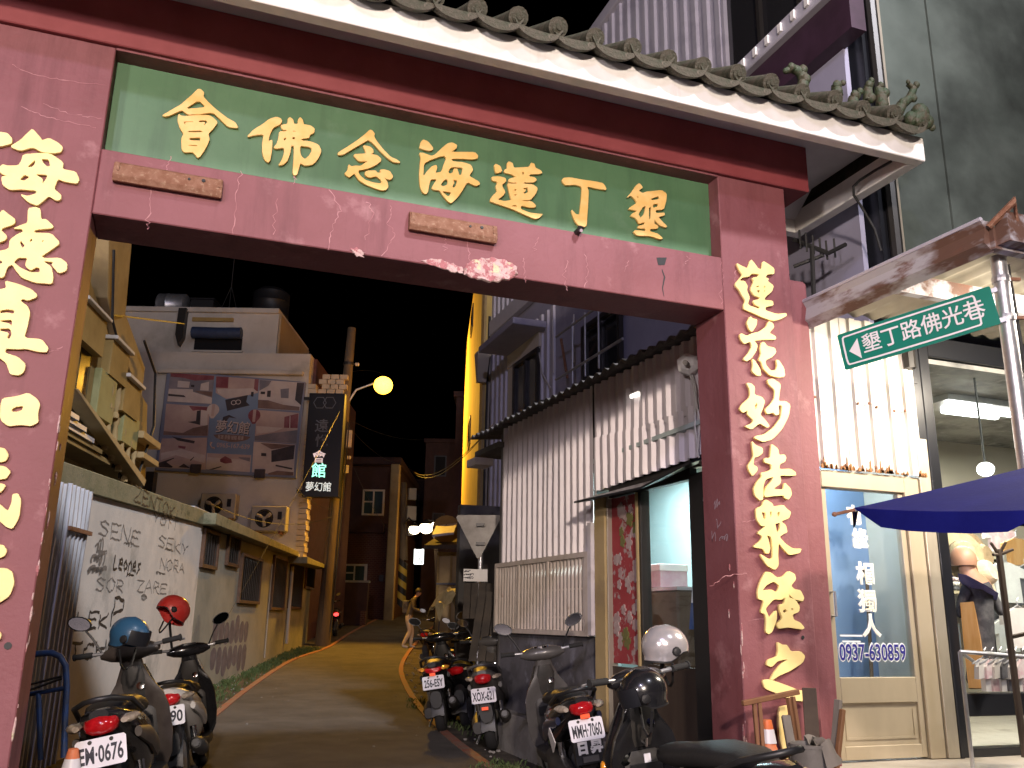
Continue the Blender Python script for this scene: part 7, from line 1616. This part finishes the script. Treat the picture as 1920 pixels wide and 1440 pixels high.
    q = MB(); q.loft([ringz(1.045, .32, .045, .085), ringz(1.06, .315, .04, .075)]); hpart(q, 'speedometer', 'mirror' if tail_style == 1 else 'black', hc)
    q = MB(); q.tube([(.29, -.36, 1.03), (.31, -.2, 1.02), (.34, 0, 1.0), (.31, .2, 1.02), (.29, .36, 1.03)], .012, 8); hb = hpart(q, 'handlebar', 'steel')
    for s in (1, -1):
        q = MB(); q.tube([(.29, s * .245, 1.025), (.287, s * .36, 1.03)], .019, 10); q.lathe([(.024, 0), (.024, .01)], (.287, s * .36, 1.03), (0, s, 0), 10); hpart(q, 'grip', 'rubber', hb)
        q = MB(); q.tube([(.33, s * .2, 1.015), (.365, s * .28, 1.02), (.355, s * .37, 1.015)], .008, 6); hpart(q, 'brake_lever', 'steel', hb)
        if mirrors[0 if s > 0 else 1]:
            q = MB(); q.tube([(.31, s * .19, 1.03), (.31, s * .24, 1.13), (.31, s * .30, 1.22)], .0075, 6); ms = hpart(q, 'mirror_stem', 'black', hb)
            q = MB(); c = Vector((.315, s * .32, 1.25)); q.loft([[c + Vector((x_, .082 * f * math.cos(a), .052 * f * math.sin(a) + .02 * math.cos(a) * s)) for a in [k * .4488 for k in range(14)]] for x_, f in ((.035, .4), (.025, .8), (0, 1.0), (-.012, 1.0))]); hpart(q, 'mirror_shell', 'black', ms)
            q = MB(); q.add([c + Vector((-.0135, .074 * math.cos(a), .045 * math.sin(a) + .02 * math.cos(a) * s)) for a in [k * .4488 for k in range(14)]], [list(range(14))]); hpart(q, 'mirror_glass', 'mirror', ms)
    # tail lamp, indicators, plate
    if tail_style == 2:
        q = MB(); q.loft([ringx(-.955, .735, .075, .028), ringx(-.93, .742, .10, .038), ringx(-.88, .745, .11, .035)]); tl_ = part(q, 'tail_lamp', 'tail_red')
    else:
        q = MB(); q.loft([ringx(-1.0, .745, .04, .025, 12, 2), ringx(-.975, .745, .075, .048, 12, 2.2), ringx(-.92, .75, .095, .06, 12, 2.4), ringx(-.86, .75, .08, .05, 12, 2.4)]); tl_ = part(q, 'tail_lamp', 'tail_red')
    for s in (1, -1):
        q = MB(); q.loft([ringx(-.955, .75, .02, .015, 10, 2, s * .125), ringx(-.92, .752, .042, .026, 10, 2, s * .138), ringx(-.84, .755, .05, .024, 10, 2, s * .148)]); part(q, 'rear_indicator', 'clear_lens' if tail_style != 2 else 'amber')
    if plate:
        px0 = -.975; ph, pw, tlt = .075, .13, .22
        def pf_(x, y, e): return Vector((px0 - .018 - e + y * tlt, -x, plate_z + y)) * scale
        q = MB(); pts = [(-pw + .012, -ph), (pw - .012, -ph), (pw, -ph + .012), (pw, ph - .012), (pw - .012, ph), (-pw + .012, ph), (-pw, ph - .012), (-pw, -ph + .012)]
        k = 8; q.add([pf_(x, y, .002) / scale for x, y in pts] + [pf_(x, y, -.002) / scale for x, y in pts], [list(range(k)), list(range(2 * k - 1, k - 1, -1))] + [(i, i + k, (i + 1) % k + k, (i + 1) % k) for i in range(k)])
        pl = part(q, 'number_plate', 'plate', smooth=None)
        q = MB(); q.box(px0 + .0, px0 + .04, -.05, .05, plate_z - .05, plate_z + .07); part(q, 'plate_bracket', 'black', smooth=None)
        me = text_mesh(plate, .125, .0006, .003); xs = [v.co.x for v in me.vertices]; f_ = .225 / (max(xs) - min(xs))
        for v in me.vertices: v.co = pf_(v.co.x * f_, v.co.y * .95 - .012, .0026 + v.co.z)
        me.materials.clear(); me.materials.append(M['plate_ink']); o = bpy.data.objects.new('lettering', me); COL.objects.link(o); o.parent = pl; ROOT[o.name] = ROOT[pl.name]
        for s in (1, -1):
            q = MB(); q.lathe([(.012, 0), (.010, .006)], pf_(s * .055, .058, .002) / scale, (-1, 0, 0), 8); part(q, 'plate_bolt', 'sc_dust', pl)
        if reflect:
            q = MB(); zz = plate_z + (.092 if plate_z > .585 else -.13); q.box(px0 - .035, px0 - .02, -.034, .034, zz - .015, zz + .015); part(q, 'reflector', 'reflector', smooth=None)
    return t, part, hpart

hd_ = 90 + math.degrees(YAW)
def tailpt(px_, py_, d, z):
    p = at_d(px_, py_, d); return (p.x, p.y)
# left pair
lt = tailpt(196, 1405, 5.55, .5)
s1, prt, hprt = scooter('black scooter with plate EM-0676 and a big red tail lamp beside the left gate pillar', lt, hd_ + 14, -12, 'sc_black', 'sc_brown', plate='EM·0676', plate_z=.61, mirrors=(1, 0), steer=-14, scale=1.06, reflect=False)
q = MB()
for i in range(5): q.tube([(.30, .02 + .016 * math.sin(i * 2), 1.06), (.31, .05 + i * .01, 1.09), (.33, .1, 1.07)], .007, 5)
prt(q, 'cable_loom', 'cable', kind='stuff')
wt = tailpt(322, 1302, 7.7, .6)
s2, prt2, _ = scooter('white and black scooter behind the black one at the graffiti wall', wt, hd_ + 11, -10, 'sc_white', 'sc_black', plate='7·R90', plate_z=.62, mirrors=(0, 1), steer=18, second='sc_white', reflect=False)
# right row, front to back
mt = tailpt(1098, 1358, 7.25, .58)
s3, prt3, _ = scooter('dark blue scooter with plate MMH-7060 and white characters under it', mt, hd_ + 9, -9, 'sc_black', 'sc_grey', plate='MMH·7060', plate_z=.60, steer=-10, tail_style=1, second='sc_blue', scale=1.03)
for i, (c_, y_) in enumerate((('日', .055), ('昇', -.055))):
    me = text_mesh(c_, .095, .001, .006)
    for v in me.vertices: v.co = Vector((-1.035 - v.co.z, y_ - v.co.x, .485 + v.co.y))
    me.materials.clear(); me.materials.append(M['sc_white']); o = bpy.data.objects.new('lettering', me); COL.objects.link(o); o.parent = s3; ROOT[o.name] = ROOT[s3.name]
q = MB(); q.box(-1.004, -.99, -.06, .06, .375, .415); prt3(q, 'sticker', 'sc_grey', smooth=None)
q = MB(); q.box(-.992, -.93, -.11, .11, .36, .53); prt3(q, 'mud_flap', 'black', smooth=None)
q = MB(); q.loft([[Vector((-.72, .192, .50)), Vector((-.62, .20, .42)), Vector((-.55, .205, .55)), Vector((-.60, .20, .60))], [Vector((-.72, .20, .50)), Vector((-.62, .208, .42)), Vector((-.55, .213, .55)), Vector((-.60, .208, .60))]]); prt3(q, 'white_decal', 'sc_white', smooth=None)
xt = tailpt(908, 1298, 10.3, .6)
s4, prt4, _ = scooter('grey scooter with plate XOX-621 and a round red tail lamp on the right verge', xt, hd_ - 4, -8, 'sc_grey', 'sc_grey', plate='XOX-621', plate_z=.58, steer=-22, tail_style=0, scale=1.05)
et = tailpt(814, 1282, 11.7, .6)
s5, prt5, _ = scooter('black scooter with plate 256-ESY nearest the right kerb', et, hd_ - 2, -9, 'sc_black', 'sc_black', plate='256-ESY', plate_z=.60, steer=10, tail_style=2, scale=1.05)
# the near black scooter with the silver helmet
nt_ = tailpt(1490, 1410, 4.1, .5)
s6, prt6, hprt6 = scooter('black scooter in the near right foreground with a long black seat and silver helmet', nt_, hd_ + 21, -7, 'sc_black', 'sc_black', plate=None, steer=12, mirrors=(0, 0))
q = MB(); q.box(.338, .346, -.035, .005, .60, .70); prt6(q, 'paper_sticker', 'plate', smooth=None)
q = MB(); q.lathe([(.045, 0), (.045, .008), (.03, .009)], (.36, .12, .70), (-1, 0, .2), 16); prt6(q, 'cup_ring', 'chrome')
# further scooters up the lane
s7, *_ = scooter('dark scooter with a yellow seat half hidden behind the XOX-621 one', tailpt(858, 1250, 12.2, .5), hd_ - 12, -8, 'sc_black', 'sc_black', seatm='stripe_y', steer=15)
s8, *_ = scooter('black scooter under the bright folded tarpaulin on the right', tailpt(848, 1222, 15.2, .5), hd_ - 8, -6, 'sc_black', 'sc_black', steer=-10)
s9, *_ = scooter('dark scooter the standing person leans over', tailpt(795, 1205, 22.0, .5), hd_ - 10, -6, 'sc_black', 'sc_black', steer=8)
s10, p10, _ = scooter('distant dark scooter with a lit red tail lamp at the foot of the pole', tailpt(630, 1160, 30, .5), hd_ + 20, -6, 'sc_black', 'sc_black', steer=8)
q = MB(); q.ball((-.99, 0, .70), .03, .09, .06, 10, 6, z0=-.99); p10(q, 'lit_lens', 'red_lit') if 'red_lit' in M else None
M['red_lit'] = glow('lit_red_lens', (1, .05, .05), 3); p10(q, 'lit_lens', 'red_lit')
# tarpaulin on the further scooter
tp_ = thing('folded_tarpaulin', 'crumpled yellow-lit tarpaulin draped over a parked scooter', 'tarpaulin', tuple(at_d(845, 1150, 15.6)))
M['tarp'] = mat('cream_tarpaulin', (.55, .46, .28), .6, col2=(.42, .34, .2), scale=6)
c = at_d(846, 1135, 15.6); q = MB(); rows = []
for i in range(9):
    row = []
    for j in range(11):
        u, v = i / 8 - .5, j / 10 - .5
        row.append(c + Vector((v * .62, u * .9 - v * .1, .28 - 1.0 * abs(v) ** 1.5 - .5 * abs(u) ** 2 + .07 * math.sin(v * 22 + u * 6) + .06 * noise.noise(Vector((u * 5, v * 7, 2))))))
    rows.append(row)
q.grid(rows); q.build('canvas', M['tarp'], tp_, smooth=35)
q = MB(); q.tube([c + Vector((-.28, -.3, -.2)), c + Vector((-.3, -.3, -.55))], .01, 5); q.build('tie_cord', M['cable'], tp_)

# helmets
def helmet(label, c, yaw, mk, visor=True, r=.135, pitch=0.0, roll=0.0):
    t = thing('helmet', label, 'helmet', tuple(c), yaw, 'helmets left on the scooters')
    T = Matrix.Rotation(roll, 4, 'X') @ Matrix.Rotation(pitch, 4, 'Y')
    q = MB(); rows = []
    nA, nB = 26, 12
    for j in range(nB + 1):
        f = j / nB; row = []
        for k in range(nA + 1):
            a = 2 * math.pi * k / nA; fr = max(0.0, math.cos(a))      # +x is the face side
            low = -.72 + .62 * min(1, fr * 1.6) ** 1.5 - .10 * max(0, -math.cos(a))
            s_ = low + (1 - low) * f; s_ = min(.9999, s_); cr = math.sqrt(max(0, 1 - s_ * s_))
            cr = cr if s_ > 0 else max(cr, .90 - .10 * abs(s_))
            row.append(T @ Vector((r * 1.12 * cr * math.cos(a), r * .95 * cr * math.sin(a), r * 1.02 * s_)))
        rows.append(row)
    q.grid(rows); q.grid([[v * .93 for v in row] for row in rows]); q.grid([rows[0], [v * .93 for v in rows[0]]]); sh = q.build('shell', M[mk], t, smooth=60, local=True)
    q = MB(); q.grid([[v * 1.012 for v in rows[0]], [rows[0][i].lerp(rows[1][i], .55) * 1.012 for i in range(nA + 1)]]); q.build('rim_trim', M['black'], sh, local=True, smooth=60)
    if visor:
        q = MB(); rr_ = []
        for z_, rr2 in ((-.045, 1.17), (.0, 1.2), (.05, 1.15)):
            rr_.append([T @ Vector((r * rr2 * math.cos(a), r * rr2 * .86 * math.sin(a), z_)) for a in [R_(-62 + 124 * i / 14) for i in range(15)]])
        q.grid(rr_); q.build('visor', M['sign_black'], t, smooth=60, local=True)
    for s in (1, -1):
        q = MB(); q.lathe([(.028, 0), (.022, .012), (.008, .014)], T @ Vector((.035, s * r * .93, -.02)), T.to_3x3() @ Vector((0, s, 0)), 12); q.build('pivot_cap', M['black'], t, local=True)
        q = MB(); q.tube([T @ Vector((.02, s * r * .85, -.09)), T @ Vector((.05, s * .06, -.19)), T @ Vector((.055, s * .01, -.22))], .008, 5); q.build('chin_strap', M['black'], t, local=True)
    return t
M['hel_silver'] = mat('silver_helmet_shell', (.62, .60, .62), .18, .55, coat=.6, col2=(.75, .70, .70), scale=7); M['hel_red'] = mat('red_helmet_shell', (.50, .03, .025), .35, coat=.3, col2=(.58, .06, .05), scale=6)
M['hel_blue'] = mat('blue_helmet_shell', (.03, .10, .20), .35, coat=.3); 
helmet('silver open-face helmet hung on the near black scooter by the shed door', at_d(1247, 1212, 5.55), R_(-12), 'hel_silver', visor=False, r=.128, pitch=R_(8))
helmet('black helmet under the silver one, tucked against the near scooter handlebar', at_d(1206, 1296, 5.0), R_(170), 'sc_black', r=.118, pitch=R_(20))
helmet('red open-face helmet on the mirror of the white and black scooter', at_d(325, 1144, 8.4), R_(200), 'hel_red', visor=False, r=.135, pitch=R_(-14), roll=R_(8))
helmet('blue half helmet on the far handlebar of the black EM-0676 scooter', at_d(243, 1190, 6.3), R_(-30), 'hel_blue', r=.12, pitch=R_(14))
q = MB(); a = at_d(318, 1168, 8.4); q.tube([a, at_d(322, 1215, 8.5)], .012, 6); prt2.__call__ if False else None
o = q.build('mirror_stem', M['black'], s2)
q = MB(); q.tube([at_d(1243, 1240, 5.55), at_d(1238, 1275, 5.6), at_d(1225, 1300, 5.65)], .014, 6); q.build('mirror_stem', M['black'], s6)

# blue steel rail (hand cart) by the zinc sheets
bl = thing('blue_steel_rail', 'bent blue tubular rail standing by the zinc sheets at the left', 'hand cart', tuple(at_d(100, 1370, 6.5)))
M['bluep'] = mat('chipped_blue_paint', (.02, .06, .20), .5, col2=(.03, .045, .09), scale=12)
q = MB(); q.tube([at_d(x, y, 6.5) for x, y in ((40, 1233), (70, 1226), (96, 1224), (113, 1231), (123, 1248), (125, 1290), (122, 1340), (120, 1420))], .022, 8); q.build('top_tube', M['bluep'], bl, smooth=50)
q = MB(); q.tube([at_d(72, 1298, 6.5), at_d(76, 1425, 6.5)], .018, 8); q.build('upright', M['bluep'], bl)
q = MB(); q.tube([at_d(35, 1305, 6.5), at_d(122, 1290, 6.5)], .016, 8); q.build('cross_tube', M['bluep'], bl)
for y0, y1 in ((1285, 1268), (1296, 1272)):
    q = MB(); q.tube([at_d(50, y0, 6.45), at_d(116, y1, 6.45)], .008, 5); q.build('wire_rod', M['cable'], bl)

# traffic cones
M['cone'] = mat('scuffed_orange_cone', (.72, .17, .05), .55, col2=(.62, .22, .11), scale=8); M['cone_w'] = mat('white_cone_band', (.70, .68, .72), .4)
def cone(label, x, y, h):
    tip = at_z(x, y, h); t = thing('traffic_cone', label, 'traffic cone', (tip.x, tip.y, gr(tip.y)), group='orange traffic cones')
    rz_ = lambda z: .028 + (h - z) / h * .135
    q = MB(); q.box(tip.x - .19, tip.x + .19, tip.y - .19, tip.y + .19, .006, .035); q.build('base', M['cone'], t, bevel=.015)
    q = MB(); q.lathe([(rz_(.036), .036), (rz_(h - .16), h - .16), (rz_(h - .15) - .004, h - .15), (rz_(h - .07) - .004, h - .07), (rz_(h - .06), h - .06), (rz_(h), h), (.02, h + .004)], (tip.x, tip.y, 0), n=20); q.build('cone_body', M['cone'], t, smooth=40)
    q = MB(); q.lathe([(rz_(h - .13) + .002, h - .13), (rz_(h - .05) + .002, h - .05)], (tip.x, tip.y, 0), n=20, caps=False); q.build('white_band', M['cone_w'], t, smooth=40)
cone('orange cone with a white band at the foot of the right gate pillar', 1438, 1350, .84)
cone('orange cone tip in front of the EM-0676 scooter at the left edge', 138, 1404, .66)

# clutter at the right pillar
M['wood'] = mat('old_brown_wood', (.22, .10, .045), .75, col2=(.15, .07, .03), scale=5, stretch=(1, 1, .2)); M['wood_dark'] = mat('dark_wood_post', (.045, .03, .022), .8, col2=(.07, .05, .035), scale=4)
M['wood_grey'] = mat('weathered_grey_plank', (.20, .18, .16), .85, col2=(.14, .125, .11), scale=5, stretch=(1, 1, .2))
t = thing('wooden_trestle', 'small brown wooden trestle leaning against the right gate pillar', 'trestle', tuple(at_d(1450, 1500, 5.7)))
q = MB(); q.bar(at_d(1392, 1319, 5.65), at_d(1497, 1297, 5.75), .035, .03); q.build('top_bar', M['wood'], t, bevel=.004)
for a, b in (((1414, 1320), (1428, 1480)), ((1424, 1318), (1436, 1470)), ((1478, 1308), (1503, 1470)), ((1486, 1306), (1510, 1460))):
    q = MB(); q.bar(at_d(*a, 5.68), at_d(*b, 5.62), .022, .03); q.build('leg', M['wood'], t, bevel=.003)
def plank(label, a, b, d0, d1, w_, mk):
    o = MB().bar(at_d(*a, d0), at_d(*b, d1), w_, .03).build('plank', M[mk], bevel=.004); tag(o, label, 'plank', 'planks leaning at the right pillar')
plank('dark square post leaning behind the trestle at the pillar', (1517, 1290), (1530, 1480), 5.8, 5.7, .085, 'wood_dark')
plank('weathered grey plank leaning between trestle and bucket', (1473, 1342), (1500, 1490), 5.6, 5.4, .05, 'wood_grey')
plank('thin grey board standing against the beige door frame', (1572, 1312), (1562, 1440), 5.75, 5.7, .045, 'wood_grey')
plank('short brown board beside the thin grey one at the door frame', (1580, 1330), (1568, 1442), 5.7, 5.65, .03, 'wood')
t = thing('grey_bucket', 'dusty grey bucket with a cloth over its rim by the right pillar', 'bucket', tuple(at_z(1522, 1500, .35)))
c = at_d(1520, 1400, 5.35); M['bucket'] = mat('dusty_grey_plastic', (.17, .16, .15), .7, col2=(.12, .11, .10), scale=6)
q = MB(); q.lathe([(.085, -.32), (.09, -.31), (.115, 0), (.122, 0), (.122, .018), (.105, .018), (.085, -.29)], c, n=20); q.build('pail', M['bucket'], t, smooth=40)
q = MB(); rows = [[c + Vector((.11 * math.cos(a) * r_, .11 * math.sin(a) * r_, .03 + .025 * math.sin(3 * a + r_ * 5) - .20 * max(0, r_ - 1.05) ** .8 * (1.2 + .5 * math.sin(2 * a)))) for a in [R_(-100 + 170 * i / 12) for i in range(13)]] for r_ in (.2, .6, 1.0, 1.12, 1.25, 1.5)]
q.grid(rows); q.build('cloth', M['wood_grey'], t, smooth=50)
# green leaf/shrub sprig low on the kerb at the bottom and litter
t = thing('paper_cup', 'small white paper cup lying on the dark verge', 'paper cup', tuple(at_z(933, 1397, 0.03)))
c = at_z(933, 1397, .03); q = MB(); q.lathe([(.025, 0), (.036, .09), (.038, .09), (.03, .02)], c, (.9, .3, .15), 12); q.build('cup', M['white'], t, smooth=40)
q = MB(); q.lathe([(.039, .088), (.041, .092), (.039, .096)], c, (.9, .3, .15), 12); q.build('rim', M['white'], t)

# ------------------------------------------------------------------ the standing person
pb = at_d(765, 1198, 27.2); gz_ = gr(pb.y)
pr = thing('person', 'person in a dark jacket and pale trousers bending over a phone beside parked scooters', 'person', (pb.x, pb.y, gz_))
M['skin'] = mat('skin', (.42, .26, .18), .6); M['jacket'] = mat('dark_olive_jacket', (.10, .085, .06), .85, col2=(.075, .065, .05), scale=8); M['trousers'] = mat('pale_trousers', (.58, .47, .33), .85, col2=(.5, .4, .28), scale=7); M['hair'] = mat('black_hair', (.015, .012, .01), .6); M['shoe'] = mat('white_shoes', (.6, .55, .48), .6)
ux = Vector((HEAD.y, -HEAD.x, 0)); fw_ = Vector((HEAD.x, HEAD.y, 0))
def pp_(a, b, z): return Vector((pb.x, pb.y, gz_)) + ux * a + fw_ * b + Vector((0, 0, z))
J = [(pp_(.0, 0, .90), .145, .12), (pp_(.03, 0, 1.12), .15, .11), (pp_(.10, 0, 1.33), .165, .11), (pp_(.17, 0, 1.44), .06), (pp_(.22, .0, 1.50), .05), (pp_(.27, .0, 1.57), .085, .10), (pp_(.27, 0, 1.64), .075, .09),
     (pp_(.12, -.17, 1.36), .06), (pp_(.14, -.22, 1.12), .05), (pp_(.33, -.17, 1.04), .04), (pp_(.40, -.13, 1.06), .03, .04),
     (pp_(.12, .17, 1.36), .06), (pp_(.15, .22, 1.13), .05), (pp_(.34, .12, 1.05), .04), (pp_(.41, .07, 1.07), .03, .04),
     (pp_(-.02, -.09, .82), .10), (pp_(.06, -.10, .48), .072), (pp_(-.12, -.10, .12), .055), (pp_(-.14, -.10, .05), .045), (pp_(.02, -.10, .03), .035),
     (pp_(0, .09, .82), .10), (pp_(.10, .10, .46), .072), (pp_(.08, .10, .12), .055), (pp_(.07, .10, .05), .045), (pp_(.22, .10, .03), .035)]
E_ = [(0, 1), (1, 2), (2, 3), (3, 4), (4, 5), (5, 6), (2, 7), (7, 8), (8, 9), (9, 10), (2, 11), (11, 12), (12, 13), (13, 14), (0, 15), (15, 16), (16, 17), (17, 18), (18, 19), (0, 20), (20, 21), (21, 22), (22, 23), (23, 24)]
def who(c):
    z = c.z - gz_; a = (c - pp_(0, 0, 0)).dot(ux)
    if z < .085: return 3
    if z < .92: return 2
    if z > 1.46 and a > .13: return 0
    if a > .34 and z < 1.15: return 0
    return 1
skinbody('body', J, E_, [M['skin'], M['jacket'], M['trousers'], M['shoe']], pr, 2, who)
q = MB(); hc_ = pp_(.255, 0, 1.625); q.ball(hc_, .105, .10, .105, 14, 9, z0=-.25); q.build('hair', M['hair'], pr, smooth=60)
q = MB(); q.loft([[pp_(a, b, z) for a, b in ((-.20, -.13), (-.02, -.13), (-.02, .13), (-.20, .13))] for z in (.98, 1.02, 1.30, 1.36)]); bpk = q.build('backpack', M['cloth_dark'], pr, bevel=.03)
q = MB(); q.tube([pp_(.0, -.12, 1.33), pp_(.1, -.16, 1.42), pp_(.17, -.15, 1.28)], .015, 6); q.build('strap', M['cloth_dark'], bpk)
ph_ = thing('phone', 'dark phone held in both hands by the standing person', 'phone', tuple(pp_(.43, -.03, 1.09)))
q = MB(); q.obox(pp_(.42, -.09, 1.06), ux * .07 + Vector((0, 0, .07)), fw_ * .12, Vector((0, 0, .01)) - ux * .008); q.build('phone_body', M['black'], ph_)
q = MB(); q.obox(pp_(.421, -.085, 1.072), ux * .062 + Vector((0, 0, .062)), fw_ * .11, Vector((0, 0, .002)) - ux * .002); q.build('screen', glow('phone_screen', (.8, .9, 1), .6), ph_)
